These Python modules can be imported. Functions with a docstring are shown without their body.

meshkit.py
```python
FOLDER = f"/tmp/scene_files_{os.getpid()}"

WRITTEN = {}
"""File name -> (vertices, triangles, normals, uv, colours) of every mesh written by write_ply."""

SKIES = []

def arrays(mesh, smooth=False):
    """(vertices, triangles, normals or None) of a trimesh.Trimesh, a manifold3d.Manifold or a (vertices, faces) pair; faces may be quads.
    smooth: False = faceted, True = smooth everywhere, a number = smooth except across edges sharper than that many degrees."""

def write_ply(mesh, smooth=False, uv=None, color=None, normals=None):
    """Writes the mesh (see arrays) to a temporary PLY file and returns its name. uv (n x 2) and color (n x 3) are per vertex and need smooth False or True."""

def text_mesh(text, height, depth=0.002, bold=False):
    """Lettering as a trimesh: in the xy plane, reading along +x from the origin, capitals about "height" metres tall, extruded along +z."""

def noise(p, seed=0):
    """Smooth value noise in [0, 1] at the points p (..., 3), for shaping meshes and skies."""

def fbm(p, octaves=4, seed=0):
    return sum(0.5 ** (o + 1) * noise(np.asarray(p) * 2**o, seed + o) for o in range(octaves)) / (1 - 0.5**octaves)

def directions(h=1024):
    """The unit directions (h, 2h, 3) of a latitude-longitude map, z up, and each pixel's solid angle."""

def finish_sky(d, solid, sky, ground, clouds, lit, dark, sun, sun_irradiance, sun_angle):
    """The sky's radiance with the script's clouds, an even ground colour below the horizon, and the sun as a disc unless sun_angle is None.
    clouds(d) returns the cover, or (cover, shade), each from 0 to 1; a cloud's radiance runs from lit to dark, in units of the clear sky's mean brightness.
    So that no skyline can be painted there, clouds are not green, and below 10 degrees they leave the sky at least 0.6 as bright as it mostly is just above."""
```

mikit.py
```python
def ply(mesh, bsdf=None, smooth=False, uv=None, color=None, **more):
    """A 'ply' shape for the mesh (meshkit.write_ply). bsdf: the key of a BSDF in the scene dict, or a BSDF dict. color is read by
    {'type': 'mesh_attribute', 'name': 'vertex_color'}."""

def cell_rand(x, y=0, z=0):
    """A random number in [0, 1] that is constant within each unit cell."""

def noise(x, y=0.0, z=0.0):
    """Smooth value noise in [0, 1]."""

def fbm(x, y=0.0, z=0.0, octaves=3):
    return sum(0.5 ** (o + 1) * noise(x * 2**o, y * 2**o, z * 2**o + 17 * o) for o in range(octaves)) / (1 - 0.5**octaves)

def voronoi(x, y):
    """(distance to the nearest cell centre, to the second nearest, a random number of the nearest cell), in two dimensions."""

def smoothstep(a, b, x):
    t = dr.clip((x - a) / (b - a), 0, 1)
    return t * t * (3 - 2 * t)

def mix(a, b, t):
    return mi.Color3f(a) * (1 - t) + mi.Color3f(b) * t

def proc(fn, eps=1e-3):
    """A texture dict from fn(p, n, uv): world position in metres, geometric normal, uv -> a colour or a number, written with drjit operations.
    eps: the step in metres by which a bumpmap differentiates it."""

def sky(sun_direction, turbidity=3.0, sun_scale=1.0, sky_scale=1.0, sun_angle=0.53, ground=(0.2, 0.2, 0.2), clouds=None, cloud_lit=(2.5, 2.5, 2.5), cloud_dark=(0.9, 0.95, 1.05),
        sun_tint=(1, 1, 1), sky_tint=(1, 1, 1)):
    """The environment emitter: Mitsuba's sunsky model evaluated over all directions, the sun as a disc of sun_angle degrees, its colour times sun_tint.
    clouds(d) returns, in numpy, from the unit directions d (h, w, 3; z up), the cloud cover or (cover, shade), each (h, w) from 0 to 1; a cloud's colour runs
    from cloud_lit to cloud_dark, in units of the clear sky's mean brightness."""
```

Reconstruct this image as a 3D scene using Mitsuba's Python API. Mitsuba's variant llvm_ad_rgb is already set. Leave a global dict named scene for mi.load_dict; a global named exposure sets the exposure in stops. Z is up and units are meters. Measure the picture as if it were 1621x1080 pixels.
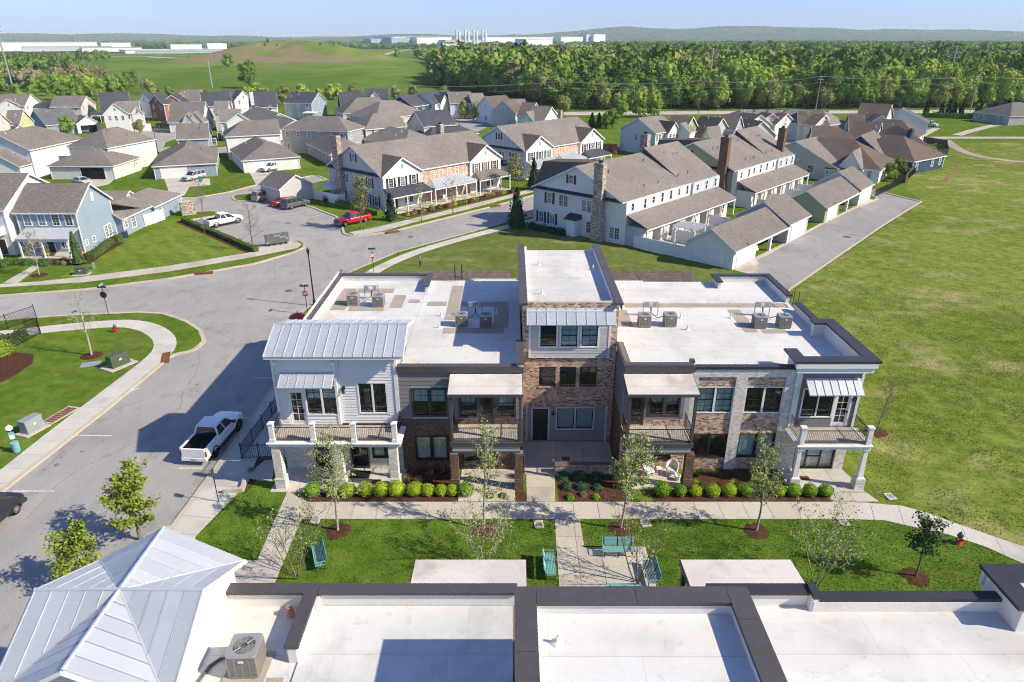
"""Aerial view over a row of townhomes, a street junction, a housing estate and woods beyond. Metres, z up."""
import math, random
import numpy as np
import drjit as dr
import mitsuba as mi
import mikit
from mikit import noise, fbm, voronoi, cell_rand, smoothstep, mix, proc
import meshkit
import shapely
from shapely.geometry import Polygon, LineString, Point, box as sbox
from shapely.ops import unary_union
import trimesh
T4 = mi.ScalarTransform4f
scene, labels = {}, {}
exposure = 2.4
EYE = 27.0
PITCH = math.radians(23.9)
scene['camera'] = {'type': 'perspective', 'fov': 73.79, 'fov_axis': 'x', 'near_clip': 0.5, 'far_clip': 30000.0,
     'to_world': T4().look_at(origin=[0, 0, EYE], target=[0, math.cos(PITCH), EYE - math.sin(PITCH)], up=[0, 0, 1]),
     'medium': {'type': 'ref', 'id': 'haze_air'}}
SUN = (0.765, -0.215, 0.605)
scene['sky'] = mikit.sky(SUN, turbidity=3, sky_scale=1.25, sky_tint=(0.64, 0.655, 0.86), sun_tint=(0.91, 0.99, 1.08))
scene['haze_air'] = {'type': 'homogeneous', 'albedo': {'type': 'rgb', 'value': [0.76, 0.89, 1.0]}, 'sigma_t': 0.000085}
scene['haze'] = {'type': 'cube', 'to_world': T4().translate([0, 5500, 78.5]).scale([9500, 6000, 81.5]),
     'bsdf': {'type': 'null'}, 'interior': {'type': 'ref', 'id': 'haze_air'}}
labels['haze'] = {'label': 'thin bluish air over the fields and far hills', 'kind': 'stuff', 'category': 'haze'}
RNG = random.Random(7)
NP = np.random.default_rng(7)
# ------------------------------------------------------------------ materials
def rgb(c): return {'type': 'rgb', 'value': list(c)}
def bs(key, d):
 scene['mat_' + key] = d
 return 'mat_' + key
def matte(key, c): return bs(key, {'type': 'twosided', 'bsdf': {'type': 'diffuse', 'reflectance': rgb(c) if not callable(c) else proc(c)}})
def gloss(key, c, rough=0.4, metal=0.0, spec=0.5, **k):
 return bs(key, {'type': 'twosided', 'bsdf': {'type': 'principled', 'base_color': rgb(c) if not callable(c) else proc(c), 'roughness': rough, 'metallic': metal, 'specular': spec, **k}})
def vary(c, amt=0.1, s=1.5, fine=9.0):
 def fn(p, n, uv):
  k = 1.0 + amt * (2 * fbm(p.x * s, p.y * s, p.z * s, 3) - 1) + 0.5 * amt * (2 * noise(p.x * fine, p.y * fine, p.z * fine) - 1)
  return mi.Color3f(*c) * k
 return fn
def along(p, n):
 """distance along a wall (horizontal tangent)"""
 l = dr.rsqrt(dr.maximum(n.x * n.x + n.y * n.y, 1e-6))
 return (p.y * n.x - p.x * n.y) * l
def brick_fn(cols, mortar, bl=0.22, bh=0.085, j=0.1):
 def fn(p, n, uv):
  r = p.z / bh
  row = dr.floor(r)
  a = along(p, n) / bl + 0.5 * (row - 2 * dr.floor(row / 2))
  h = cell_rand(dr.floor(a), row, dr.floor(n.x * 3 + 5))
  c = mi.Color3f(*cols[0])
  for i, k in enumerate(cols[1:]):
   c = dr.select(h > (i + 1) / len(cols), mi.Color3f(*k), c)
  fa, fr = a - dr.floor(a), r - row
  m = (fa < j * 0.45) | (fr < j)
  g = 0.88 + 0.24 * noise(p.x * 3, p.y * 3, p.z * 3)
  return dr.select(m, mi.Color3f(*mortar), c) * g
 return fn
def siding_fn(c, h=0.16):
 def fn(p, n, uv):
  f = p.z / h - dr.floor(p.z / h)
  k = dr.select(f < 0.1, 0.72, 1.0) * (0.95 + 0.1 * noise(p.x, p.y, p.z * 0.5))
  return mi.Color3f(*c) * k
 return fn
def shingle_fn(c, var=0.35):
 def fn(p, n, uv):
  l = dr.maximum(dr.sqrt(n.x * n.x + n.y * n.y), 0.2)
  r = p.z / (0.14 * l)
  row = dr.floor(r)
  a = along(p, n) / 0.32 + 0.37 * row
  h = cell_rand(dr.floor(a), row)
  k = 1 - var / 2 + var * h
  k = k * (0.84 + 0.32 * fbm(p.x * 0.35, p.y * 0.35, p.z * 0.35, 3)) * dr.select(r - row < 0.16, 0.78, 1.0)
  return mi.Color3f(*c) * k
 return fn
def grass_fn(a, b, dry, dry_amt, s=0.25, stripe=None, fine=1.0):
 def fn(p, n, uv):
  big = fbm(p.x * s * 0.35, p.y * s * 0.35, 3.1, 3)
  mid = fbm(p.x * 1.4, p.y * 1.4, 9.2, 3)
  fi = noise(p.x * 7.0, p.y * 7.0, 1.0) * 0.3 + noise(p.x * 23.0, p.y * 19.0, 2.0) * 0.4 + noise(p.x * 2.6 + p.y * 0.5, p.y * 5.5, 4.0) * 0.3
  t = smoothstep(0.25, 0.75, 0.55 * big + 0.45 * mid)
  c = mix(a, b, t)
  d = smoothstep(0.5, 0.8, fbm(p.x * s, p.y * s * 1.3, 5.5, 4)) * dry_amt
  c = c * (1 - d) + mi.Color3f(*dry) * d
  k = 1 + fine * (0.55 * (fi - 0.5) + 0.35 * (mid - 0.5))
  if stripe:
   q = p.x * stripe[0] + p.y * stripe[1]
   w = dr.sin(q * 2 * math.pi / stripe[2] + 1.2 * fbm(p.x * 0.3, p.y * 0.3))
   k = k * (1 + stripe[3] * w)
  return c * k
 return fn
# ground covers
G_COURT = matte('grass_court', grass_fn((0.062, 0.118, 0.015), (0.11, 0.18, 0.027), (0.17, 0.18, 0.05), 0.30, 0.5))
G_FIELD = matte('grass_field', grass_fn((0.115, 0.162, 0.026), (0.182, 0.222, 0.05), (0.30, 0.275, 0.125), 0.95, 0.18, (0.25, 0.97, 3.6, 0.03), 1.3))
G_LAWN = matte('grass_lawn', grass_fn((0.105, 0.165, 0.022), (0.155, 0.212, 0.034), (0.21, 0.20, 0.07), 0.4, 0.4, (0.75, 0.66, 2.4, 0.06)))
G_LEFT = matte('grass_left', grass_fn((0.08, 0.138, 0.017), (0.12, 0.182, 0.027), (0.17, 0.17, 0.05), 0.35, 0.4, (0.30, 0.95, 2.1, 0.05)))
G_VERGE = matte('grass_verge', grass_fn((0.075, 0.135, 0.015), (0.115, 0.18, 0.025), (0.2, 0.18, 0.07), 0.5, 0.4))
G_BACK = matte('grass_back', grass_fn((0.095, 0.135, 0.03), (0.135, 0.17, 0.045), (0.24, 0.20, 0.10), 0.8, 0.35))
def meadow_fn(p, n, uv):
 big = fbm(p.x * 0.006, p.y * 0.003, 1.0, 4)
 mid = fbm(p.x * 0.05, p.y * 0.02, 4.0, 3)
 c = mix((0.085, 0.155, 0.025), (0.155, 0.215, 0.045), smoothstep(0.3, 0.7, 0.6 * big + 0.4 * mid))
 d = smoothstep(0.56, 0.75, fbm(p.x * 0.012, p.y * 0.008, 8.0, 3))
 c = c * (1 - 0.5 * d) + mi.Color3f(0.17, 0.17, 0.06) * (0.5 * d)
 # bare earth on the spoil heap
 e = smoothstep(0.40, 0.58, fbm(p.x * 0.022, p.y * 0.01, p.z * 0.09, 4) - 0.0012 * (p.x + 285) - 0.016 * (p.z - 12)) * smoothstep(1.5, 4.0, p.z) * dr.select((p.x < -120) & (p.x > -480) & (p.y < 1150) & (p.y > 780), 1.0, 0.0)
 e = e * (0.6 + 0.45 * noise(p.x * 0.06, p.y * 0.03, p.z * 0.3))
 c = c * (1 - e) + mi.Color3f(0.23, 0.175, 0.115) * e
 # woodland floor of the distant country
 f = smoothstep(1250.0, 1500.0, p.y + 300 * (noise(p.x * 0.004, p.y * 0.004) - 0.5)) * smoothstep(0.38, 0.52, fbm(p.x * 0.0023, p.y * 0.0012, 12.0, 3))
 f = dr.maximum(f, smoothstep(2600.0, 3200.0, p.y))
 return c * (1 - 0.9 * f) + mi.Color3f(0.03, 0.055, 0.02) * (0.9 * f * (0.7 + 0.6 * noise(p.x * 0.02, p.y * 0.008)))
G_MEADOW = matte('meadow', meadow_fn)
def asphalt_fn(c, s=1.0):
 def fn(p, n, uv):
  k = 0.80 + 0.34 * fbm(p.x * 0.16, p.y * 0.16, 0.0, 4) + 0.14 * (noise(p.x * 14, p.y * 14) - 0.5) + 0.1 * (noise(p.x * 1.7, p.y * 0.5, 3.0) - 0.5)
  d1, d2, h = voronoi(p.x * 0.11 + 0.35 * noise(p.x * 0.6, p.y * 0.6), p.y * 0.11 + 0.35 * noise(p.x * 0.6 + 40, p.y * 0.6))
  crack = dr.select((d2 - d1 < 0.005) & (noise(p.x * 0.13 + 9, p.y * 0.13) > 0.5), 0.86, 1.0)
  spot = 1 - 0.2 * smoothstep(0.70, 0.82, noise(p.x * 0.9 + 31, p.y * 0.9 - 7)) * noise(p.x * 4, p.y * 4)
  return mi.Color3f(*c) * (k * crack * spot)
 return fn
ASPHALT = matte('asphalt', asphalt_fn((0.335, 0.325, 0.318)))
ASPHALT2 = matte('asphalt_lane', asphalt_fn((0.31, 0.30, 0.303)))
def concrete_fn(c, amt=0.14):
 def fn(p, n, uv):
  k = 1 - amt / 2 + amt * fbm(p.x * 0.9, p.y * 0.9, p.z, 4) + 0.05 * (noise(p.x * 21, p.y * 21) - 0.5)
  s = smoothstep(0.62, 0.8, fbm(p.x * 0.45 + 7, p.y * 0.45, 3.0, 3))
  return mi.Color3f(*c) * (k - 0.16 * s)
 return fn
CONC = [matte('concrete_%d' % i, concrete_fn(c)) for i, c in enumerate(((0.47, 0.435, 0.38), (0.44, 0.405, 0.355), (0.49, 0.46, 0.41)))]
CONC_PALE = [matte('concrete_pale_%d' % i, concrete_fn(c)) for i, c in enumerate(((0.52, 0.50, 0.46), (0.49, 0.475, 0.44)))]
KERB = matte('kerb', concrete_fn((0.47, 0.42, 0.34)))
PAINT = matte('road_paint', vary((0.55, 0.55, 0.53), 0.3, 2.0))
def mulch_fn(p, n, uv):
 k = 0.55 + 0.9 * noise(p.x * 17, p.y * 17, p.z * 17) * (0.6 + 0.6 * noise(p.x * 5, p.y * 5))
 return mi.Color3f(0.085, 0.042, 0.03) * k
MULCH = matte('mulch', mulch_fn)
EARTH = matte('earth', vary((0.24, 0.155, 0.09), 0.4, 0.8, 5))
GRAVEL = matte('gravel_path', vary((0.34, 0.29, 0.25), 0.2, 0.6, 6))
# building materials
B_TOWER = matte('brick_tower', brick_fn([(0.54, 0.375, 0.275), (0.43, 0.265, 0.185), (0.66, 0.53, 0.43), (0.20, 0.125, 0.10), (0.56, 0.39, 0.29), (0.46, 0.29, 0.21)], (0.46, 0.41, 0.36)))
B_DARK = matte('brick_dark', brick_fn([(0.165, 0.105, 0.08), (0.125, 0.078, 0.06), (0.20, 0.13, 0.095), (0.105, 0.07, 0.056)], (0.21, 0.17, 0.145)))
B_WHITE = matte('brick_white', brick_fn([(0.66, 0.64, 0.60), (0.61, 0.59, 0.55), (0.70, 0.68, 0.64), (0.52, 0.49, 0.45)], (0.58, 0.56, 0.53)))
B_RED = matte('brick_red', brick_fn([(0.36, 0.13, 0.085), (0.30, 0.10, 0.07), (0.40, 0.16, 0.11)], (0.42, 0.34, 0.28), 0.24, 0.1))
B_ROSE = matte('brick_rose', brick_fn([(0.47, 0.325, 0.25), (0.40, 0.255, 0.195), (0.56, 0.44, 0.37), (0.34, 0.21, 0.16)], (0.55, 0.47, 0.4), 0.24, 0.1))
B_CHIM = matte('brick_chimney', brick_fn([(0.42, 0.33, 0.28), (0.28, 0.2, 0.17), (0.52, 0.45, 0.40), (0.2, 0.14, 0.12)], (0.45, 0.4, 0.36), 0.26, 0.12))
def tpo_fn(c, dirt):
 def fn(p, n, uv):
  st = fbm(p.x * 0.33 + 3, p.y * 0.33, 2.0, 4)
  k = 1 - 0.13 * smoothstep(0.42, 0.72, st) - dirt * smoothstep(0.55, 0.76, fbm(p.x * 0.8, p.y * 0.55 + 9, p.z, 4))
  ys_ = p.y / 2.9 + 0.004 * noise(p.x * 2.0, 1.0)
  seam = ys_ - dr.floor(ys_)
  xs_ = p.x / 7.3 + 0.37 * dr.floor(ys_)
  k = k * dr.select(seam < 0.014, 0.80, dr.select(seam < 0.06, 0.965, 1.0)) * dr.select(xs_ - dr.floor(xs_) < 0.0035, 0.85, 1.0)
  pond = fbm(p.x * 0.28 + 20, p.y * 0.4 - 4, 1.0, 3)
  k = k * (1 - 0.07 * smoothstep(0.012, 0.0, dr.abs(pond - 0.60)) - 0.05 * smoothstep(0.60, 0.62, pond))
  warm = smoothstep(0.5, 0.75, fbm(p.x * 0.5 - 11, p.y * 0.4, 6.0, 4))
  spk = 1 - 0.12 * smoothstep(0.80, 0.86, noise(p.x * 2.6, p.y * 2.6, 3.0)) * noise(p.x * 13, p.y * 13)
  return mi.Color3f(*c) * (k * spk * (0.98 + 0.04 * noise(p.x * 9, p.y * 9))) * (mi.Color3f(1, 1, 1) * (1 - warm) + mi.Color3f(0.99, 0.955, 0.91) * warm)
 return fn
TPO = matte('roof_membrane', tpo_fn((0.63, 0.635, 0.63), 0.10))
TPO_OLD = matte('roof_membrane_old', tpo_fn((0.62, 0.59, 0.55), 0.25))
def tpow_fn(p, n, uv):
 run = smoothstep(0.4, 0.9, fbm(p.x * 1.1, p.y * 1.1, p.z * 0.7, 4))
 return mi.Color3f(0.70, 0.685, 0.65) * (1 - 0.28 * run * run)
TPO_WALL = matte('parapet_membrane', tpow_fn)
WALKPAD = matte('walk_pad', vary((0.36, 0.32, 0.27), 0.12, 1.2))
COPING = gloss('coping', vary((0.070, 0.064, 0.068), 0.15, 0.7), 0.5, 0.0, 0.4)
COPING_B = gloss('coping_black', vary((0.035, 0.036, 0.04), 0.15, 0.7), 0.45, 0.0, 0.4)
def metal_fn(c):
 def fn(p, n, uv):
  k = 0.93 + 0.12 * fbm(p.x * 0.6, p.y * 0.6, p.z, 3) + 0.04 * (noise(p.x * 0.5 + 3, p.y * 9) - 0.5)
  return mi.Color3f(*c) * k
 return fn
METAL = [gloss('roof_metal_%d' % i, metal_fn(c), 0.42, 0.25, 0.5) for i, c in enumerate(((0.44, 0.475, 0.52), (0.415, 0.45, 0.495), (0.465, 0.50, 0.545)))]
WHITE = matte('white_paint', vary((0.72, 0.72, 0.71), 0.05, 0.6))
SIDE = {
 'white': matte('siding_white', siding_fn((0.70, 0.70, 0.69))), 'gray': matte('siding_gray', siding_fn((0.34, 0.34, 0.35))),
 'lgray': matte('siding_light_gray', siding_fn((0.50, 0.50, 0.50))), 'blue': matte('siding_blue', siding_fn((0.27, 0.345, 0.425))),
 'pblue': matte('siding_pale_blue', siding_fn((0.50, 0.54, 0.585))), 'navy': matte('siding_navy', siding_fn((0.05, 0.085, 0.13))),
 'cream': matte('siding_cream', siding_fn((0.67, 0.65, 0.60))), 'sage': matte('siding_sage', siding_fn((0.31, 0.34, 0.22))),
 'olive': matte('siding_olive', siding_fn((0.50, 0.50, 0.27))), 'tan': matte('siding_tan', siding_fn((0.57, 0.545, 0.50))),
 'brick': B_RED, 'rose': B_ROSE}
BOARD = [matte('board_gray_%d' % i, vary(c, 0.06, 0.8)) for i, c in enumerate(((0.215, 0.205, 0.207), (0.20, 0.193, 0.195)))]
BOARD_W = [matte('board_white_%d' % i, vary(c, 0.04, 0.8)) for i, c in enumerate(((0.70, 0.70, 0.71), (0.68, 0.68, 0.69)))]
BOARD_L = [matte('board_pale_%d' % i, vary(c, 0.04, 0.8)) for i, c in enumerate(((0.50, 0.50, 0.51), (0.47, 0.47, 0.485)))]
PANEL_G = matte('panel_gray', vary((0.36, 0.375, 0.395), 0.05, 0.8))
SH_BROWN = matte('shingle_brown', shingle_fn((0.185, 0.168, 0.158)))
SH_TAUPE = matte('shingle_taupe', shingle_fn((0.215, 0.195, 0.182)))
SH_DARK = matte('shingle_dark', shingle_fn((0.145, 0.115, 0.10)))
SH_NAVY = matte('shingle_navy', shingle_fn((0.075, 0.08, 0.10)))
SH_SLATE = matte('shingle_slate', shingle_fn((0.135, 0.145, 0.16)))
GLASS = bs('glass', {'type': 'thindielectric'})
GLASS_DARK = gloss('glass_dark', (0.025, 0.03, 0.035), 0.06, 0.0, 0.8)
GLASS_MID = gloss('glass_mid', (0.13, 0.16, 0.175), 0.07, 0.0, 0.8)
ROOM = matte('room_dark', (0.02, 0.021, 0.024))
BLIND = matte('blind', siding_fn((0.26, 0.40, 0.42), 0.05))
CURTAIN = matte('curtain', vary((0.42, 0.47, 0.47), 0.2, 3.0))
SASH_BLACK = gloss('sash_black', (0.02, 0.02, 0.022), 0.4)
SASH_BROWN = gloss('sash_brown', (0.05, 0.043, 0.042), 0.5)
IRON = gloss('black_iron', (0.015, 0.015, 0.017), 0.45)
DECK = matte('deck_tile', vary((0.40, 0.36, 0.32), 0.25, 2.5, 8))
WOOD = matte('fence_wood', vary((0.16, 0.105, 0.07), 0.3, 2.0, 6))
CEDAR = matte('cedar', vary((0.30, 0.135, 0.075), 0.3, 2.0, 6))
SHUT = gloss('shutter_navy', (0.02, 0.025, 0.035), 0.5)
SHUT_B = gloss('shutter_brown', (0.12, 0.06, 0.05), 0.5)
TEAL = gloss('teal_paint', (0.16, 0.36, 0.385), 0.5)
AC_BODY = gloss('condenser_steel', vary((0.25, 0.235, 0.215), 0.08, 2.0), 0.5, 0.2)
AC_TOP = gloss('condenser_top', (0.33, 0.34, 0.34), 0.45, 0.3)
AC_DARK = gloss('condenser_grille', (0.09, 0.09, 0.09), 0.5)
RUST = matte('rust', vary((0.17, 0.075, 0.045), 0.4, 3.0))
GALV = gloss('galvanised', vary((0.42, 0.43, 0.44), 0.1, 1.0), 0.45, 0.5)
REDP = gloss('red_paint', (0.42, 0.02, 0.025), 0.35)
GREENP = gloss('green_paint', (0.03, 0.10, 0.075), 0.4)
GREENB = gloss('green_box', vary((0.055, 0.085, 0.045), 0.2, 1.5), 0.55)
GRAYB = gloss('gray_box', vary((0.24, 0.27, 0.28), 0.2, 1.5), 0.5)
TYRE = matte('tyre', (0.018, 0.018, 0.019))
RIM = gloss('rim', (0.55, 0.55, 0.56), 0.3, 0.8)
RIM_DARK = gloss('rim_dark', (0.05, 0.05, 0.055), 0.35, 0.5)
CAR = {k: gloss('car_' + k, c, 0.22, 0.0, 0.5, clearcoat=0.8, clearcoat_gloss=0.9) for k, c in dict(white=(0.74, 0.74, 0.74), black=(0.018, 0.019, 0.022), red=(0.45, 0.012, 0.015), gray=(0.10, 0.105, 0.11), silver=(0.42, 0.43, 0.44), tanned=(0.32, 0.29, 0.25), blue=(0.10, 0.16, 0.27)).items()}
LAMP_RED = gloss('tail_red', (0.40, 0.012, 0.012), 0.25)
LAMP_CLEAR = gloss('head_clear', (0.75, 0.76, 0.78), 0.15)
CHROME = gloss('chrome', (0.6, 0.6, 0.62), 0.2, 0.9)
BARK = matte('bark', vary((0.20, 0.165, 0.13), 0.35, 5.0, 20))
BARK_PALE = matte('bark_pale', vary((0.40, 0.36, 0.31), 0.3, 5.0, 20))
def leaf_bsdf(key, c, amt=0.35, s=0.5):
 return bs(key, {'type': 'twosided', 'bsdf': {'type': 'diffuse', 'reflectance': proc(vary(c, amt, s, 6.0))}})
SIGN_BLUE = gloss('sign_blue', (0.02, 0.05, 0.12), 0.4)
ORANGE = gloss('orange', (0.6, 0.16, 0.03), 0.5)
YELLOW = gloss('yellow', (0.6, 0.5, 0.06), 0.5)
PINKT = gloss('faded_tank', vary((0.46, 0.24, 0.21), 0.25, 6.0), 0.6)
BINB = gloss('bin_green', (0.02, 0.13, 0.10), 0.5)
PLASTIC_W = gloss('white_wicker', (0.68, 0.68, 0.66), 0.5)
PLASTIC_R = gloss('red_chair', (0.55, 0.03, 0.06), 0.5)
# ------------------------------------------------------------------ mesh building
class MB:
 def __init__(s, xf=None): s.v, s.f, s.n, s.xf = [], [], 0, xf
 def add(s, v, f):
  v = np.asarray(v, float)
  if s.xf is not None: v = v @ s.xf[:3, :3].T + s.xf[:3, 3]
  f = np.asarray(f, int)
  if f.shape[1] == 4: f = np.vstack([f[:, [0, 1, 2]], f[:, [0, 2, 3]]])
  s.v.append(v); s.f.append(f + s.n); s.n += len(v)
  return s
 def box(s, x0, x1, y0, y1, z0, z1):
  v = [(x, y, z) for z in (z0, z1) for x, y in ((x0, y0), (x1, y0), (x1, y1), (x0, y1))]
  return s.add(v, [(3, 2, 1, 0), (4, 5, 6, 7), (0, 1, 5, 4), (1, 2, 6, 5), (2, 3, 7, 6), (3, 0, 4, 7)])
 def hexa(s, b, t):
  """8-corner solid from 4 bottom and 4 top points (counter-clockwise seen from above)"""
  return s.add(list(b) + list(t), [(3, 2, 1, 0), (4, 5, 6, 7), (0, 1, 5, 4), (1, 2, 6, 5), (2, 3, 7, 6), (3, 0, 4, 7)])
 def quad(s, a, b, c, d): return s.add([a, b, c, d], [(0, 1, 2, 3)])
 def tri(s, a, b, c): return s.add([a, b, c], [(0, 1, 2)])
 def prism(s, poly, z0, z1):
  """vertical prism on a shapely polygon"""
  for g in getattr(poly, 'geoms', [poly]):
   if g.is_empty or g.geom_type != 'Polygon' or g.area < 1e-4: continue
   m = trimesh.creation.extrude_polygon(g, z1 - z0, engine='earcut')
   s.add(m.vertices + [0, 0, z0], m.faces)
  return s
 def sheet(s, poly, z):
  for g in getattr(poly, 'geoms', [poly]):
   if g.is_empty or g.geom_type != 'Polygon' or g.area < 1e-3: continue
   v, f = trimesh.creation.triangulate_polygon(g, engine='earcut')
   v3 = np.c_[v, np.full(len(v), z)]
   a = np.cross(v3[f[:, 1]] - v3[f[:, 0]], v3[f[:, 2]] - v3[f[:, 0]])[:, 2]
   f = np.where((a < 0)[:, None], f[:, ::-1], f)
   s.add(v3, f)
  return s
 def extr(s, prof, x0, x1):
  """closed profile [(y,z)...] counter-clockwise seen from +x, extruded along x"""
  n = len(prof)
  v = [(x0, y, z) for y, z in prof] + [(x1, y, z) for y, z in prof]
  f = []
  for i in range(n):
   j = (i + 1) % n
   f += [(i, i + n, j + n), (i, j + n, j)]
  tri = trimesh.creation.triangulate_polygon(Polygon(prof), engine='earcut')
  if len(tri[0]) == n:
   tf = tri[1]
   pts = tri[0]
   idx = [int(np.argmin(np.abs(np.array(prof) - q).sum(1))) for q in pts]
   for t in tf: 
    t = [idx[k] for k in t]
    f += [tuple(t), (t[2] + n, t[1] + n, t[0] + n)]
  return s.add(v, np.array(f))
 def tube(s, pts, rad, k=6, caps=True):
  pts = np.asarray(pts, float)
  rad = np.broadcast_to(np.asarray(rad, float), (len(pts),))
  rings = []
  for i, p in enumerate(pts):
   t = pts[min(i + 1, len(pts) - 1)] - pts[max(i - 1, 0)]
   t = t / (np.linalg.norm(t) + 1e-12)
   a = np.cross(t, [0, 0, 1.0] if abs(t[2]) < 0.95 else [1.0, 0, 0]); a /= np.linalg.norm(a)
   b = np.cross(t, a)
   an = np.arange(k) * 2 * math.pi / k
   rings.append(p + rad[i] * (np.cos(an)[:, None] * a + np.sin(an)[:, None] * b))
  v = np.vstack(rings); f = []
  for i in range(len(pts) - 1):
   for j in range(k):
    j2 = (j + 1) % k
    f.append((i * k + j, i * k + j2, (i + 1) * k + j2, (i + 1) * k + j))
  f = np.array(f); f = np.vstack([f[:, [0, 1, 2]], f[:, [0, 2, 3]]])
  if caps:
   c = []
   for j in range(1, k - 1):
    c += [(0, j + 1, j), ((len(pts) - 1) * k, (len(pts) - 1) * k + j, (len(pts) - 1) * k + j + 1)]
   f = np.vstack([f, np.array(c)])
  return s.add(v, f)
 def lathe(s, prof, c=(0, 0, 0), k=14):
  """prof [(r,z)...] bottom to top"""
  an = np.arange(k) * 2 * math.pi / k
  v = np.vstack([np.c_[r * np.cos(an) + c[0], r * np.sin(an) + c[1], np.full(k, z + c[2])] for r, z in prof]); f = []
  for i in range(len(prof) - 1):
   for j in range(k):
    j2 = (j + 1) % k
    f.append((i * k + j, i * k + j2, (i + 1) * k + j2, (i + 1) * k + j))
  return s.add(v, f)
 def mesh(s):
  return np.vstack(s.v), np.vstack(s.f)
 def __len__(s): return s.n
def frame(o, ang=0.0, z=0.0):
 c, s_ = math.cos(ang), math.sin(ang)
 m = np.eye(4); m[:2, :2] = [[c, -s_], [s_, c]]; m[:3, 3] = [o[0], o[1], z]
 return m
def mat4(m): return T4(np.asarray(m, float).tolist())
used = {}
def unique(base):
 if base not in used:
  used[base] = 0
  return base
 used[base] += 1
 return '%s_%03d' % (base, used[base])
def thing(name, label, cat, group=None, kind=None):
 key = unique(name)
 labels[key] = {'label': label, 'category': cat}
 if group: labels[key]['group'] = group
 if kind: labels[key]['kind'] = kind
 return key
PLY = {}
def part(parent, name, mesh, mat, label=None, smooth=False, xf=None, cache=None, kind=None):
 key = unique(parent + '__' + name)
 if cache is not None and (cache, mat) in PLY:
  d = dict(PLY[(cache, mat)])
 else:
  d = mikit.ply(mesh.mesh() if isinstance(mesh, MB) else mesh() if callable(mesh) else mesh, mat, smooth=smooth)
  if cache is not None: PLY[(cache, mat)] = dict(d)
 if xf is not None: d['to_world'] = mat4(xf)
 scene[key] = d
 if label or kind:
  labels[key] = {}
  if label: labels[key]['label'] = label
  if kind: labels[key]['kind'] = kind
 return key
def solo(name, mesh, mat, label, cat, group=None, kind=None, smooth=False):
 key = thing(name, label, cat, group, kind)
 scene[key] = mikit.ply(mesh.mesh() if isinstance(mesh, MB) else mesh, mat, smooth=smooth)
 return key
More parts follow.
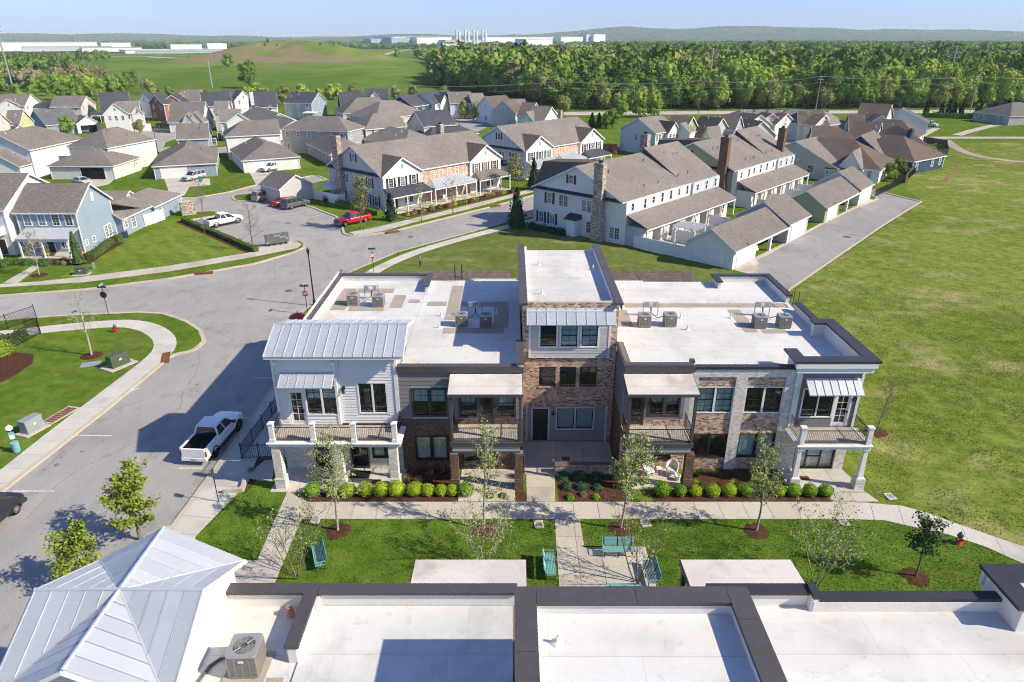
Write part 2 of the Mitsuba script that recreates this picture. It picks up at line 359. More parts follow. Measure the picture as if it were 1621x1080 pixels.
def struct(name, mesh, mat, label):
 key = unique(name)
 labels[key] = {'label': label, 'category': name.replace('_', ' '), 'kind': 'structure'}
 if mesh is not None: scene[key] = mikit.ply(mesh.mesh() if isinstance(mesh, MB) else mesh, mat)
 return key
# ------------------------------------------------------------------ ground plan
def P_(*pts): return Polygon([tuple(p) for p in pts]).buffer(0)
ROADZ = -0.12
_east = [(-20.37,32.73), (-20.18,40.37), (-20.02,51.51)]
road = unary_union([
 # street on the left, running away from the viewer, and the junction
 P_((-33.6,18), (-33.75,30), (-33.6,36.9), (-32.64,47.31), (-32.02,58.01), (-30.36,58.71), (-30.27,60.93), (-31.77,63.61), (-34.21,65.98), (-37.53,68.12),
  (-40.22,68.49), (-46.6,67.76), (-50.19,67.04), (-53.6,66.15), (-95,60.5), (-140,56), (-140,67), (-95,73), (-59.02,74.05), (-50.58,76.22), (-42.4,80.18), (-34.09,86.14), (-30.4,91.37), (-29.7,93.56), (-29.98,95.51), (-31.09,97.19), (-32.95,97.54), (-35.6,93.56),
  (-35.51,91.99), (-44.07,100.36), (-54.13,110.19), (-52.58,110.19), (-49.7,112.81), (-49.49,114.17), (-50.57,115.55), (-52.06,116.02), (-54.6,114.62), (-58,117.92), (-62.27,126.7), (-58.75,127.25), (-54.7,132.44), (-51.93,139.33), (-46.5,144.76), (-42.73,150.61), (-38.54,144.76), (-41.02,140.65), (-44.38,135.49), (-46.34,133.04), (-52.3,128.94), (-52.03,127.25), (-50.44,124.53), (-46.1,124), (-42.98,125.06), (-38.74,122.42), (-34.73,118.9), (-29.21,112.37), (-26.98,108.09),
  (-26.18,104.09), (-25.39,101.45), (-24.12,100), (-21.29,101.09), (-18.66,102.57), (-15.98,105.66), (-3.08,120.39), (4.13,129.51), (20.38,149.1), (26.59,145.47), (6.35,114.17), (0.15,109.34), (-5.3,102.95), (-15.7,91.37), (-20.42,82.43), (-21.42,75.12), (-22.43,69.43), (-22.54,68.12), (-22.15,65.8),
  _east[2], _east[1], _east[0], (-20.6,33.0), (-21.6,32.4), (-21.6,28.6), (-20.5,27.8), (-20.5,18)),
])
street_b = unary_union([P_((-133.04,197.45), (-124.11,194.96), (-112.97,185.59), (-95.66,183.38), (-74.89,180.15), (-71.71,181.21), (-60.32,191.35), (-55.71,199.99), (-57.46,206.63), (-64.18,201.29), (-79.26,191.35), (-88.9,193.74), (-95.09,191.35), (-99.02,201.29), (-101.12,227.66), (-103.97,234.42), (-118.16,230.99), (-117.39,215.17), (-107.34,197.45), (-121.36,198.71), (-130.66,205.27), (-138.88,206.63)),
      P_((-31.36,205.27), (-19.83,199.99), (-14.15,209.41), (-6.64,245.33), (-16.98,272.61), (-22.64,268.04), (-19.11,255.18), (-22.73,230.99), (-31.06,216.66)),
      P_((75.78,197.45), (76.53,193.74), (85.97,205.27), (93.31,222.82), (92.86,230.99), (87.12,227.66), (78.35,219.7), (75.72,210.82))])
highway = P_((-58.91,265.81), (19.39,276.14), (101.98,282.21), (204.42,285.98), (300,262), (300,283), (212.59,297.89), (106.47,295.16), (20.31,289.85), (-61.6,278.54))
right_road = P_((106.17,202.6), (120.05,211.54), (131.29,212.98), (154.34,212.98), (200,207), (200,196), (151.41,208.71), (128.8,208.71), (115.76,205.27), (103.26,194.96))
right_drive = P_((120.43,212.25), (132.15,227.66), (140.22,236.18), (141.73,234.42), (133.56,224.41), (124.04,212.25))
alley = P_((24.5,69.5), (30,80.43), (32.67,88.4), (34.92,90.77), (41.69,98.58), (49.58,107.68), (58.66,117.44), (67.52,126.15), (68.16,130.67), (60.59,134.25), (60.36,136.75), (70.79,134.87), (74.58,123.47), (58.9,106.06), (44.65,89.57), (32.79,75.78), (27.5,69))
def rounded(p, r=1.3): return p.buffer(-r).buffer(2 * r).buffer(-r)
road = unary_union([rounded(road), road.intersection(sbox(-23, 20, -19, 45))]).simplify(0.03)
street_b = rounded(street_b)
roads_all = unary_union([road, street_b, highway, right_road, right_drive, alley]).buffer(0)
near_box = sbox(-420, -160, 420, 330)
# walks and concrete: (polygon, slab length, variants)
walk_left = P_((-33.04,36.79), (-32.38,49.39), (-31.87,57.31), (-32.86,60.93), (-35.26,64.11), (-38.13,65.63), (-41.32,66.33), (-48.35,64.44), (-51.41,62.96), (-100,59.5), (-100,57.5), (-50.22,61.23), (-47.41,62.96), (-40.51,64.78), (-37.32,64.11), (-35.14,61.7), (-33.83,58.57), (-34.46,49.39), (-34.91,40.14), (-35.04,35.59))
walk_east = P_(_east[0], _east[1], _east[2], (-19.41,51.98), (-17.57,37.62), (-18.77,32.33), (-18.2,30), (-18.2,18), (-20.3,18), (-20.3,27.8), (-20.3,33))
walk_front = P_((-13.02,35.59), (21.32,35.59), (22.29,35.53), (24.62,35.2), (25.91,34.45), (26.95,33.54), (29.75,31.39), (40,30.5), (46,27.5), (45,26), (38.6,29.6), (28.78,29.99), (27.51,31.39), (25.95,32.5), (25.02,32.84), (22.83,33.78), (20.56,33.9), (-12.95,33.9))
walk_diag = P_((-14.65,36.72), (-13.02,35.59), (-12.95,33.9), (-12.87,28.53), (-15.6,27.5), (-17.4,28.6), (-17.6,30.6), (-15.32,28.76), (-15.69,30.29), (-14.42,30.24))
walk_mid = P_((2.62,33.9), (4.17,33.9), (4.2,31.34), (7.73,31.39), (7.86,28.34), (6.3,24), (2.4,24), (2.55,28.43))
walk_porch = P_((1.41,40.85), (3.11,40.85), (2.8,35.59), (1.31,35.59))
walk_b = P_((-60.81,76.67), (-51.89,78.51), (-43.55,82.68), (-35.08,88.98), (-32.41,91.37), (-30.33,93.24), (-30.16,95.18), (-31.65,97.19), (-33.42,97.54), (-35.44,93.88), (-36.24,91.07), (-44.64,85.05), (-53.13,80.67), (-57.63,78.75), (-61.6,77.81), (-96,69.5), (-96,71.2))
walk_house = P_((-61.53,78.28), (-59.78,78.28), (-61.13,84.52), (-62.38,85.32))
walk_m = P_((-19.55,73.42), (-18.74,82.43), (-14.83,90.77), (-10.15,96.52), (-0.25,106.86), (6.31,113.26), (6.43,111.49), (-0.25,104.87), (-8.96,95.51), (-13.4,89.87), (-17.06,82.43), (-18.11,73.42))
walk_t = P_((-25.11,101.45), (-22.84,104.09), (-17.51,109.34), (-7.9,120.39), (-0.78,128.94), (3.67,134.87), (11.93,145.47), (12.37,142.68), (3.96,131.84), (-0.53,126.15), (-7.5,117.44), (-16.05,107.68), (-20.21,101.45), (-24.2,100.36))
apron1 = P_((28.0,83.6), (44.2,101.2), (46.6,99.0), (30.3,81.2))
apron2 = P_((49.9,107.6), (65.6,125.4), (67.9,123.0), (52.2,105.4))
drive_h11 = P_((-74.99,148.37), (-63.77,145.47), (-60.89,138.67), (-64.27,136.75), (-61.85,128.94), (-64.38,126.7), (-67.4,134.25))
drive_h12 = P_((-59.11,155.28), (-53.3,155.28), (-48.54,144.06), (-51.93,139.33))
drive_h9 = P_((-89.77,146.91), (-84.26,146.91), (-81.77,139.33), (-83.05,136.12), (-85.3,136.12))
concrete = [walk_left, walk_east, walk_front, walk_diag, walk_mid, walk_b, walk_house, walk_m, walk_t, apron1, apron2, drive_h11, drive_h12, drive_h9]
patios = {'A': sbox(-15.75, 36.6, -7.2, 39.25), 'B': sbox(-3.45, 35.6, 0.2, 39.25), 'T': P_((0.85, 38.6), (7.1, 38.6), (7.1, 42.7), (0.85, 42.7)), 'W': P_((0.95, 35.59), (2.75, 35.59), (2.9, 38.58), (0.95, 38.58)),
   'D': sbox(7.2, 36.9, 11.2, 39.25), 'E': P_((18.2, 36.6), (23.0, 36.6), (22.6, 39.2), (18.2, 39.2)), 'E2': P_((20.4, 35.6), (23.4, 35.6), (23.05, 36.58), (20.6, 36.58)), 'A2': P_((-18.02,38.19), (-17.27,40.29), (-16.57,40.29), (-15.99,37.69))}
beds = {'bed_a': sbox(-13.4, 35.62, -3.47, 36.58), 'bed_b': sbox(-7.15, 36.6, -4.0, 39.18), 'bed_c': sbox(-1.9, 35.62, 0.9, 36.7), 'bed_d': P_((3.0, 35.62), (7.5, 35.62), (7.1, 38.55), (2.95, 38.55)),
  'bed_e': sbox(9.0, 35.62, 20.3, 36.55), 'bed_f': sbox(11.9, 36.55, 18.1, 39.2)}
hard = unary_union(concrete + list(patios.values()))
soft = unary_union(list(beds.values()))
hard = hard.difference(roads_all)
court = P_((-17.4,18), (-17.4,28), (-18.77,32.33), (-17.57,37.62), (-14.79,36.79), (-13,35.7), (23.4,35.6), (22.29,35.53), (24.62,35.2), (26.95,33.54), (29.75,31.39), (46,27), (60,18)).difference(P_((-40,10),(-21,10),(-21,40),(-40,40)))
field = P_((23.6,39), (23.2,46), (26,60), (32.79,75.78), (74.58,123.47), (77.3,134.25), (91.31,159.39), (122.23,197.45), (147.22,202.6), (260,190), (260,-60), (60,18), (46,27), (29.75,31.39), (26.95,33.54), (24.62,35.2), (22.29,35.53), (23.4,35.6))
lawn_b = P_((-56.09,78.75), (-53.27,80.92), (-44.64,85.05), (-36.24,91.07), (-54.13,110.19), (-55.52,108.92), (-55.96,100.36), (-56.32,93.56), (-55.96,88.11), (-56.09,83.98))
lawn_l = P_((-33.54,36.92), (-34.91,40.14), (-34.46,49.39), (-31.87,57.31), (-35.71,64.95), (-41.42,66.5), (-51.3,62.8), (-100,58), (-100,20), (-34,20))
lawn_m = P_((-14,60), (-18.74,82.43), (-13.4,89.87), (-0.25,104.87), (6.22,111.49), (23.54,87.54), (27.85,82.17), (27,72), (25,60), (-14,58.5))
zones = [('courtyard_lawn', court, G_COURT, 'dark green mown courtyard lawn between the two rows of townhomes'), ('field', field, G_FIELD, 'wide olive green meadow field patched with dry grass on the right'),
   ('corner_lawn', lawn_b, G_LAWN, 'bright striped lawn between the blue house and the curved road'), ('left_lawn', lawn_l, G_LEFT, 'green mown lawn with the hydrant and utility boxes at the left corner'),
   ('rear_lawn', lawn_m, G_BACK, 'yellowish lawn between the flat roofs and the white townhouse terrace')]
taken = unary_union([roads_all, hard, soft])
taken_hard = taken
for nm, poly, mat, lab in zones:
 piece = poly.buffer(0).difference(taken)
 struct(nm, MB().sheet(piece, 0.0), mat, lab)
 taken = unary_union([taken, poly.buffer(0)])
struct('ground', MB().sheet(near_box.difference(taken), 0.0), G_VERGE, 'grassy ground of the housing estate')
for nm, poly in beds.items():
 struct('mulch_bed', MB().sheet(poly.difference(hard), 0.012), MULCH, 'brown bark mulch bed in front of the townhomes')
# kerb: ring along the carriageways
kerb = roads_all.buffer(0.02).difference(roads_all.buffer(-0.36)).intersection(sbox(-120, 10, 160, 215))
kerb = kerb.difference(highway.buffer(1))
struct('kerb', MB().prism(kerb.difference(hard.buffer(-0.05)), ROADZ - 0.05, 0.016), KERB, 'pale concrete kerb along the streets')
struct('road', MB().sheet(unary_union([road, street_b]), ROADZ), ASPHALT, 'gray asphalt streets, junction and parking lot')
struct('lane', MB().sheet(alley, ROADZ), ASPHALT2, 'gray asphalt lane behind the white garages')
struct('highway', MB().sheet(highway, ROADZ), CONC[0], 'pale two lane highway in front of the woods')
struct('side_road', MB().sheet(unary_union([right_road, right_drive]), ROADZ), CONC[1], 'pale side road and drive at the right edge')
# concrete walks laid slab by slab
def slabs(holder, poly, step, mats, top=0.02, ang=None, name='slab', wide=None):
 poly = poly.buffer(0)
 for g in getattr(poly, 'geoms', [poly]):
  if g.area < 0.5: continue
  a = ang
  if a is None:
   r = np.array(g.minimum_rotated_rectangle.exterior.coords); e = r[1] - r[0]; e2 = r[2] - r[1]
   if np.linalg.norm(e2) > np.linalg.norm(e): e = e2
   a = math.atan2(e[1], e[0])
  q = shapely.affinity.rotate(g, -a, origin=(0, 0), use_radians=True)
  x0, y0, x1, y1 = q.bounds
  w = wide or 1e3
  nx, ny = max(1, round((x1 - x0) / step)), max(1, round((y1 - y0) / w))
  sx, sy = (x1 - x0) / nx, (y1 - y0) / ny
  for i in range(nx):
   for j in range(ny):
    c = q.intersection(sbox(x0 + i * sx + 0.012, y0 + j * sy + 0.012, x0 + (i + 1) * sx - 0.012, y0 + (j + 1) * sy - 0.012))
    c = shapely.affinity.rotate(c, a, origin=(0, 0), use_radians=True)
    if c.area < 0.05: continue
    part(holder, name, MB().prism(c, -0.1, top + 0.004 * RNG.random()), RNG.choice(mats))
def curve_slabs(holder, line, width, step, mats, top=0.02):
 L = LineString(line); n = max(1, round(L.length / step)); d = L.length / n
 for i in range(n):
  ps = []
  for t in (i * d + 0.012, (i + 0.5) * d, (i + 1) * d - 0.012):
   p, q = L.interpolate(t), L.interpolate(min(t + 0.05, L.length)) if t < L.length - 0.06 else L.interpolate(t)
   p0 = L.interpolate(max(t - 0.05, 0))
   dx, dy = q.x - p0.x, q.y - p0.y; l = math.hypot(dx, dy) or 1
   ps.append((p.x, p.y, -dy / l, dx / l))
  c = Polygon([(x + nx * width / 2, y + ny * width / 2) for x, y, nx, ny in ps] + [(x - nx * width / 2, y - ny * width / 2) for x, y, nx, ny in ps[::-1]]).buffer(0).difference(roads_all)
  if c.area > 0.05: part(holder, 'slab', MB().prism(c, -0.1, top + 0.004 * RNG.random()), RNG.choice(mats))
def smooth_line(pts, it=3):
 p = np.array(pts, float)
 for _ in range(it):
  q = [p[0]]
  for a, b in zip(p[:-1], p[1:]): q += [0.75 * a + 0.25 * b, 0.25 * a + 0.75 * b]
  q.append(p[-1]); p = np.array(q)
 return p
import shapely.affinity
FRONT_W = P_((-13.02,35.59), (21.32,35.59), (22.29,35.53), (20.56,33.9), (-12.95,33.9))
def walk(name, lab): return struct(name, None, None, lab)
w1 = walk('front_walk', 'pale concrete walk along the mulch beds of the townhomes')
slabs(w1, FRONT_W.difference(walk_diag), 1.55, CONC, ang=0.0)
slabs(w1, walk_front.difference(FRONT_W.buffer(0.01)).difference(walk_diag), 1.6, CONC_PALE)
slabs(walk('diagonal_walk', 'concrete walk leaving the front walk towards the near roof'), walk_diag.difference(walk_east), 1.6, CONC, ang=math.radians(78))
slabs(walk('courtyard_walk', 'concrete walk and bench terrace in the courtyard lawn'), walk_mid, 1.55, CONC, ang=0.0, wide=1.7)
slabs(walk('street_walk', 'concrete pavement along the street beside the white townhome'), walk_east.difference(roads_all), 1.6, CONC_PALE, ang=math.radians(82))
wl = walk('left_walk', 'pale concrete pavement curving round the left corner lawn')
_lc = smooth_line([(-34.47,35.92), (-34.04,38.33), (-33.85,43.53), (-33.42,49.39), (-32.71,57.73), (-33.65,60.78), (-35.71,63.29), (-38.12,64.95), (-40.96,65.63), (-47.93,63.78), (-50.86,62.17), (-100,58.3)])
curve_slabs(wl, _lc, 2.0, 1.7, CONC_PALE)
wb = walk('corner_walk', 'concrete pavement along the striped corner lawn')
slabs(wb, walk_b.difference(roads_all), 2.0, CONC, ang=math.radians(14))
slabs(walk('house_walk', 'concrete path to the porch of the blue house'), walk_house.difference(walk_b), 1.6, CONC)
curve_slabs(walk('bend_walk', 'concrete walk along the road beside the rear lawn'), smooth_line([(-18.83,73.42), (-17.94,82.43), (-14.07,90.31), (-9.55,96.01), (-0.25,105.86), (6.37,112.37)]), 1.7, 1.8, CONC_PALE)
curve_slabs(walk('terrace_walk', 'concrete pavement before the brick townhouse terrace'), smooth_line([(-24.26,101.09), (-21.45,102.95), (-16.78,108.5), (-7.7,118.9), (-0.65,127.53), (3.88,133.34), (12.22,144.06)]), 1.9, 1.9, CONC)
wd = walk('driveway', 'pale concrete driveways and garage aprons')
for q, st, an in ((apron1, 3.2, 47.7), (apron2, 3.2, 48.5), (drive_h11, 3.0, None), (drive_h12, 3.0, None), (drive_h9, 3.0, None)):
 slabs(wd, q.difference(roads_all), st, CONC, ang=None if an is None else math.radians(an), wide=3.2)
wp = walk('patio', 'concrete patio slabs under the balconies of the townhomes')
for k, q in patios.items():
 slabs(wp, q, 1.9, CONC_PALE if k in 'AE' else CONC, top=0.05 if k not in ('W', 'E2') else 0.024, ang=0.0, wide=1.9)
# gravel paths on the right
def ribbon(pts, w): return LineString(smooth_line(pts)).buffer(w / 2, cap_style=2)
struct('gravel_path', MB().sheet(ribbon([(127.04,206.63), (119.17,187.85), (116.88,176.01), (119.23,171.08), (122.07,165.94), (190,158)], 2.6), 0.006), GRAVEL, 'curved tan gravel path across the right hand field')
struct('gravel_path', MB().sheet(ribbon([(136.35,216.66), (151.06,230.99), (167.6,245.33), (182.79,253.15), (270,232)], 3.0), 0.006), CONC[1], 'pale path climbing the field towards the far right edge')
struct('earth_patch', MB().sheet(P_((87.91,141.32), (92.33,146.91), (97.91,152.91), (104.02,161.95), (106.73,165.49), (100.31,155.28), (95.08,148.37), (89.34,142)), 0.007), EARTH, 'strip of bare reddish earth below the bank')
struct('earth_patch', MB().sheet(P_((43.29,88.4), (46.56,92.3), (46.22,90.77), (43.42,87.54)).buffer(0.5).difference(roads_all.buffer(0.4)), 0.005), EARTH, 'worn earth beside the lane edge')
# painted bays and manholes
pm = MB()
for a, b in (((-32.72,36.92), (-29.96,36.89)), ((-32.6,43.8), (-29.91,43.71)), ((-22.95,39.52), (-21.38,39.52)), ((-20.99,46.32), (-20.25,46.32)), ((-22.79,53.29), (-20.59,53.17)), ((-32.34,50.6), (-31.57,51.4))):
 pm.sheet(LineString([a, b]).buffer(0.06, cap_style=2), ROADZ + 0.004)
for a, b in (((-34.82,118.41), (-38,113.26)), ((-31.57,115.08), (-34.26,109.76)), ((-38.59,121.91), (-41.9,117.44))):
 pm.sheet(LineString([a, b]).buffer(0.06, cap_style=2), ROADZ + 0.004)
struct('road_markings', pm, PAINT, 'worn white parking bay lines')
for (x, y), rr, lb in (((-26.33,75.78), 0.42, 'round iron manhole cover near the junction'), ((-15.16,99.64), 0.42, 'round iron manhole cover in the road by the brick terrace'), ((50.12,99.64), 0.6, 'dark drain cover in the rear lane'), ((-51.18,134.25), 0.5, 'drain grate in the lane behind the parking lot')):
 m = MB().lathe([(rr, 0), (rr, 0.006), (rr * 0.85, 0.006), (rr * 0.83, 0.003), (0.001, 0.003)], (x, y, ROADZ + 0.002), 20)
 solo('manhole_cover', m, AC_DARK, lb, 'manhole cover')
for (x, y), an, lb in (((-38.93,82.17), 14, 'rusty storm drain throat in the kerb below the corner lawn'), ((-32.1,57.17), -70, 'rusty storm drain at the tip of the left corner lawn'), ((-18.31,102.19), 35, 'storm drain in the kerb before the brick terrace'), ((-3.07,119.89), 35, 'storm drain in the kerb further along the terrace')):
 k = thing('storm_drain', lb, 'storm drain')
 fr = frame((x, y), math.radians(an))
 part(k, 'hood', MB(fr).box(-1.1, 1.1, -0.35, 0.35, -0.1, 0.05), RUST)
 for i in range(6): part(k, 'bar', MB(fr).box(-1.0 + i * 0.36, -0.82 + i * 0.36, -0.3, 0.3, 0.05, 0.075), RUST)
cm, om = MB(), MB()
for i, (x, y, a, n) in enumerate(((-30, 34, 1.5, 16), (-27, 45, 1.45, 18), (-24, 60, .3, 22), (-45, 66, .1, 24), (-70, 66, .05, 20), (-30, 76, .9, 20), (-22, 86, .8, 18), (-38, 104, .3, 14), (-44, 112, 1.0, 12), (-30, 103, 2.2, 10), (-10, 104, .75, 18), (8, 118, .8, 16), (38, 84, .83, 16), (52, 104, .85, 14), (-27.5, 24, 1.6, 14))):
 pts = [(x, y)]
 for _ in range(n): a += RNG.uniform(-.35, .35); pts.append((pts[-1][0] + .8 * math.cos(a), pts[-1][1] + .8 * math.sin(a)))
 cm.sheet(LineString(pts).buffer(.022, cap_style=2).intersection(roads_all.buffer(-.4)), ROADZ + .003)
for x, y, r in ((-32.2, 39.3, .13), (-31.7, 39.9, .2), (-31.9, 40.8, .1), (-30.9, 41.6, .12), (-30.2, 43.0, .09), (-27, 52, .16), (-26.3, 38, .2), (-36, 108, .6), (-41, 106, .5), (-33, 111, .4), (-24, 109, .5), (-28, 30, .2)):
 om.sheet(Point(x, y).buffer(r, quad_segs=3), ROADZ + .0035)
struct('road_cracks', cm, matte('tar_seal', vary((0.17, 0.165, 0.165), .25, 3.0)), 'thin dark sealed cracks in the asphalt')
struct('oil_stains', om, matte('oil_stain', vary((0.19, 0.182, 0.18), .3, 6.0)), 'dark oil spots on the asphalt')
# ------------------------------------------------------------------ far country
def hgt(x, y):
 x, y = np.asarray(x, float), np.asarray(y, float)
 z = np.zeros(np.broadcast(x, y).shape)
 ramp = np.clip((y - 330) / 150, 0, 1)
 z = z + ramp * (2.2 * (meshkit.fbm(np.stack([x * 0.006, y * 0.004, 0 * x + 2], -1), 3) - 0.5))
 # meadow rise and spoil heap
 z = z + 3.0 * np.exp(-((x + 110) / 130) ** 2 - ((y - 560) / 130) ** 2) * ramp
 z = z + 22.0 * np.exp(-np.abs((x + 262) / (112 - 0.10 * (x + 262))) ** 3.4 - ((y - 930) / 80) ** 2) * (0.62 + 0.72 * meshkit.fbm(np.stack([x * 0.016, y * 0.016, 0 * x], -1), 4))
 far = np.clip((y - 1300) / 1800, 0, 1)
 z = z + far * 14 * (meshkit.fbm(np.stack([x * 0.0011, y * 0.0011, 0 * x + 5], -1), 3) - 0.35)
 hill = np.exp(-((y - 8200) / 1500) ** 2)
 prof = 12 + 190 * meshkit.fbm(np.stack([x * 0.00042, 0 * x + 3, 0 * x], -1), 4) ** 1.4 + 22 * meshkit.fbm(np.stack([x * 0.004, y * 0.002, 0 * x], -1), 3)
 prof = prof * (0.62 + 0.38 * np.clip((x + 2500) / 3500, 0, 1))
 return z + hill * prof
ys = np.concatenate([np.linspace(330, 1200, 110), np.linspace(1230, 4000, 60), np.linspace(4080, 11000, 60)])
us = np.linspace(-1.05, 1.05, 260)
gx = us[None, :] * (ys[:, None] * 0.92 + 95 + 0 * us[None, :])
gx[0] = us * 420
gy = np.repeat(ys[:, None], len(us), 1)
gz = hgt(gx, gy); gz[0] = 0
nx = len(us)
idx = np.arange(len(ys) * nx).reshape(len(ys), nx)
fq = np.stack([idx[:-1, :-1], idx[:-1, 1:], idx[1:, 1:], idx[1:, :-1]], -1).reshape(-1, 4)
struct('terrain', MB().add(np.stack([gx, gy, gz], -1).reshape(-1, 3), fq), G_MEADOW, 'green meadows, spoil heap and wooded country to the horizon')
# side country beyond the near sheet
# ------------------------------------------------------------------ the townhome row in the middle
def rect(x0, x1, z0, z1): return sbox(x0, z0, x1, z1)
def facade(parent, name, x0, x1, z0, z1, y, mat, holes=(), thick=0.25, label=None):
 """upright wall facing -y with real openings; holes are (x0,x1,z0,z1)"""
 p = rect(x0, x1, z0, z1)
 for h in holes: p = p.difference(rect(*h))
 m = MB()
 for g in getattr(p, 'geoms', [p]):
  e = trimesh.creation.extrude_polygon(g, thick, engine='earcut')
  v = np.c_[e.vertices[:, 0], y + thick - e.vertices[:, 2], e.vertices[:, 1]]
  m.add(v, e.faces)
 return part(parent, name, m, mat, label)
def boards(parent, x0, x1, z0, z1, y, step, mats, holes=(), thick=0.03, name='board'):
 """lap boards, each its own piece"""
 n = round((z1 - z0) / step); st = (z1 - z0) / n
 for i in range(n):
  a, b = z0 + i * st, z0 + (i + 1) * st
  segs = [(x0, x1)]
  for hx0, hx1, hz0, hz1 in holes:
   if hz1 <= a + 0.3 * st or hz0 >= b - 0.3 * st: continue
   segs = [q for s0, s1 in segs for q in ((s0, min(s1, hx0)), (max(s0, hx1), s1)) if q[1] - q[0] > 0.04]
  for s0, s1 in segs:
   m = MB().add([(s0, y - thick, a), (s1, y - thick, a), (s1, y, a), (s0, y, a), (s0, y - 0.008, b - 0.004), (s1, y - 0.008, b - 0.004), (s1, y, b), (s0, y, b)],
       [(3, 2, 1, 0), (4, 5, 6, 7), (0, 1, 5, 4), (1, 2, 6, 5), (2, 3, 7, 6), (3, 0, 4, 7)])
   part(parent, name, m, RNG.choice(mats))
def ring(m, x0, x1, z0, z1, w, y0, y1):
 m.box(x0, x1, y0, y1, z0, z0 + w); m.box(x0, x1, y0, y1, z1 - w, z1)
 m.box(x0, x0 + w, y0, y1, z0 + w, z1 - w); m.box(x1 - w, x1, y0, y1, z0 + w, z1 - w)
def window_s(parent, x0, x1, z0, z1, y, n=2, sash=None, trim=None, blind=None, gap=0.1, grid=(2, 2), hung=True, tw=0.1, name='window', xf=None):
 """window facing -y in an opening; trim surround proud of the wall"""
 sash = sash or SASH_BLACK; trim = trim or WHITE
 m = MB(xf)
 if tw > 0: ring(m, x0 - tw, x1 + tw, z0 - tw, z1 + tw, tw, y - 0.065, y + 0.1)
 else: m.box(x0, x1, y + 0.0, y + 0.08, z0 - 0.03, z0)
 w = (x1 - x0 - gap * (n - 1)) / n
 for i in range(1, n): m.box(x0 + i * w + (i - 1) * gap, x0 + i * (w + gap), y - 0.04, y + 0.1, z0, z1)
 k = part(parent, name, m, trim)
 s, g, b = MB(xf), MB(xf), MB(xf)
 for i in range(n):
  a0 = x0 + i * (w + gap); a1 = a0 + w
  ring(s, a0, a1, z0, z1, 0.055, y + 0.0, y + 0.07)
  zm = (z0 + z1) / 2
  if hung: s.box(a0 + 0.055, a1 - 0.055, y + 0.005, y + 0.065, zm - 0.03, zm + 0.03)
  for c in range(1, grid[0]):
   xx = a0 + (a1 - a0) * c / grid[0]; s.box(xx - 0.012, xx + 0.012, y + 0.02, y + 0.05, z0 + 0.055, z1 - 0.055)
  for half in ((z0, zm), (zm, z1)):
   for c in range(1, grid[1]):
    zz = half[0] + (half[1] - half[0]) * c / grid[1]; s.box(a0 + 0.055, a1 - 0.055, y + 0.022, y + 0.048, zz - 0.012, zz + 0.012)
  g.quad((a0 + 0.05, y + 0.035, z0 + 0.05), (a1 - 0.05, y + 0.035, z0 + 0.05), (a1 - 0.05, y + 0.035, z1 - 0.05), (a0 + 0.05, y + 0.035, z1 - 0.05))
  if blind:
   zb = {'top': zm - 0.1, 'full': z0 + 0.06, 'curtain': z0 + 0.06, 'high': z1 - 0.45 * (z1 - z0)}[blind] + 0.25 * (RNG.random() - 0.5) * (blind == 'top')
   if blind == 'curtain':
    nn = 12
    for q in range(nn):
     u0, u1 = a0 + w * q / nn, a0 + w * (q + 1) / nn
     d0, d1 = 0.12 + 0.05 * (q % 2), 0.12 + 0.05 * ((q + 1) % 2)
     b.quad((u0, y + d0, zb), (u1, y + d1, zb), (u1, y + d1, z1), (u0, y + d0, z1))
   else: b.box(a0 + 0.03, a1 - 0.03, y + 0.11, y + 0.14, zb, z1)
 part(k, 'sash', s, sash); part(k, 'pane', g, GLASS)
 if blind: part(k, 'blind', b, CURTAIN if blind == 'curtain' else BLIND)
 part(k, 'room', MB(xf).box(x0 - 0.1, x1 + 0.1, y + 0.262, y + 0.30, z0 - 0.1, z1 + 0.1), ROOM)
 return k
def door_s(parent, x0, x1, z0, z1, y, mat, lites=(2, 4), trim=None, glass=True, tw=0.1, name='door'):
 m = MB(); ring(m, x0, x1, z0, z1, 0.12, y - 0.01, y + 0.05)
 gx0, gx1, gz0, gz1 = x0 + 0.12, x1 - 0.12, z0 + 0.12 + 0.12 * glass, z1 - 0.12
 if glass:
  m.box(gx0, gx1, y - 0.008, y + 0.048, z0 + 0.12, gz0)
  for c in range(1, lites[0]): xx = gx0 + (gx1 - gx0) * c / lites[0]; m.box(xx - 0.015, xx + 0.015, y, y + 0.04, gz0, gz1)
  for c in range(1, lites[1]): zz = gz0 + (gz1 - gz0) * c / lites[1]; m.box(gx0, gx1, y + 0.002, y + 0.038, zz - 0.015, zz + 0.015)
 else: m.box(gx0, gx1, y + 0.01, y + 0.045, gz0, gz1)
 k = part(parent, name, m, mat)
 f = MB(); f.box(x0 - tw, x0, y - 0.05, y + 0.1, z0, z1 + tw); f.box(x1, x1 + tw, y - 0.05, y + 0.1, z0, z1 + tw); f.box(x0, x1, y - 0.05, y + 0.1, z1, z1 + tw)
 part(k, 'frame', f, trim or WHITE)
 if glass:
  part(k, 'pane', MB().quad((gx0, y + 0.02, gz0), (gx1, y + 0.02, gz0), (gx1, y + 0.02, gz1), (gx0, y + 0.02, gz1)), GLASS)
  part(k, 'room', MB().box(x0 - 0.05, x1 + 0.05, y + 0.262, y + 0.3, z0, z1 + 0.1), ROOM)
 part(k, 'handle', MB().box(x1 - 0.1, x1 - 0.06, y - 0.08, y - 0.01, z0 + 0.95, z0 + 1.12), IRON)
 return k
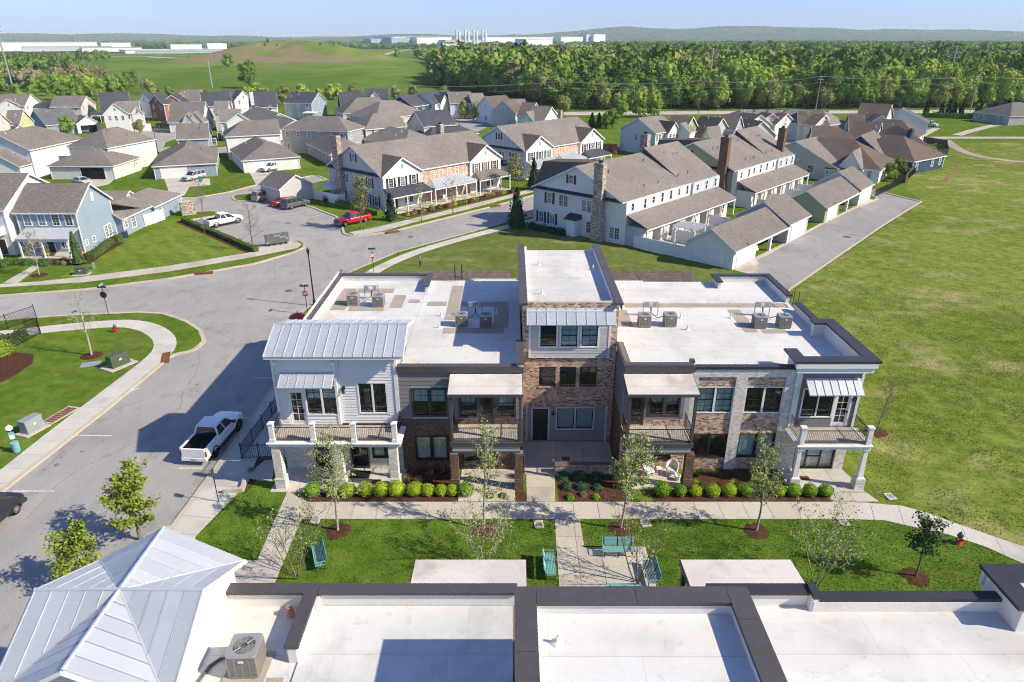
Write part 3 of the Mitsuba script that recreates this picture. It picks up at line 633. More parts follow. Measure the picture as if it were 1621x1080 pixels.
def railing(parent, p0, p1, z, h=1.0, step=0.115, mat=None, name='railing'):
 """top and bottom rail with balusters between two ground points"""
 p0, p1 = np.array(p0, float), np.array(p1, float); L = np.linalg.norm(p1 - p0)
 fr = frame(p0, math.atan2(*(p1 - p0)[::-1]), z)
 k = part(parent, name, MB(fr).box(0, L, -0.02, 0.02, h - 0.045, h).box(0, L, -0.015, 0.015, 0.08, 0.11), mat or IRON)
 m = MB(fr); n = max(2, int(L / step))
 for i in range(n): x = (i + 0.5) * L / n; m.box(x - 0.009, x + 0.009, -0.009, 0.009, 0.112, h - 0.046)
 part(k, 'balusters', m, mat or IRON, kind='stuff')
 return k
def coping(parent, pts, w, z, h=0.12, mat=None, name='coping', drop=0.0):
 """cap boards along a polyline (centre line); each straight piece a part, mitred by shapely"""
 pts = [np.array(p, float) for p in pts]
 full = LineString(pts).buffer(w / 2, cap_style=2, join_style=2)
 part(parent, name, MB().prism(full, z - h, z), mat or COPING)
def metal_awning(parent, x0, x1, yt, zt, yb, zb, n, name='awning', side=True):
 k = part(parent, name, MB().hexa([(x0, yb, zb - 0.07), (x1, yb, zb - 0.07), (x1, yt, zt - 0.12), (x0, yt, zt - 0.12)], [(x0, yb, zb - 0.01), (x1, yb, zb - 0.01), (x1, yt, zt - 0.01), (x0, yt, zt - 0.01)]), WHITE)
 w = (x1 - x0) / n
 nv = np.array([0, zt - zb, -(yt - yb)], float); nv = -nv / np.linalg.norm(nv)
 if nv[2] < 0: nv = -nv
 for i in range(n):
  a, b = x0 + i * w, x0 + (i + 1) * w
  m = MB().hexa([(a, yb - 0.03, zb), (b - 0.012, yb - 0.03, zb), (b - 0.012, yt, zt), (a, yt, zt)], [np.array(q) + nv * 0.02 for q in ((a, yb - 0.03, zb), (b - 0.012, yb - 0.03, zb), (b - 0.012, yt, zt), (a, yt, zt))])
  m.hexa([(a, yb - 0.03, zb + 0.018), (a + 0.03, yb - 0.03, zb + 0.018), (a + 0.03, yt, zt + 0.018), (a, yt, zt + 0.018)], [np.array(q) + nv * 0.06 for q in ((a, yb - 0.03, zb), (a + 0.03, yb - 0.03, zb), (a + 0.03, yt, zt), (a, yt, zt))])
  part(k, 'panel', m, METAL[(i * 7 + n) % 3])
 return k
YF = 39.2
# ---- unit A: white end townhome
A = thing('townhome', 'white lap sided end townhome with sloped metal roof and long white balcony', 'townhome')
AX0, AX1 = -15.35, -7.38
part(A, 'body', MB().box(AX0 + 0.02, AX1 - 0.01, YF + 0.42, 57.7, 0, 7.22), B_WHITE)
part(A, 'side_wall', MB().box(AX0, AX0 + 0.019, YF, 57.7, 0, 8.2), SIDE['white'])
winA = [(-13.4, -12.42, 4.5, 6.6), (-12.3, -11.4, 4.5, 6.6)]
bay = [(-14.5, -13.55, 3.7, 6.15), (-13.35, -11.35, 4.5, 6.55)]
rightw = [(-9.95, -8.2, 4.5, 6.65)]
low = [(-13.35, -12.3, 0.05, 2.6), (-10.9, -9.75, 0.05, 2.6), (-9.4, -7.75, 1.0, 2.7)]
facade(A, 'upper_wall', -15.3, -11.25, 3.66, 8.55, YF - 0.2, WHITE, bay, 0.3)
facade(A, 'upper_wall', -11.25, AX1, 3.66, 8.55, YF, WHITE, rightw, 0.3)
boards(A, -15.14, -11.43, 3.72, 8.5, YF - 0.2, 0.2, BOARD_W, [(a - 0.11, b + 0.11, c - 0.11, d + 0.11) for a, b, c, d in bay], 0.055)
boards(A, -11.09, -7.61, 3.72, 8.5, YF, 0.2, BOARD_W, [(a - 0.11, b + 0.11, c - 0.11, d + 0.11) for a, b, c, d in rightw], 0.055)
for x0, x1, y in ((-15.32, -15.15, YF - 0.28), (-11.42, -11.26, YF - 0.28), (-11.25, -11.1, YF - 0.09), (-7.6, -7.36, YF - 0.09)):
 part(A, 'corner_board', MB().box(x0, x1, y, y + 0.2, 3.72, 8.5), WHITE)
door_s(A, -14.5, -13.55, 3.7, 6.15, YF - 0.15, WHITE, (2, 4))
window_s(A, -13.35, -11.35, 4.5, 6.55, YF - 0.2, 2, gap=0.13, blind='high')
window_s(A, -9.95, -8.2, 4.5, 6.65, YF, 2, gap=0.12)
facade(A, 'lower_wall', AX0, AX1, 0, 3.3, YF, B_WHITE, low, 0.3)
door_s(A, -13.35, -12.3, 0.05, 2.6, YF + 0.05, SASH_BLACK, (1, 1), SASH_BLACK)
door_s(A, -10.9, -9.75, 0.05, 2.6, YF + 0.05, SASH_BLACK, (1, 1), SASH_BLACK, name='door')
window_s(A, -9.4, -7.75, 1.0, 2.7, YF, 2, trim=SASH_BLACK, gap=0.06, grid=(1, 1), hung=False, blind='full', tw=0.05)
# balcony
bA = part(A, 'balcony', MB().box(-15.45, -7.1, 36.85, YF - 0.26, 3.3, 3.62).box(-15.55, -7.0, 36.75, YF - 0.26, 3.52, 3.60), WHITE)
part(bA, 'deck', MB().box(-15.2, -7.35, 37.05, YF - 0.27, 3.62, 3.66), DECK)
px_ = (-15.17, -12.58, -10.0, -7.42)
for x in px_:
 part(bA, 'post', MB().box(x - 0.15, x + 0.15, 36.9, 37.2, 3.66, 4.9).box(x - 0.19, x + 0.19, 36.86, 37.24, 4.9, 4.98).hexa([(x - 0.19, 36.86, 4.98), (x + 0.19, 36.86, 4.98), (x + 0.19, 37.24, 4.98), (x - 0.19, 37.24, 4.98)], [(x - 0.02, 37.03, 5.06), (x + 0.02, 37.03, 5.06), (x + 0.02, 37.07, 5.06), (x - 0.02, 37.07, 5.06)]).box(x - 0.18, x + 0.18, 36.87, 37.23, 3.66, 3.84), WHITE)
for a, b in zip(px_[:-1], px_[1:]): railing(A, (a + 0.16, 37.05), (b - 0.16, 37.05), 3.66, 1.0)
railing(A, (-15.2, 37.2), (-15.2, YF - 0.3), 3.66, 1.0); railing(A, (-7.35, 37.2), (-7.35, YF - 0.1), 3.66, 1.0)
for x in (-15.08, -11.15, -7.62):
 part(A, 'pillar', MB().box(x - 0.27, x + 0.27, 36.9, 37.44, 0.85, 3.3).box(x - 0.33, x + 0.33, 36.84, 37.5, 0, 0.8).box(x - 0.35, x + 0.35, 36.82, 37.52, 0.8, 0.86), B_WHITE)
# standing seam roof
ey, ez, ry, rz, by, bz = 38.35, 8.93, 41.05, 10.02, 43.75, 9.2
rx0, rx1 = -15.5, -6.78
gab = MB(); gab.extr([(YF - 0.15, 8.5), (43.3, 7.0), (43.3, 9.2), (ry, rz - 0.12), (YF - 0.15, 9.15)], AX0 + 0.03, AX1 - 0.03)
part(A, 'gable', gab, WHITE)
roofA = part(A, 'metal_roof', MB().hexa([(rx0, ey, ez - 0.2), (rx1, ey, ez - 0.2), (rx1, ry, rz - 0.2), (rx0, ry, rz - 0.2)], [(rx0, ey, ez), (rx1, ey, ez), (rx1, ry, rz), (rx0, ry, rz)]).hexa([(rx0, ry, rz - 0.2), (rx1, ry, rz - 0.2), (rx1, by, bz - 0.2), (rx0, by, bz - 0.2)], [(rx0, ry, rz), (rx1, ry, rz), (rx1, by, bz), (rx0, by, bz)]), WHITE)
def seam_panels(parent, p0, p1, q0, q1, n, up, rib=0.05, name='panel', mats=METAL):
 """panels between eave edge p0-p1 and ridge edge q0-q1"""
 p0, p1, q0, q1 = (np.array(v, float) for v in (p0, p1, q0, q1))
 up = np.array(up, float); up /= np.linalg.norm(up)
 for i in range(n):
  a, b = i / n, (i + 1) / n - 0.01 / max(np.linalg.norm(p1 - p0), 1)
  A_, B_, C_, D_ = p0 + (p1 - p0) * a, p0 + (p1 - p0) * b, q0 + (q1 - q0) * b, q0 + (q1 - q0) * a
  m = MB().hexa([A_, B_, C_, D_], [v + up * 0.02 for v in (A_, B_, C_, D_)])
  c = a + 0.032 / max(np.linalg.norm(p1 - p0), 0.5)
  E_, F_ = p0 + (p1 - p0) * c, q0 + (q1 - q0) * (a + 0.032 / max(np.linalg.norm(q1 - q0), 0.5) if np.linalg.norm(q1 - q0) > 0.3 else b)
  m.hexa([v + up * 0.018 for v in (A_, E_, F_, D_)], [v + up * (0.02 + rib) for v in (A_, E_, F_, D_)])
  part(parent, name, m, mats[(i * 5 + n) % len(mats)])
def up_of(a, b, c):
 n = np.cross(np.array(b, float) - a, np.array(c, float) - a); n /= np.linalg.norm(n)
 return n if n[2] > 0 else -n
e0, e1, r0, r1 = (rx0, ey - 0.05, ez - 0.01), (rx1, ey - 0.05, ez - 0.01), (rx0, ry, rz + 0.003), (rx1, ry, rz + 0.003)
seam_panels(roofA, e0, e1, r0, r1, 14, up_of(e0, e1, r0))
g0, g1 = (rx0, by + 0.03, bz + 0.003), (rx1, by + 0.03, bz + 0.003)
seam_panels(roofA, g1, g0, r1, r0, 14, up_of(g0, g1, r0))
part(roofA, 'ridge_cap', MB().tube([(rx0, ry, rz + 0.03), (rx1, ry, rz + 0.03)], 0.07, 6), METAL[0])
for x in (-14.95, -11.3, -7.55):
 part(A, 'bracket', MB().box(x - 0.09, x + 0.09, 38.5, YF - 0.2, 8.3, 8.5).box(x - 0.07, x + 0.07, 38.95, YF - 0.2, 8.05, 8.3), WHITE)
metal_awning(A, -14.75, -11.35, YF - 0.26, 7.55, 37.95, 6.95, 6)
part(A, 'wall_lamp', MB().box(-10.98, -10.8, 38.95, 39.19, 6.25, 6.45).lathe([(0.12, 0), (0.05, 0.16)], (-10.89, 38.9, 6.1), 8), IRON)
part(A, 'flat_roof', MB().box(AX0 + 0.1, AX1, 43.3, 57.6, 7.2, 7.3), TPO)
pa = part(A, 'parapet', MB().box(AX0, AX0 + 0.3, 43.8, 57.6, 7.22, 7.82).box(AX0, AX1, 57.6, 57.85, 7.22, 7.82).box(AX1 - 0.02, AX1 + 0.24, 54.7, 57.6, 7.22, 7.82), TPO_WALL)
coping(A, [(AX0 + 0.13, 43.9), (AX0 + 0.13, 57.75), (AX1 + 0.13, 57.75), (AX1 + 0.13, 54.6)], 0.5, 7.95, 0.14)
part(A, 'boot_scraper', MB().tube([(-9.9, 38.4, 0.02), (-9.9, 38.4, 0.75), (-9.7, 37.6, 0.75), (-9.7, 37.6, 0.02)], 0.025, 5), IRON)
# ---- unit B: dark gray townhome
B = thing('townhome', 'dark gray boarded townhome with brown brick ground floor, between white end townhome and brick tower', 'townhome')
BX0, BX1 = -7.37, 0.72
part(B, 'body', MB().box(BX0 + 0.02, BX1 - 0.05, YF + 0.32, 57.7, 0, 7.2), B_DARK)
hu = [(-6.45, -4.35, 4.3, 6.2), (-3.4, -2.35, 4.2, 6.1), (-2.05, -1.25, 3.62, 6.0), (-0.95, 0.15, 4.2, 6.1)]
hl = [(-6.45, -4.35, 0.85, 2.65), (-3.3, -1.0, 0.3, 2.6)]
facade(B, 'upper_wall', BX0, BX1, 3.98, 7.5, YF, PANEL_G, [(a, b, max(c, 3.98), d) for a, b, c, d in hu], 0.3)
facade(B, 'lower_wall', BX0, BX1, 0, 3.975, YF - 0.03, B_DARK, hl + [(-2.05, -1.25, 3.62, 3.98)], 0.33)
boards(B, BX0 + 0.05, -4.08, 4.0, 7.45, YF, 0.32, BOARD, [(a - 0.11, b + 0.11, c - 0.11, d + 0.11) for a, b, c, d in hu], 0.035)
boards(B, -4.06, BX1, 4.0, 7.45, YF, 0.32, BOARD, [(a - 0.11, b + 0.11, c - 0.11, d + 0.11) for a, b, c, d in hu], 0.034)
part(B, 'cornice', MB().box(BX0, BX1, YF - 0.16, YF + 0.1, 7.47, 7.82), COPING)
window_s(B, -6.45, -4.35, 4.3, 6.2, YF, 2, SASH_BLACK, SASH_BROWN, 'top', 0.12, tw=0.12)
window_s(B, -3.4, -2.35, 4.2, 6.1, YF, 1, SASH_BLACK, SASH_BROWN, 'top', grid=(3, 2))
window_s(B, -0.95, 0.15, 4.2, 6.1, YF, 1, SASH_BLACK, SASH_BROWN, 'top', grid=(3, 2))
door_s(B, -2.05, -1.25, 3.62, 6.0, YF, SASH_BROWN, (1, 1), SASH_BROWN)
window_s(B, -6.45, -4.35, 0.85, 2.65, YF - 0.03, 2, SASH_BLACK, SASH_BLACK, 'curtain', 0.1, (1, 1), False, tw=0.06)
window_s(B, -3.3, -1.0, 0.3, 2.6, YF - 0.03, 2, SASH_BLACK, SASH_BLACK, None, 0.08, (1, 1), False, tw=0.06, name='shop_window')
def balcony_gray(P, x0, x1, zf):
 k = part(P, 'balcony', MB().box(x0, x1, 36.95, YF - 0.04, zf - 0.18, zf - 0.03).box(x0 - 0.04, x1 + 0.04, 36.9, 37.1, zf - 0.3, zf - 0.02), COPING)
 part(k, 'deck', MB().box(x0 + 0.06, x1 - 0.06, 37.11, YF - 0.05, zf - 0.03, zf + 0.01), DECK)
 part(P, 'beam', MB().box(x0 + 0.1, x1 - 0.1, 36.98, 37.2, zf - 0.78, zf - 0.31), PANEL_G)
 part(P, 'beam_trim', MB().box(x0 + 0.1, x1 - 0.1, 36.93, 36.975, zf - 0.82, zf - 0.68).box((x0 + x1) / 2 - 0.05, (x0 + x1) / 2 + 0.05, 36.935, 36.975, zf - 0.675, zf - 0.315), COPING)
 for x in (x0 + 0.1, x1 - 0.1): part(P, 'post', MB().box(x - 0.09, x + 0.09, 37.0, 37.18, zf - 0.02, 6.86), COPING)
 railing(P, (x0 + 0.2, 37.06), (x1 - 0.2, 37.06), zf, 1.0)
 railing(P, (x0 + 0.1, 37.2), (x0 + 0.1, YF - 0.06), zf, 1.0); railing(P, (x1 - 0.1, 37.2), (x1 - 0.1, YF - 0.06), zf, 1.0)
 c = part(P, 'canopy', MB().hexa([(x0 - 0.1, 36.9, 6.85), (x1 + 0.08, 36.9, 6.85), (x1 + 0.08, YF - 0.17, 7.15), (x0 - 0.1, YF - 0.17, 7.15)], [(x0 - 0.1, 36.9, 7.02), (x1 + 0.08, 36.9, 7.02), (x1 + 0.08, YF - 0.17, 7.38), (x0 - 0.1, YF - 0.17, 7.38)]), COPING)
 part(c, 'membrane', MB().hexa([(x0 - 0.06, 36.95, 7.03), (x1 + 0.04, 36.95, 7.03), (x1 + 0.04, YF - 0.18, 7.385), (x0 - 0.06, YF - 0.18, 7.385)], [(x0 - 0.06, 36.95, 7.05), (x1 + 0.04, 36.95, 7.05), (x1 + 0.04, YF - 0.18, 7.405), (x0 - 0.06, YF - 0.18, 7.405)]), TPO_OLD)
balcony_gray(B, -3.9, 0.6, 3.6)
for x in (-3.7, 0.47): part(B, 'pillar', MB().box(x - 0.25, x + 0.25, 36.8, 37.3, 0, 2.8).box(x - 0.28, x + 0.28, 36.77, 37.33, 0, 0.85), B_DARK)
part(B, 'flat_roof', MB().box(BX0 + 0.01, BX1 - 0.1, YF + 0.25, 57.75, 7.2, 7.3), TPO)
part(B, 'parapet', MB().box(BX0, BX1 - 0.4, YF, YF + 0.3, 7.5, 7.8).box(BX1 - 0.38, BX1, YF, 42.68, 7.2, 8.05), TPO_WALL)
coping(B, [(BX0 + 0.02, YF + 0.07), (BX1 - 0.45, YF + 0.07)], 0.46, 7.92, 0.12)
coping(B, [(BX1 - 0.19, YF - 0.2), (BX1 - 0.19, 42.66)], 0.48, 8.2, 0.14)
part(B, 'gutter', MB().box(-3.6, 0.4, 57.75, 57.9, 7.2, 7.42), WHITE)
part(B, 'wall_lamp', MB().box(-1.1, -1.0, 39.0, 39.16, 5.0, 5.2), IRON)
# brown shingle porch roofs behind the row
# ---- unit C: brick tower
C = thing('townhome', 'tall three storey brown brick townhome with dark coping, middle of the flat roofed row', 'townhome')
CX0, CX1, CY = 0.75, 7.18, 42.7
part(C, 'body', MB().box(CX0, CX1, CY + 0.5, 56.4, 0, 10.3), B_TOWER)
hc = [(1.18, 6.68, 6.95, 9.6), (1.9, 3.05, 4.55, 6.1), (3.33, 4.48, 4.55, 6.1), (4.74, 5.93, 4.55, 6.1), (1.0, 6.85, 0, 2.98)]
facade(C, 'front_wall', CX0, CX1, 0, 10.9, CY, B_TOWER, hc, 0.32)
hb = [(1.93, 3.02, 7.72, 9.3), (3.36, 4.46, 7.72, 9.3), (4.75, 5.84, 7.72, 9.3)]
facade(C, 'bay_wall', 1.18, 6.68, 6.95, 9.9, CY - 0.06, BOARD_L[0], hb, 0.3)
boards(C, 1.3, 6.56, 7.0, 9.85, CY - 0.06, 0.2, BOARD_L, [(1.82, 5.95, 7.61, 9.41)], 0.045)
part(C, 'corner_board', MB().box(1.14, 1.29, CY - 0.12, CY - 0.061, 6.93, 9.9).box(6.57, 6.72, CY - 0.12, CY - 0.061, 6.93, 9.9).box(1.14, 6.72, CY - 0.13, CY - 0.061, 6.86, 6.93), WHITE)
for i, (a, b, c, d) in enumerate(hb): window_s(C, a, b, c, d, CY - 0.06, 1, SASH_BLACK, WHITE, (None, 'full', 'full')[i], tw=0.12)
for a, b, c, d in hc[1:4]:
 window_s(C, a, b, c, d, CY + 0.06, 1, SASH_BLACK, SASH_BLACK, None, grid=(1, 1), tw=0.0)
 part(C, 'sill', MB().box(a - 0.06, b + 0.06, CY - 0.05, CY + 0.06, c - 0.09, c), B_TOWER)
lint = MB()
for z0 in (6.62,):
 n = 44
 for i in range(n):
  x = 1.12 + (6.74 - 1.12) * i / n
  lint.box(x + 0.012, x + 0.115, CY - 0.02, CY + 0.01, z0, z0 + 0.24)
part(C, 'soldier_course', lint, B_TOWER, kind='stuff')
facade(C, 'entry_wall', 1.0, 6.85, 0, 2.98, CY + 0.16, PANEL_G, [(1.5, 2.6, 0.06, 2.7), (3.25, 5.85, 1.05, 2.75)], 0.26)
for i in range(12):
 x = 1.08 + i * 0.5
 if 1.35 < x < 2.75: continue
 z1 = 0.9 if 3.1 < x < 6.0 else 2.95
 part(C, 'batten', MB().box(x - 0.025, x + 0.025, CY + 0.135, CY + 0.16, 0.05, z1), PANEL_G)
door_s(C, 1.5, 2.6, 0.06, 2.7, CY + 0.18, SASH_BLACK, trim=WHITE, glass=False)
window_s(C, 3.25, 5.85, 1.05, 2.75, CY + 0.16, 2, SASH_BLACK, WHITE, 'full', 0.12, (1, 1), False)
part(C, 'entry_trim', MB().box(1.0, 1.12, CY - 0.02, CY + 0.15, 0.05, 2.97).box(6.73, 6.85, CY - 0.02, CY + 0.15, 0.05, 2.97), WHITE)
part(C, 'wall_lamp', MB().lathe([(0.13, 0), (0.1, 0.08), (0.03, 0.2)], (2.95, CY + 0.0, 2.3), 10).box(2.92, 2.98, CY + 0.02, CY + 0.15, 2.5, 2.56), IRON)
metal_awning(C, 0.98, 6.95, CY - 0.01, 10.5, CY - 0.85, 9.62, 9)
part(C, 'flat_roof', MB().box(CX0 + 0.1, CX1 - 0.1, CY - 0.05, 56.35, 10.3, 10.42).hexa([(1.0, CY - 0.25, 10.3), (6.95, CY - 0.25, 10.3), (6.95, CY - 0.05, 10.3), (1.0, CY - 0.05, 10.3)], [(1.0, CY - 0.25, 10.36), (6.95, CY - 0.25, 10.36), (6.95, CY - 0.05, 10.42), (1.0, CY - 0.05, 10.42)]), TPO)
part(C, 'parapet', MB().box(CX0 + 0.02, CX0 + 0.3, CY + 0.02, 56.4, 10.31, 10.86).box(CX1 - 0.3, CX1 - 0.02, CY + 0.02, 56.4, 10.31, 10.86).box(CX0 + 0.3, CX0 + 0.5, 56.1, 56.4, 10.43, 10.8).box(CX1 - 0.5, CX1 - 0.3, 56.1, 56.4, 10.43, 10.8), TPO_WALL)
for x in (CX0 + 0.02, CX1 - 0.05):
 part(C, 'coping', MB().box(x - 0.27, x + 0.27, CY - 0.45, 56.5, 10.86, 11.0).box(x - 0.27 if x < 3 else x + 0.21, x - 0.21 if x < 3 else x + 0.27, CY + 0.0, 56.5, 10.35, 10.859), COPING)
part(C, 'gutter', MB().box(CX0 + 0.4, CX1 - 0.4, 56.36, 56.5, 10.25, 10.45), WHITE)
solo('garden_wall', MB().box(2.95, 6.6, 38.55, 38.92, 0.0, 0.72).box(2.92, 6.63, 38.52, 38.95, 0.722, 0.80), B_TOWER, 'low brown brick garden wall before the porch of the brick tower', 'wall')
# ---- unit D: dark gray townhome right of the tower
D = thing('townhome', 'dark gray boarded townhome with pale canopy, between brick tower and white brick townhome', 'townhome')
DX0, DX1 = 7.2, 11.62
part(D, 'body', MB().box(DX0 + 0.05, DX1, YF + 0.32, 57.7, 0, 7.2), B_DARK)
hd = [(7.75, 8.6, 3.56, 6.0), (9.05, 10.95, 4.35, 6.1)]
facade(D, 'upper_wall', DX0 + 0.05, DX1, 3.98, 7.6, YF, PANEL_G, [(a, b, max(c, 3.98), d) for a, b, c, d in hd], 0.3)
facade(D, 'lower_wall', DX0 + 0.05, DX1, 0, 3.975, YF - 0.03, B_TOWER, [(7.75, 8.6, 3.56, 3.98), (8.4, 9.4, 0.9, 2.6), (9.7, 10.7, 0.9, 2.6)], 0.33)
boards(D, DX0 + 0.1, DX1 - 0.32, 4.0, 7.3, YF, 0.2, BOARD, [(a - 0.11, b + 0.11, c - 0.11, d + 0.11) for a, b, c, d in hd], 0.03)
door_s(D, 7.75, 8.6, 3.56, 6.0, YF, SASH_BROWN, (1, 1), SASH_BROWN)
window_s(D, 9.05, 10.95, 4.35, 6.1, YF, 2, SASH_BLACK, SASH_BROWN, 'top', 0.2)
window_s(D, 8.4, 9.4, 0.9, 2.6, YF - 0.03, 1, SASH_BLACK, SASH_BLACK, None, grid=(1, 1), tw=0.05)
window_s(D, 9.7, 10.7, 0.9, 2.6, YF - 0.03, 1, SASH_BLACK, SASH_BLACK, 'high', grid=(1, 1), tw=0.05)
for i in range(13):
 z = 3.98 + i * 0.31
 part(D, 'side_board', MB().hexa([(DX0 + 0.02, YF, z), (DX0 + 0.05, YF, z), (DX0 + 0.05, 42.68, z), (DX0 + 0.02, 42.68, z)], [(DX0 + 0.04, YF, z + 0.305), (DX0 + 0.05, YF, z + 0.305), (DX0 + 0.05, 42.68, z + 0.305), (DX0 + 0.04, 42.68, z + 0.305)]), BOARD[i % 2])
part(D, 'side_parapet', MB().box(DX0 + 0.05, DX0 + 0.35, YF + 0.31, 42.68, 7.2, 8.05), B_DARK); part(D, 'side_wall', MB().box(DX0 + 0.03, DX0 + 0.049, YF, 42.68, 0, 3.97), B_DARK)
balcony_gray(D, 7.2, 11.5, 3.5)
for x in (7.5, 11.42): part(D, 'pillar', MB().box(x - 0.28, x + 0.28, 36.85, 37.35, 0, 2.7).box(x - 0.31, x + 0.31, 36.82, 37.38, 0, 0.85), B_TOWER if x < 9 else B_DARK)
part(D, 'cornice', MB().box(DX0, DX1 + 0.1, YF - 0.18, YF + 0.1, 7.5, 7.88), COPING)
coping(D, [(DX0 + 0.17, 42.66), (DX0 + 0.17, YF + 0.05), (DX1 - 0.0, YF + 0.05)], 0.48, 8.02, 0.13)
coping(D, [(DX1 - 0.0, YF + 0.32), (DX1 - 0.0, YF + 0.7)], 0.3, 8.1, 0.2)
part(D, 'flat_roof', MB().box(DX0 + 0.3, DX1, YF + 0.28, 57.75, 7.2, 7.3), TPO)
# ---- unit E: white brick corner townhome
E = thing('townhome', 'white painted brick corner townhome with brown brick panels and slim columned balcony', 'townhome')
EX0, EX1, EX2 = 11.63, 18.3, 22.62
part(E, 'body', MB().box(EX0, EX2 - 0.02, YF + 0.42, 57.5, 0, 7.2), B_WHITE)
part(E, 'east_wall', MB().box(EX2 - 0.02, EX2, YF + 0.43, 57.5, 0, 7.3), B_WHITE)
cols_ = ((12.05, 14.48), (15.22, 17.7))
facade(E, 'front_wall', EX0, EX1, 0, 7.62, YF, B_WHITE, [(a, b, -1, 7.08) for a, b in cols_], 0.4)
for a, b in cols_:
 for z0, z1 in ((6.3, 7.1), (2.78, 4.42), (-0.1, 0.92)):
  m = MB().box(a, b, YF + 0.12, YF + 0.38, z0, z1)
  if z1 > 3: m.box(a, b, YF + 0.09, YF + 0.12, z0, z0 + 0.2)
  part(E, 'brick_panel', m, B_TOWER)
 window_s(E, a + 0.08, b - 0.06, 4.45, 6.27, YF + 0.14, 2, SASH_BLACK, WHITE, 'full' if a < 13 else None, 0.14, (2, 2), tw=0.07)
 window_s(E, a + 0.06, b - 0.06, 0.98, 2.75, YF + 0.14, 2, SASH_BLACK, SASH_BLACK, None if a < 13 else 'full', 0.08, (1, 1), False, tw=0.06)
part(E, 'front_parapet', MB().box(EX0 + 0.1, EX1, YF + 0.0, YF + 0.28, 7.622, 7.72), COPING_B)
coping(E, [(EX0 + 0.15, YF + 0.1), (EX1 - 0.02, YF + 0.1)], 0.42, 7.86, 0.13, COPING_B)
# corner bay
he = [(19.0, 21.0, 4.22, 6.2), (21.2, 22.12, 3.5, 5.85)]
facade(E, 'bay_wall', EX1, EX2, 3.3, 7.6, YF - 0.02, PANEL_G, he, 0.32)
boards(E, 18.68, 22.48, 3.5, 7.35, YF - 0.02, 0.2, BOARD, [(a - 0.11, b + 0.11, c - 0.11, d + 0.11) for a, b, c, d in he], 0.03)
part(E, 'corner_board', MB().box(EX1, 18.67, YF - 0.1, YF - 0.021, 3.45, 7.6), WHITE)
part(E, 'corner_board', MB().box(22.49, EX2 + 0.03, YF - 0.1, YF - 0.021, 3.45, 7.6), WHITE)
part(E, 'corner_board', MB().box(18.68, 22.48, YF - 0.09, YF - 0.021, 7.36, 7.6), WHITE)
window_s(E, 19.0, 21.0, 4.22, 6.2, YF - 0.02, 2, SASH_BLACK, WHITE, None, 0.1, (2, 2))
door_s(E, 21.2, 22.12, 3.5, 5.85, YF - 0.0, WHITE, (2, 4))
metal_awning(E, 18.9, 22.4, YF - 0.06, 7.05, 38.2, 6.3, 7)
part(E, 'wall_lamp', MB().box(22.25, 22.4, 38.95, 39.15, 5.4, 5.65), IRON)
part(E, 'lower_wall', MB().box(EX1, 19.15, YF + 0.0, YF + 0.4, 0, 3.3).box(21.95, EX2, YF + 0.0, YF + 0.4, 0, 3.3).box(19.15, 21.95, YF + 0.0, YF + 0.4, 2.72, 3.3), B_WHITE)
m = MB(); ring(m, 19.17, 21.93, 0.05, 2.7, 0.09, YF + 0.12, YF + 0.22)
for x in (20.05, 21.0): m.box(x - 0.05, x + 0.05, YF + 0.12, YF + 0.22, 0.14, 2.61)
m.box(20.1, 20.95, YF + 0.12, YF + 0.22, 0.95, 1.02)
sf = part(E, 'shop_front', m, SASH_BLACK)
part(sf, 'pane', MB().quad((19.2, YF + 0.17, 0.1), (21.9, YF + 0.17, 0.1), (21.9, YF + 0.17, 2.65), (19.2, YF + 0.17, 2.65)), GLASS)
part(sf, 'room', MB().box(19.15, 21.95, YF + 0.6, YF + 0.63, 0, 2.75).box(19.15, 21.95, YF + 0.24, YF + 0.6, 0.0, 0.02), ROOM)
em = MB()
for i in range(28):
 a = i * 2 * math.pi / 28
 em.box(21.46 + 0.27 * math.cos(a) - 0.025, 21.46 + 0.27 * math.cos(a) + 0.025, YF + 0.155, YF + 0.166, 1.85 + 0.27 * math.sin(a) - 0.025, 1.85 + 0.27 * math.sin(a) + 0.025)
for z, w in ((1.9, 0.16), (1.82, 0.2), (1.5, 0.2), (1.44, 0.14)): em.box(21.46 - w, 21.46 + w, YF + 0.155, YF + 0.166, z - 0.015, z + 0.015)
part(sf, 'emblem', em, WHITE, 'white round emblem on the glass door')
bE = part(E, 'balcony', MB().box(18.2, 22.85, 36.9, YF - 0.11, 3.08, 3.38).box(18.12, 22.93, 36.82, YF - 0.11, 3.3, 3.36), WHITE)
part(bE, 'deck', MB().box(18.4, 22.65, 37.05, YF - 0.12, 3.38, 3.42), DECK)
for x in (18.42, 22.66):
 part(bE, 'post', MB().box(x - 0.15, x + 0.15, 36.95, 37.25, 3.42, 4.55).box(x - 0.19, x + 0.19, 36.91, 37.29, 4.55, 4.65), WHITE)
 part(E, 'column', MB().hexa([(x - 0.17, 36.95, 0.9), (x + 0.17, 36.95, 0.9), (x + 0.17, 37.29, 0.9), (x - 0.17, 37.29, 0.9)], [(x - 0.12, 37.0, 2.95), (x + 0.12, 37.0, 2.95), (x + 0.12, 37.24, 2.95), (x - 0.12, 37.24, 2.95)]).box(x - 0.2, x + 0.2, 36.92, 37.32, 2.95, 3.08).box(x - 0.22, x + 0.22, 36.9, 37.34, 0.86, 0.9), WHITE)
 part(E, 'pedestal', MB().box(x - 0.3, x + 0.3, 36.82, 37.42, 0, 0.86), B_WHITE)
railing(E, (18.57, 37.1), (22.51, 37.1), 3.42, 0.95); railing(E, (18.42, 37.25), (18.42, YF - 0.12), 3.42, 0.95); railing(E, (22.66, 37.25), (22.66, YF - 0.12), 3.42, 0.95)
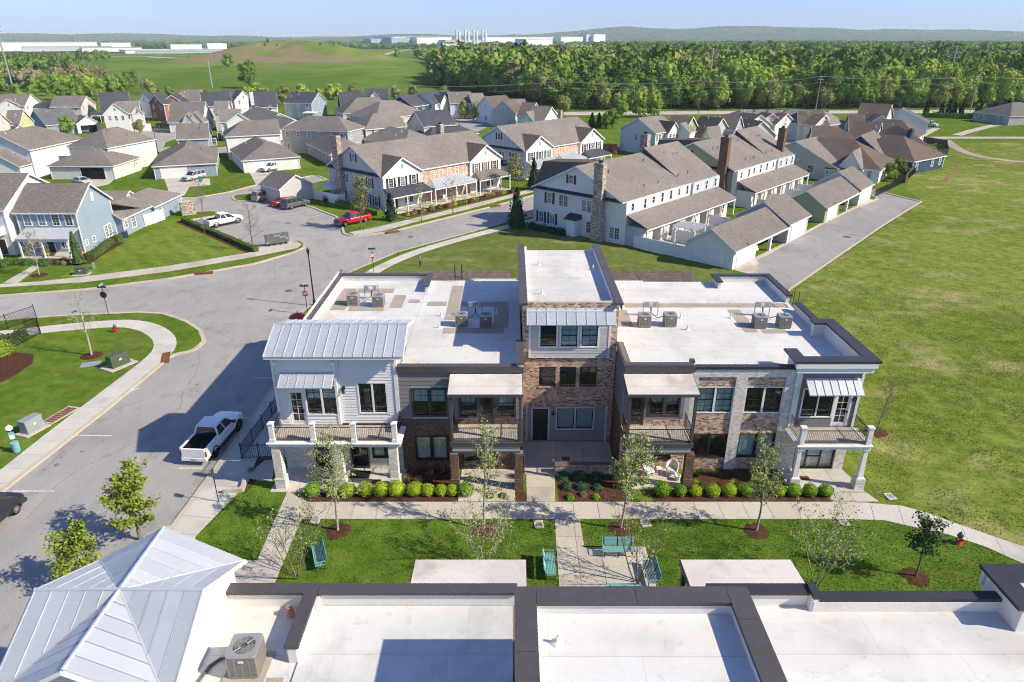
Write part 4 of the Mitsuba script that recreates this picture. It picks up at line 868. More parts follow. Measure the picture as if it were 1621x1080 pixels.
# roof side
part(E, 'flat_roof', MB().box(EX0, EX2 - 0.1, YF + 0.28, 57.4, 7.2, 7.3), TPO)
part(E, 'bay_parapet', MB().box(EX1 - 0.1, EX2 + 0.2, YF - 0.3, YF + 0.25, 7.6, 8.3).box(EX2 - 0.1, EX2 + 0.32, YF + 0.25, 45.6, 7.2, 8.3).box(EX1 - 0.1, EX1 + 0.15, YF + 0.25, 40.6, 7.3, 8.3).box(21.7, EX2 - 0.1, 45.3, 45.6, 7.3, 8.3), TPO_WALL)
part(E, 'cornice', MB().box(EX1 - 0.35, EX2 + 0.5, YF - 0.55, YF - 0.301, 7.95, 8.3).box(EX1 - 0.2, EX2 + 0.35, YF - 0.45, YF - 0.3, 7.6, 7.949), WHITE)
coping(E, [(EX1 - 0.05, 40.7), (EX1 - 0.05, YF - 0.15), (EX2 + 0.25, YF - 0.15), (EX2 + 0.25, 45.45), (21.6, 45.45)], 0.85, 8.45, 0.14, COPING_B)
part(E, 'parapet', MB().box(EX2 - 0.28, EX2, 45.62, 50.4, 7.2, 7.85).box(EX2 - 0.28, EX2, 52.2, 57.5, 7.2, 7.85).box(17.9, EX2, 57.25, 57.5, 7.2, 7.85).box(17.75, 18.0, 55.6, 57.4, 7.2, 7.85), TPO_WALL)
coping(E, [(EX2 - 0.08, 45.9), (EX2 - 0.08, 50.5)], 0.5, 8.0, 0.14, COPING_B)
coping(E, [(EX2 - 0.08, 52.1), (EX2 - 0.08, 57.4), (17.85, 57.4), (17.85, 55.5)], 0.5, 8.0, 0.14, COPING_B)
# brown shingle porch roofs along the back
def back_porch(P, x0, x1):
 k = part(P, 'rear_roof', MB().hexa([(x0, 57.9, 6.7), (x1, 57.9, 6.7), (x1, 61.6, 6.85), (x0, 61.6, 6.85)], [(x0, 57.9, 6.85), (x1, 57.9, 6.85), (x1, 61.6, 7.0), (x0, 61.6, 7.0)]), SH_DARK)
 part(k, 'support', MB().box(x0 + 0.2, x1 - 0.2, 57.9, 61.4, 0, 6.68), B_DARK)
back_porch(B, -7.6, -0.1); back_porch(D, 7.9, 11.6); back_porch(E, 11.63, 16.9)
# ---- roof equipment
def condenser(x, y, z, label, s=0.88, h=0.95, rot=0.0, big=False):
 k = thing('condenser', label, 'condenser', 'air conditioning condensers on the flat roofs')
 fr = frame((x, y), rot, z); a = s / 2; r = 0.1
 sq = Polygon([(-a, -a), (a, -a), (a, a), (-a, a)]).buffer(-r).buffer(r, quad_segs=4)
 part(k, 'base_pan', MB().prism(sq.buffer(0.02), 0.03, 0.1), AC_BODY, xf=fr, cache=('acp', s))
 part(k, 'core', MB().prism(sq.buffer(-0.045), 0.1, h - 0.08), AC_DARK, xf=fr, cache=('acc', s, h))
 def slats():
  m = MB(); ringp = sq.difference(sq.buffer(-0.03)); n = 26 if big else 13; st = (h - 0.2) / n
  for i in range(n): m.prism(ringp, 0.11 + i * st, 0.11 + i * st + st * 0.55)
  for sx, sy in ((-1, -1), (1, -1), (1, 1), (-1, 1)):
   m.box(sx * a - (0.06 if sx > 0 else 0.0) , sx * a + (0.0 if sx > 0 else 0.06), sy * a - (0.06 if sy > 0 else 0), sy * a + (0 if sy > 0 else 0.06), 0.1, h - 0.1)
  for t in (-0.5, 0, 0.5):
   m.box(t * a - 0.02, t * a + 0.02, -a - 0.004, -a + 0.03, 0.1, h - 0.1); m.box(-a - 0.004, -a + 0.03, t * a - 0.02, t * a + 0.02, 0.1, h - 0.1)
  return m.mesh()
 part(k, 'louvres', slats, AC_BODY, xf=fr, cache=('acl', s, h, big), kind='stuff')
 hole = Point(0, 0).buffer(a * 0.78, quad_segs=8)
 part(k, 'top', MB().prism(sq.buffer(0.015).difference(hole), h - 0.08, h), AC_TOP, xf=fr, cache=('act', s, h))
 part(k, 'fan', MB().lathe([(0.1, h - 0.14), (0.1, h - 0.06), (0.001, h - 0.05)], k=10).add(*blades(a * 0.7, h - 0.12)), AC_DARK, xf=fr, cache=('acf', s, h))
 g = MB()
 for rr in np.linspace(0.14, a * 0.76, 6 if big else 4): g.lathe([(rr - 0.008, h - 0.02), (rr + 0.008, h - 0.02), (rr + 0.008, h - 0.004), (rr - 0.008, h - 0.004), (rr - 0.008, h - 0.02)], k=18)
 for i in range(8):
  an = i * math.pi / 4; g.tube([(0.1 * math.cos(an), 0.1 * math.sin(an), h - 0.005), (a * 0.8 * math.cos(an), a * 0.8 * math.sin(an), h - 0.005)], 0.008, 4)
 part(k, 'fan_guard', g, AC_TOP, xf=fr, cache=('acg', s, h, big))
 part(k, 'nameplate', MB().box(-0.09, 0.09, -a - 0.02, -a - 0.006, h * 0.72, h * 0.8), WHITE, xf=fr, cache=('acn', s, h))
 return k
def blades(r, z, n=4):
 v, f = [], []
 for i in range(n):
  a = i * 2 * math.pi / n
  for rr, da, dz in ((0.1, -0.2, 0.03), (0.1, 0.2, -0.03), (r, 0.32, -0.03), (r, -0.3, 0.04)):
   v.append((rr * math.cos(a + da), rr * math.sin(a + da), z + dz))
  f.append((4 * i, 4 * i + 1, 4 * i + 2, 4 * i + 3))
 return v, f
def stand(x, y, z, label, w=1.2, h=1.15):
 k = thing('pipe_stand', label, 'pipe stand', 'steel pipe stands behind the roof condensers')
 fr = frame((x, y), 0, z)
 part(k, 'frame', MB().box(-w / 2, -w / 2 + 0.06, -0.03, 0.03, 0, h).box(w / 2 - 0.06, w / 2, -0.03, 0.03, 0, h).box(-w / 2, w / 2, -0.025, 0.025, h - 0.05, h + 0.01).box(-w / 2, w / 2, -0.025, 0.025, h - 0.45, h - 0.41), GALV, xf=fr, cache='stand')
 part(k, 'switch_box', MB().box(-0.5, -0.2, -0.12, -0.03, h - 0.4, h - 0.02).box(0.15, 0.42, -0.12, -0.03, h - 0.4, h - 0.02), GALV, xf=fr, cache='standb')
 part(k, 'lineset', MB().tube([(-0.9, -0.9, 0.35), (-0.4, -0.7, 0.12), (0, -0.2, 0.3), (0, 0, 0.7)], 0.035, 5).tube([(0.9, -0.9, 0.35), (0.45, -0.7, 0.1), (0.05, -0.2, 0.3), (0.05, 0, 0.7)], 0.035, 5), AC_DARK, xf=fr, cache='standl')
RZ = 7.3
_cond = [(-12.83, 51.8, 'left condenser of the pair on the white end townhome roof'), (-10.73, 51.5, 'right condenser of the pair on the white end townhome roof'),
   (-3.78, 47.4, 'left condenser of the shaded pair beside the brick tower'), (-1.95, 47.3, 'right condenser of the shaded pair beside the brick tower'),
   (9.9, 47.3, 'condenser nearest the right side of the brick tower'), (11.83, 47.4, 'second condenser right of the brick tower, standing alone'),
   (18.45, 47.1, 'left condenser of the pair near the corner parapet'), (20.27, 47.1, 'rightmost condenser, nearest the corner parapet')]
for x, y, lb in _cond: condenser(x, y, 7.3, lb)
for x, y, lb in ((-11.6, 53.1, 'pipe stand behind the condensers of the white end townhome'), (-2.85, 49.3, 'pipe stand in the shadow of the brick tower'), (10.73, 49.3, 'pipe stand behind the condensers right of the tower'), (19.38, 49.3, 'pipe stand behind the rightmost condensers')):
 stand(x, y, 7.3, lb)
def pad(x0, x1, y0, y1, lb):
 m = MB(); m.prism(sbox(x0, y0, x1, y1).buffer(-0.1).buffer(0.1, quad_segs=3), 7.302, 7.315)
 solo('walk_pad', m, WALKPAD, lb, 'walk pad', 'tan walkway pads on the white roofs')
for x0, x1, y0, y1, lb in ((-14.5, -13.3, 50.5, 55.6, 'long pad left of the condensers on the white end townhome'), (-13.0, -10.2, 50.3, 51.25, 'pad before the condensers of the white end townhome'), (-13.2, -10.1, 54.5, 55.6, 'rear pad behind the condensers of the white end townhome'),
       (-9.85, -8.85, 51.0, 53.95, 'square pad right of the condensers on the white end townhome'), (-8.5, -7.55, 52.1, 52.9, 'small lone pad by the roof seam'), (-6.9, -5.3, 51.4, 52.4, 'pad at the seam of the gray townhome roof'),
       (-5.2, -4.2, 48.4, 56.3, 'long pad running to the roof ladder'), (-4.15, -0.3, 51.3, 52.4, 'rear pad of the frame around the shaded condensers'), (-1.4, -0.25, 46.9, 51.28, 'right pad of the frame around the shaded condensers'), (-5.1, -0.6, 45.8, 46.85, 'front pad of the frame around the shaded condensers'),
       (9.1, 22.2, 51.1, 52.0, 'very long tan pad across the right hand roof'), (7.9, 9.1, 47.1, 50.5, 'pad beside the right side of the brick tower'), (17.1, 18.1, 46.0, 50.6, 'pad left of the rightmost condensers'), (18.4, 20.2, 45.8, 46.6, 'pad before the rightmost condensers')):
 pad(x0, x1, y0, y1, lb)
def vent(x, y, z, lb, h=0.42):
 k = thing('roof_vent', lb, 'vent pipe', 'small white vent pipes on the flat roofs')
 part(k, 'flashing', MB().lathe([(0.2, 0), (0.17, 0.04), (0.07, 0.1), (0.07, 0.11), (0.001, 0.11)], k=10), TPO_WALL, xf=frame((x, y), 0, z), cache='ventf')
 part(k, 'pipe', MB().lathe([(0.055, 0.1), (0.055, h), (0.04, h), (0.04, h - 0.1), (0.001, h - 0.1)], k=8), WHITE, xf=frame((x, y), 0, z), cache=('ventp', h))
for x, y, z, lb in ((-5.5, 49.2, 7.3, 'upper of two vent pipes left of the shaded condensers'), (-5.4, 46.9, 7.3, 'lower of two vent pipes left of the shaded condensers'), (-1.2, 49.7, 7.3, 'vent pipe at the right of the shaded condensers'), (13.0, 48.8, 7.3, 'vent pipe right of the lone condenser'),
     (13.0, 46.5, 7.3, 'vent pipe standing in the open white roof'), (16.85, 48.8, 7.3, 'vent pipe left of the rightmost condensers'), (2.15, 52.45, 10.42, 'rear left vent pipe on the tower roof'), (6.36, 51.15, 10.42, 'right vent pipe on the tower roof'), (2.13, 45.66, 10.42, 'front left vent pipe on the tower roof'),
     (-12.4, 46.4, 7.3, 'vent pipe close behind the metal ridge')):
 vent(x, y, z, lb)
def ladder(x, y, z, h, w, lb, ang=0.0):
 k = thing('roof_ladder', lb, 'ladder')
 fr = frame((x, y), ang, z)
 part(k, 'rail', MB(fr).tube([(-w / 2, 0, -1.0), (-w / 2, 0, h), (-w / 2, -0.6, h), (-w / 2, -0.6, 0.3)], 0.025, 5), IRON)
 part(k, 'rail', MB(fr).tube([(w / 2, 0, -1.0), (w / 2, 0, h), (w / 2, -0.6, h), (w / 2, -0.6, 0.3)], 0.025, 5), IRON)
 part(k, 'rungs', MB(fr).box(-w / 2, w / 2, -0.02, 0.02, 0.2, 0.23).box(-w / 2, w / 2, -0.02, 0.02, -0.2, -0.17).box(-w / 2, w / 2, -0.02, 0.02, -0.6, -0.57).box(-w / 2, w / 2, -0.62, -0.58, 0.5, 0.53), IRON, kind='stuff')
ladder(-4.75, 57.9, 7.3, 1.5, 0.62, 'black roof ladder hooked over the rear edge of the gray townhome')
ladder(22.75, 51.3, 7.6, 1.1, 0.9, 'black ladder rails in the gap of the right parapet', math.radians(-90))
# ------------------------------------------------------------------ the near row below the viewer
NF = 19.98   # courtyard face
N1 = thing('townhome', 'nearest white townhome with a cross gabled standing seam metal roof', 'townhome')
hx0, hx1, hy0, hy1, zc, zrr = -16.1, -10.4, 14.4, 20.85, 8.4, 10.0
cx, cy = (hx0 + hx1) / 2, (hy0 + hy1) / 2
cx, cy = -13.23, 17.62
ctr = np.array((cx, cy, zrr))
N_, S_, E_, W_ = (np.array(v) for v in ((cx, hy1, zrr), (cx, hy0, zrr), (hx1, cy, zrr), (hx0, cy, zrr)))
NE, NW, SE, SW = (np.array(v) for v in ((hx1, hy1, zc), (hx0, hy1, zc), (hx1, hy0, zc), (hx0, hy0, zc)))
o = 0.35
pav = MB().box(hx0 + o, hx1 - o, hy0 + o, hy1 - o, 0, 8.36)
for a, b, t in ((NW, NE, N_), (SE, SW, S_)):
 y = a[1] + (-o if a[1] > cy else o)
 s_ = 1 - o / (hx1 - cx)
 lo = zc + (zrr - zc) * o / (hx1 - cx) - 0.08
 pav.add([(hx0 + o, y, 8.3), (hx1 - o, y, 8.3), (hx1 - o, y, lo), (cx, y, zrr - 0.15), (hx0 + o, y, lo), (hx0 + o, y + (-0.3 if y > cy else 0.3), 8.3), (hx1 - o, y + (-0.3 if y > cy else 0.3), 8.3), (cx, y + (-0.3 if y > cy else 0.3), zrr - 0.15)],
   [(0, 1, 2), (0, 2, 3), (0, 3, 4), (5, 7, 6), (5, 7, 7), (1, 6, 7), (1, 7, 3)])
for x in (hx0 + o, hx1 - o):
 lo = zc + (zrr - zc) * o / (hy1 - cy) - 0.08
 pav.add([(x, hy0 + o, 8.3), (x, hy1 - o, 8.3), (x, hy1 - o, lo), (x, cy, zrr - 0.15), (x, hy0 + o, lo)], [(0, 1, 2), (0, 2, 3), (0, 3, 4)])
part(N1, 'wall', pav, WHITE)
under = MB()
dn = np.array((0, 0, -0.14))
for rdge, cor in ((N_, NE), (N_, NW), (S_, SE), (S_, SW), (E_, NE), (E_, SE), (W_, NW), (W_, SW)):
 under.add([ctr, rdge, cor, ctr + dn, rdge + dn, cor + dn], [(0, 1, 2), (5, 4, 3), (1, 4, 5), (1, 5, 2), (0, 3, 4), (0, 4, 1), (2, 5, 3), (2, 3, 0)])
mr = part(N1, 'metal_roof', under, METAL[0])
def gable_facet(rdge, cor, n):
 """seams fall from the ridge ctr-rdge parallel to the rake rdge-cor until they meet the valley ctr-cor"""
 up = up_of(ctr, rdge, cor)
 for i in range(n):
  a, b = i / n, (i + 1) / n
  P0, P1 = ctr + (rdge - ctr) * a, ctr + (rdge - ctr) * (b - 0.008)
  Q0, Q1 = ctr + (cor - ctr) * a, ctr + (cor - ctr) * (b - 0.008)
  base = [P0, P1, Q1, Q0]
  m = MB()
  if a == 0: m.add([P0 + up * 0.004, P1 + up * 0.004, Q1 + up * 0.004, P0 + up * 0.025, P1 + up * 0.025, Q1 + up * 0.025], [(0, 2, 1), (3, 4, 5), (0, 1, 4), (0, 4, 3), (1, 2, 5), (1, 5, 4), (2, 0, 3), (2, 3, 5)])
  else: m.hexa([v + up * 0.004 for v in base], [v + up * 0.025 for v in base])
  c = b - 0.008 - 0.022 / np.linalg.norm(rdge - ctr)
  P2, Q2 = ctr + (rdge - ctr) * c, ctr + (cor - ctr) * c
  q = [P2, P1, Q1, Q2]
  m.hexa([v + up * 0.02 for v in q], [v + up * 0.05 for v in q])
  part(mr, 'panel', m, METAL[(i * 5 + n) % 3])
for rdge, cor in ((N_, NE), (N_, NW), (S_, SE), (S_, SW)): gable_facet(rdge, cor, 6)
for rdge, cor in ((E_, NE), (E_, SE), (W_, NW), (W_, SW)): gable_facet(rdge, cor, 5)
for e in (N_, S_, E_, W_): part(mr, 'ridge_cap', MB().tube([ctr + (0, 0, 0.05), e + (0, 0, 0.03)], 0.06, 6), METAL[2])
for e in (NE, NW, SE, SW): part(mr, 'valley', MB().tube([ctr + (0, 0, 0.0), e + (0, 0, 0.01)], 0.055, 5), METAL[1])
for a, b in ((N_, NE), (N_, NW), (E_, NE), (E_, SE), (W_, NW), (W_, SW), (S_, SE), (S_, SW)):
 d = np.array((0, 0, -0.24)); 
 part(N1, 'rake_board', MB().tube([a + (0, 0, -0.07), b + (0, 0, -0.07)], 0.09, 4), WHITE)
part(N1, 'body', MB().box(-10.75, -7.6, 8, NF - 0.3, 0, 7.1), B_WHITE)
part(N1, 'flat_roof', MB().box(-10.75, -7.4, 8, NF - 0.25, 7.1, 7.2), TPO)
part(N1, 'parapet', MB().box(-11.0, -7.4, NF - 0.3, NF - 0.02, 6.9, 7.85).box(-7.72, -7.42, 17.1, NF - 0.3, 7.15, 7.85), TPO_WALL)
part(N1, 'front_wall', MB().box(-11.0, -7.45, NF - 0.32, NF, 0, 6.9), WHITE)
coping(N1, [(-11.2, NF - 0.16), (-7.57, NF - 0.16), (-7.57, 17.08)], 0.5, 8.0, 0.13)
pipe = MB().tube([(-10.72, 14.0, 7.26), (-10.6, 15.6, 7.26), (-10.52, 16.4, 7.26), (-10.4, 16.95, 7.26), (-10.15, 17.25, 7.26), (-9.8, 17.3, 7.26), (-9.4, 17.25, 7.27), (-9.2, 17.1, 7.4)], 0.055, 7)
solo('hose', pipe, AC_DARK, 'black insulated pipe snaking over the nearest roof to the big condenser', 'pipe')
condenser(-9.05, 16.9, 7.26, 'large weathered condenser beside the cross gabled metal roof, nearest the viewer', 0.98, 1.02, math.radians(2), True)
solo('equipment_pad', MB().box(-9.75, -8.35, 16.25, 17.55, 7.2, 7.285), WALKPAD, 'tan pad under the large near condenser', 'pad')
solo('walk_pad', MB().box(-8.3, -7.72, 15.4, 16.5, 7.2, 7.215), WALKPAD, 'gray brown pad at the foot of the near parapet', 'walk pad')
k = thing('gas_tank', 'faded pink gas cylinder standing in the parapet shadow on the near roof', 'gas cylinder')
fr = frame((-8.3, 19.2), 0.3, 7.2)
part(k, 'tank', MB(fr).lathe([(0.11, 0), (0.15, 0.03), (0.155, 0.08), (0.155, 0.3), (0.13, 0.37), (0.05, 0.41), (0.001, 0.41)], k=16), PINKT, smooth=40)
part(k, 'collar', MB(fr).tube([(0.09 * math.cos(a), 0.09 * math.sin(a), 0.46) for a in np.linspace(0, 5.2, 14)], 0.02, 5).box(0.07, 0.1, -0.03, 0.03, 0.36, 0.46).box(-0.1, -0.07, -0.03, 0.03, 0.36, 0.46), PINKT)
part(k, 'valve', MB(fr).box(-0.025, 0.025, -0.025, 0.025, 0.4, 0.5), CHROME)
N2 = thing('townhome', 'near townhome with stained white roof left of the near tower', 'townhome')
part(N2, 'body', MB().box(-7.41, 0.2, 8, NF - 0.3, 0, 7.15), B_DARK)
part(N2, 'front_wall', MB().box(-7.43, 0.25, NF - 0.32, NF, 0, 7.3), PANEL_G)
part(N2, 'flat_roof', MB().box(-7.41, 0.03, 8, NF - 0.25, 7.15, 7.27), TPO)
part(N2, 'parapet', MB().box(-7.4, 0.1, NF - 0.31, NF - 0.02, 7.3, 7.85).box(-7.40, -7.25, NF - 0.6, NF - 0.32, 7.27, 7.8), TPO_WALL)
coping(N2, [(-7.3, NF - 0.16), (0.2, NF - 0.16)], 0.5, 7.99, 0.13)
def near_canopy(P, x0, x1):
 c = part(P, 'canopy', MB().hexa([(x0, NF, 7.1), (x1, NF, 7.1), (x1, 22.35, 6.9), (x0, 22.35, 6.9)], [(x0, NF, 7.3), (x1, NF, 7.3), (x1, 22.35, 7.1), (x0, 22.35, 7.1)]), COPING)
 part(c, 'membrane', MB().hexa([(x0 + 0.03, NF + 0.02, 7.3), (x1 - 0.03, NF + 0.02, 7.3), (x1 - 0.03, 22.32, 7.1), (x0 + 0.03, 22.32, 7.1)], [(x0 + 0.03, NF + 0.02, 7.33), (x1 - 0.03, NF + 0.02, 7.33), (x1 - 0.03, 22.32, 7.13), (x0 + 0.03, 22.32, 7.13)]), TPO_OLD)
 for x in (x0 + 0.2, x1 - 0.2): part(P, 'post', MB().box(x - 0.09, x + 0.09, 22.1, 22.28, 0, 6.9), COPING)
near_canopy(N2, -4.05, 0.6)
N3 = thing('townhome', 'near brick tower with wide dark coping framing its white roof', 'townhome')
tx0, tx1, ty = 0.08, 7.5, 16.75
part(N3, 'body', MB().box(tx0 + 0.02, tx1 - 0.02, 4, ty - 0.02, 0, 10.38), B_TOWER)
part(N3, 'flat_roof', MB().box(tx0 + 0.3, tx1 - 0.3, 4, ty - 0.3, 10.385, 10.46), TPO)
part(N3, 'parapet', MB().box(tx0 + 0.05, tx0 + 0.62, 4, ty - 0.05, 10.385, 10.86).box(tx1 - 0.62, tx1 - 0.05, 4, ty - 0.05, 10.385, 10.86).box(tx0 + 0.62, tx1 - 0.62, ty - 0.62, ty - 0.05, 10.385, 10.86), TPO_WALL)
cop3 = LineString([(tx0 + 0.34, 4), (tx0 + 0.34, ty - 0.34), (tx1 - 0.34, ty - 0.34), (tx1 - 0.34, 4)])
for seg in (((tx0 + 0.34, 4), (tx0 + 0.34, 14.2)), ((tx0 + 0.34, 14.215), (tx0 + 0.34, ty - 0.0)), ((tx1 - 0.34, 4), (tx1 - 0.34, 15.4)), ((tx1 - 0.34, 15.415), (tx1 - 0.34, ty - 0.0)), ((tx0 + 0.7, ty - 0.34), (3.9, ty - 0.34)), ((3.915, ty - 0.34), (tx1 - 0.7, ty - 0.34))):
 part(N3, 'coping', MB().prism(LineString(seg).buffer(0.345, cap_style=2), 10.86, 11.0), COPING)
vent(1.35, 15.0, 10.46, 'large vent cone on the roof of the near tower', 0.3)
N4 = thing('townhome', 'near townhome with a long white roof right of the near tower', 'townhome')
part(N4, 'body', MB().box(7.3, 24, 8, NF - 0.45, 0, 7.15), B_WHITE)
part(N4, 'front_wall', MB().box(7.25, 11.5, NF - 0.32, NF, 0, 7.3).box(11.5, 18.3, NF - 0.62, NF - 0.25, 0, 7.3), B_WHITE)
part(N4, 'flat_roof', MB().box(7.52, 24, 8, NF - 0.27, 7.15, 7.27), TPO)
part(N4, 'parapet', MB().box(7.4, 11.35, NF - 0.31, NF - 0.02, 7.3, 7.85).box(11.3, 18.3, NF - 0.63, NF - 0.31, 7.27, 7.75).box(11.2, 11.5, NF - 0.6, NF - 0.32, 7.27, 7.95), TPO_WALL)
coping(N4, [(7.4, NF - 0.16), (11.4, NF - 0.16)], 0.5, 7.99, 0.13, COPING_B)
coping(N4, [(11.52, NF - 0.42), (18.4, NF - 0.42)], 0.42, 7.9, 0.13, COPING_B)
part(N4, 'step_cap', MB().box(11.2, 11.5, NF - 0.72, NF + 0.05, 7.96, 8.1), COPING_B)
part(N4, 'corner_parapet', MB().box(18.3, 24, NF - 0.2, NF + 0.4, 6.5, 8.3).box(18.3, 18.6, 18.4, NF - 0.2, 7.2, 8.3).box(18.2, 24, NF + 0.4, NF + 0.55, 7.6, 8.28), TPO_WALL)
coping(N4, [(18.5, 18.35), (18.5, NF + 0.2), (24, NF + 0.2)], 0.85, 8.45, 0.14, COPING_B)
near_canopy(N4, 7.0, 11.65)
# ------------------------------------------------------------------ houses
HG = 'houses of the estate'
class Vol:
 """one gabled or hipped block: ridge from A to B at height zr, width W, eaves at he"""
 def __init__(s, parent, A, B, zr, W, he, ends='gg', wall='white', roof=None, o=0.35, trim=True, base=0.0, wall_part=True, ko=1.0):
  A, B = np.array(A, float), np.array(B, float)
  if he > zr - 0.6: he = zr - 0.6
  s.parent, s.zr, s.W, s.he, s.ends, s.o = parent, zr, W, he, ends, o
  L = float(np.linalg.norm(B - A)); s.Lr = L
  mid, ang = (A + B) / 2, math.atan2(*(B - A)[::-1])
  s.fr = frame(mid, ang)
  h = W / 2; s.slope = (zr - he) / h
  run = h * 0.95 * ko
  s.x0 = -L / 2 + o if ends[0] == 'g' else -L / 2 - run
  s.x1 = L / 2 - o if ends[1] == 'g' else L / 2 + run
  x0, x1 = s.x0, s.x1
  w = MB(s.fr)
  if wall_part:
   f0 = [(-h, base), (h, base), (h, he), (0, zr - 0.05), (-h, he)] 
   q = lambda x, g: [(x, -h, base), (x, h, base), (x, h, he)] + [(x, 0, zr - 0.06 if g else he)] + [(x, -h, he)]
   w.add(q(x0, ends[0] == 'g') + q(x1, ends[1] == 'g'), [(0, 2, 1), (0, 3, 2), (0, 4, 3), (5, 6, 7), (5, 7, 8), (5, 8, 9), (0, 1, 6), (0, 6, 5), (1, 2, 7), (1, 7, 6), (2, 3, 8), (2, 8, 7), (3, 4, 9), (3, 9, 8), (4, 0, 5), (4, 5, 9)])
   part(parent, 'wall', w, SIDE[wall] if wall in SIDE else wall)
  ze = he - o * s.slope
  ex0, ex1 = (x0 - o, x1 + o)
  t = 0.16
  top = [(ex0, -h - o, ze), (ex1, -h - o, ze), (ex1, h + o, ze), (ex0, h + o, ze), (-L / 2 if ends[0] == 'h' else ex0, 0, zr), (L / 2 if ends[1] == 'h' else ex1, 0, zr)]
  bot = [(x, y, z - t) for x, y, z in top]
  F = [(0, 1, 5), (0, 5, 4), (2, 3, 4), (2, 4, 5), (6, 11, 7), (6, 10, 11), (8, 10, 9), (8, 11, 10), (0, 6, 7), (0, 7, 1), (2, 8, 9), (2, 9, 3)]
  if ends[0] == 'h': F += [(3, 0, 4), (9, 10, 6), (3, 9, 6), (3, 6, 0)]
  else: F += [(0, 4, 10), (0, 10, 6), (3, 10, 4), (3, 9, 10)]
  if ends[1] == 'h': F += [(1, 2, 5), (7, 11, 8), (1, 7, 8), (1, 8, 2)]
  else: F += [(1, 7, 11), (1, 11, 5), (2, 11, 8), (2, 5, 11)]
  s.roof = part(parent, 'roof', MB(s.fr).add(top + bot, F), roof or SH_BROWN)
  if trim:
   m = MB(s.fr)
   e = 0.025
   for y in (-h - o, h + o):
    sg = -1 if y < 0 else 1
    m.box(ex0, ex1, min(y, y + sg * e), max(y, y + sg * e), ze - t - 0.05, ze - 0.02)
   for k, ex in ((0, ex0), (1, ex1)):
    sg = -1 if k == 0 else 1
    if ends[k] == 'h': m.box(min(ex, ex + sg * e), max(ex, ex + sg * e), -h - o, h + o, ze - t - 0.05, ze - 0.02)
    else:
     for sy in (-1, 1):
      a, b = (sy * (h + o), ze), (0, zr)
      xa, xb = (ex - e, ex) if k == 0 else (ex, ex + e)
      P = [(xa, a[0], a[1] - 0.26), (xb, a[0], a[1] - 0.26), (xb, b[0], b[1] - 0.26), (xa, b[0], b[1] - 0.26)]
      Q = [(x, y, z + 0.25) for x, y, z in P]
      m.hexa(P, Q) if sy < 0 else m.hexa(P[::-1], Q[::-1])
   for x in (x0, x1):
    for y in (-h, h):
     m.box(x - 0.07, x + 0.07, y - 0.07, y + 0.07, base, he - 0.02)
   part(parent, 'trim', m, WHITE)
 def pt(s, x, y):
  v = s.fr @ np.array((x, y, 0, 1.0)); return v[:2]
 def face(s, f, u, z):
  """frame on a wall, local -y pointing outwards, u metres from the middle of the face (left to right from outside)"""
  xm, h = (s.x0 + s.x1) / 2, s.W / 2
  loc = {'R': ((xm + u, -h), 0), 'L': ((xm - u, h), 180), 'A': ((s.x0, -u), -90), 'B': ((s.x1, u), 90)}[f]
  m = s.fr @ frame(loc[0], math.radians(loc[1]), z)
  return m
 def out(s, f):
  m = s.face(f, 0, 0); return m[:3, 3], m[:3, :3] @ np.array((0, -1, 0))
 def flen(s, f): return (s.x1 - s.x0) if f in 'RL' else s.W
 def win(s, f, u, z, w=0.95, h=1.5, shut=None, style=(2, 2), glass=None):
  m = s.face(f, u, z)
  key = ('win', w, h, style)
  def fm():
   b = MB(); ring(b, -w / 2 - 0.09, w / 2 + 0.09, -0.09, h + 0.09, 0.14, -0.06, 0.02)
   b.box(-w / 2 + 0.05, w / 2 - 0.05, -0.045, -0.0, h / 2 - 0.03, h / 2 + 0.03)
   for c in range(1, style[0]): x = -w / 2 + w * c / style[0]; b.box(x - 0.017, x + 0.017, -0.04, 0, 0.05, h - 0.05)
   for c in range(1, style[1]):
    for q in (0, h / 2): zz = q + h / 2 * c / style[1]; b.box(-w / 2 + 0.05, w / 2 - 0.05, -0.038, 0, zz - 0.014, zz + 0.014)
   return b.mesh()
  k = part(s.parent, 'window', fm, WHITE, xf=m, cache=key)
  part(k, 'pane', lambda: MB().quad((-w / 2, -0.02, 0), (w / 2, -0.02, 0), (w / 2, -0.02, h), (-w / 2, -0.02, h)).mesh(), glass or RNG.choice((GLASS_DARK, GLASS_DARK, GLASS_MID)), xf=m, cache=('pane', w, h))
  if shut:
   for sx in (-1, 1):
    part(s.parent, 'shutter', lambda: MB().box(-0.2, 0.2, -0.06, 0.01, -0.05, h + 0.05).mesh(), shut, xf=m @ frame((sx * (w / 2 + 0.31), 0)), cache=('shut', h))
  return k
 def pair(s, f, u, z, w=0.8, h=1.5, **k):
  s.win(f, u - w / 2 - 0.05, z, w, h, **k); s.win(f, u + w / 2 + 0.05, z, w, h, **k)
 def door(s, f, u, z=0.1, w=0.95, h=2.1, mat=None, name='door'):
  m = s.face(f, u, z)
  def fm():
   b = MB(); b.box(-w / 2, w / 2, -0.04, 0.02, 0, h)
   for x0, x1 in ((-w / 2 + 0.1, -0.05), (0.05, w / 2 - 0.1)):
    for z0, z1 in ((0.2, 0.9), (1.05, h - 0.2)): b.box(x0, x1, -0.055, -0.03, z0, z1)
   return b.mesh()
  k = part(s.parent, name, fm, mat or SASH_BROWN, xf=m, cache=('door', w, h))
  def ff():
   b = MB(); b.box(-w / 2 - 0.11, -w / 2, -0.06, 0.02, 0, h + 0.11); b.box(w / 2, w / 2 + 0.11, -0.06, 0.02, 0, h + 0.11); b.box(-w / 2, w / 2, -0.06, 0.02, h, h + 0.11)
   return b.mesh()
  part(k, 'frame', ff, WHITE, xf=m, cache=('doorf', w, h))
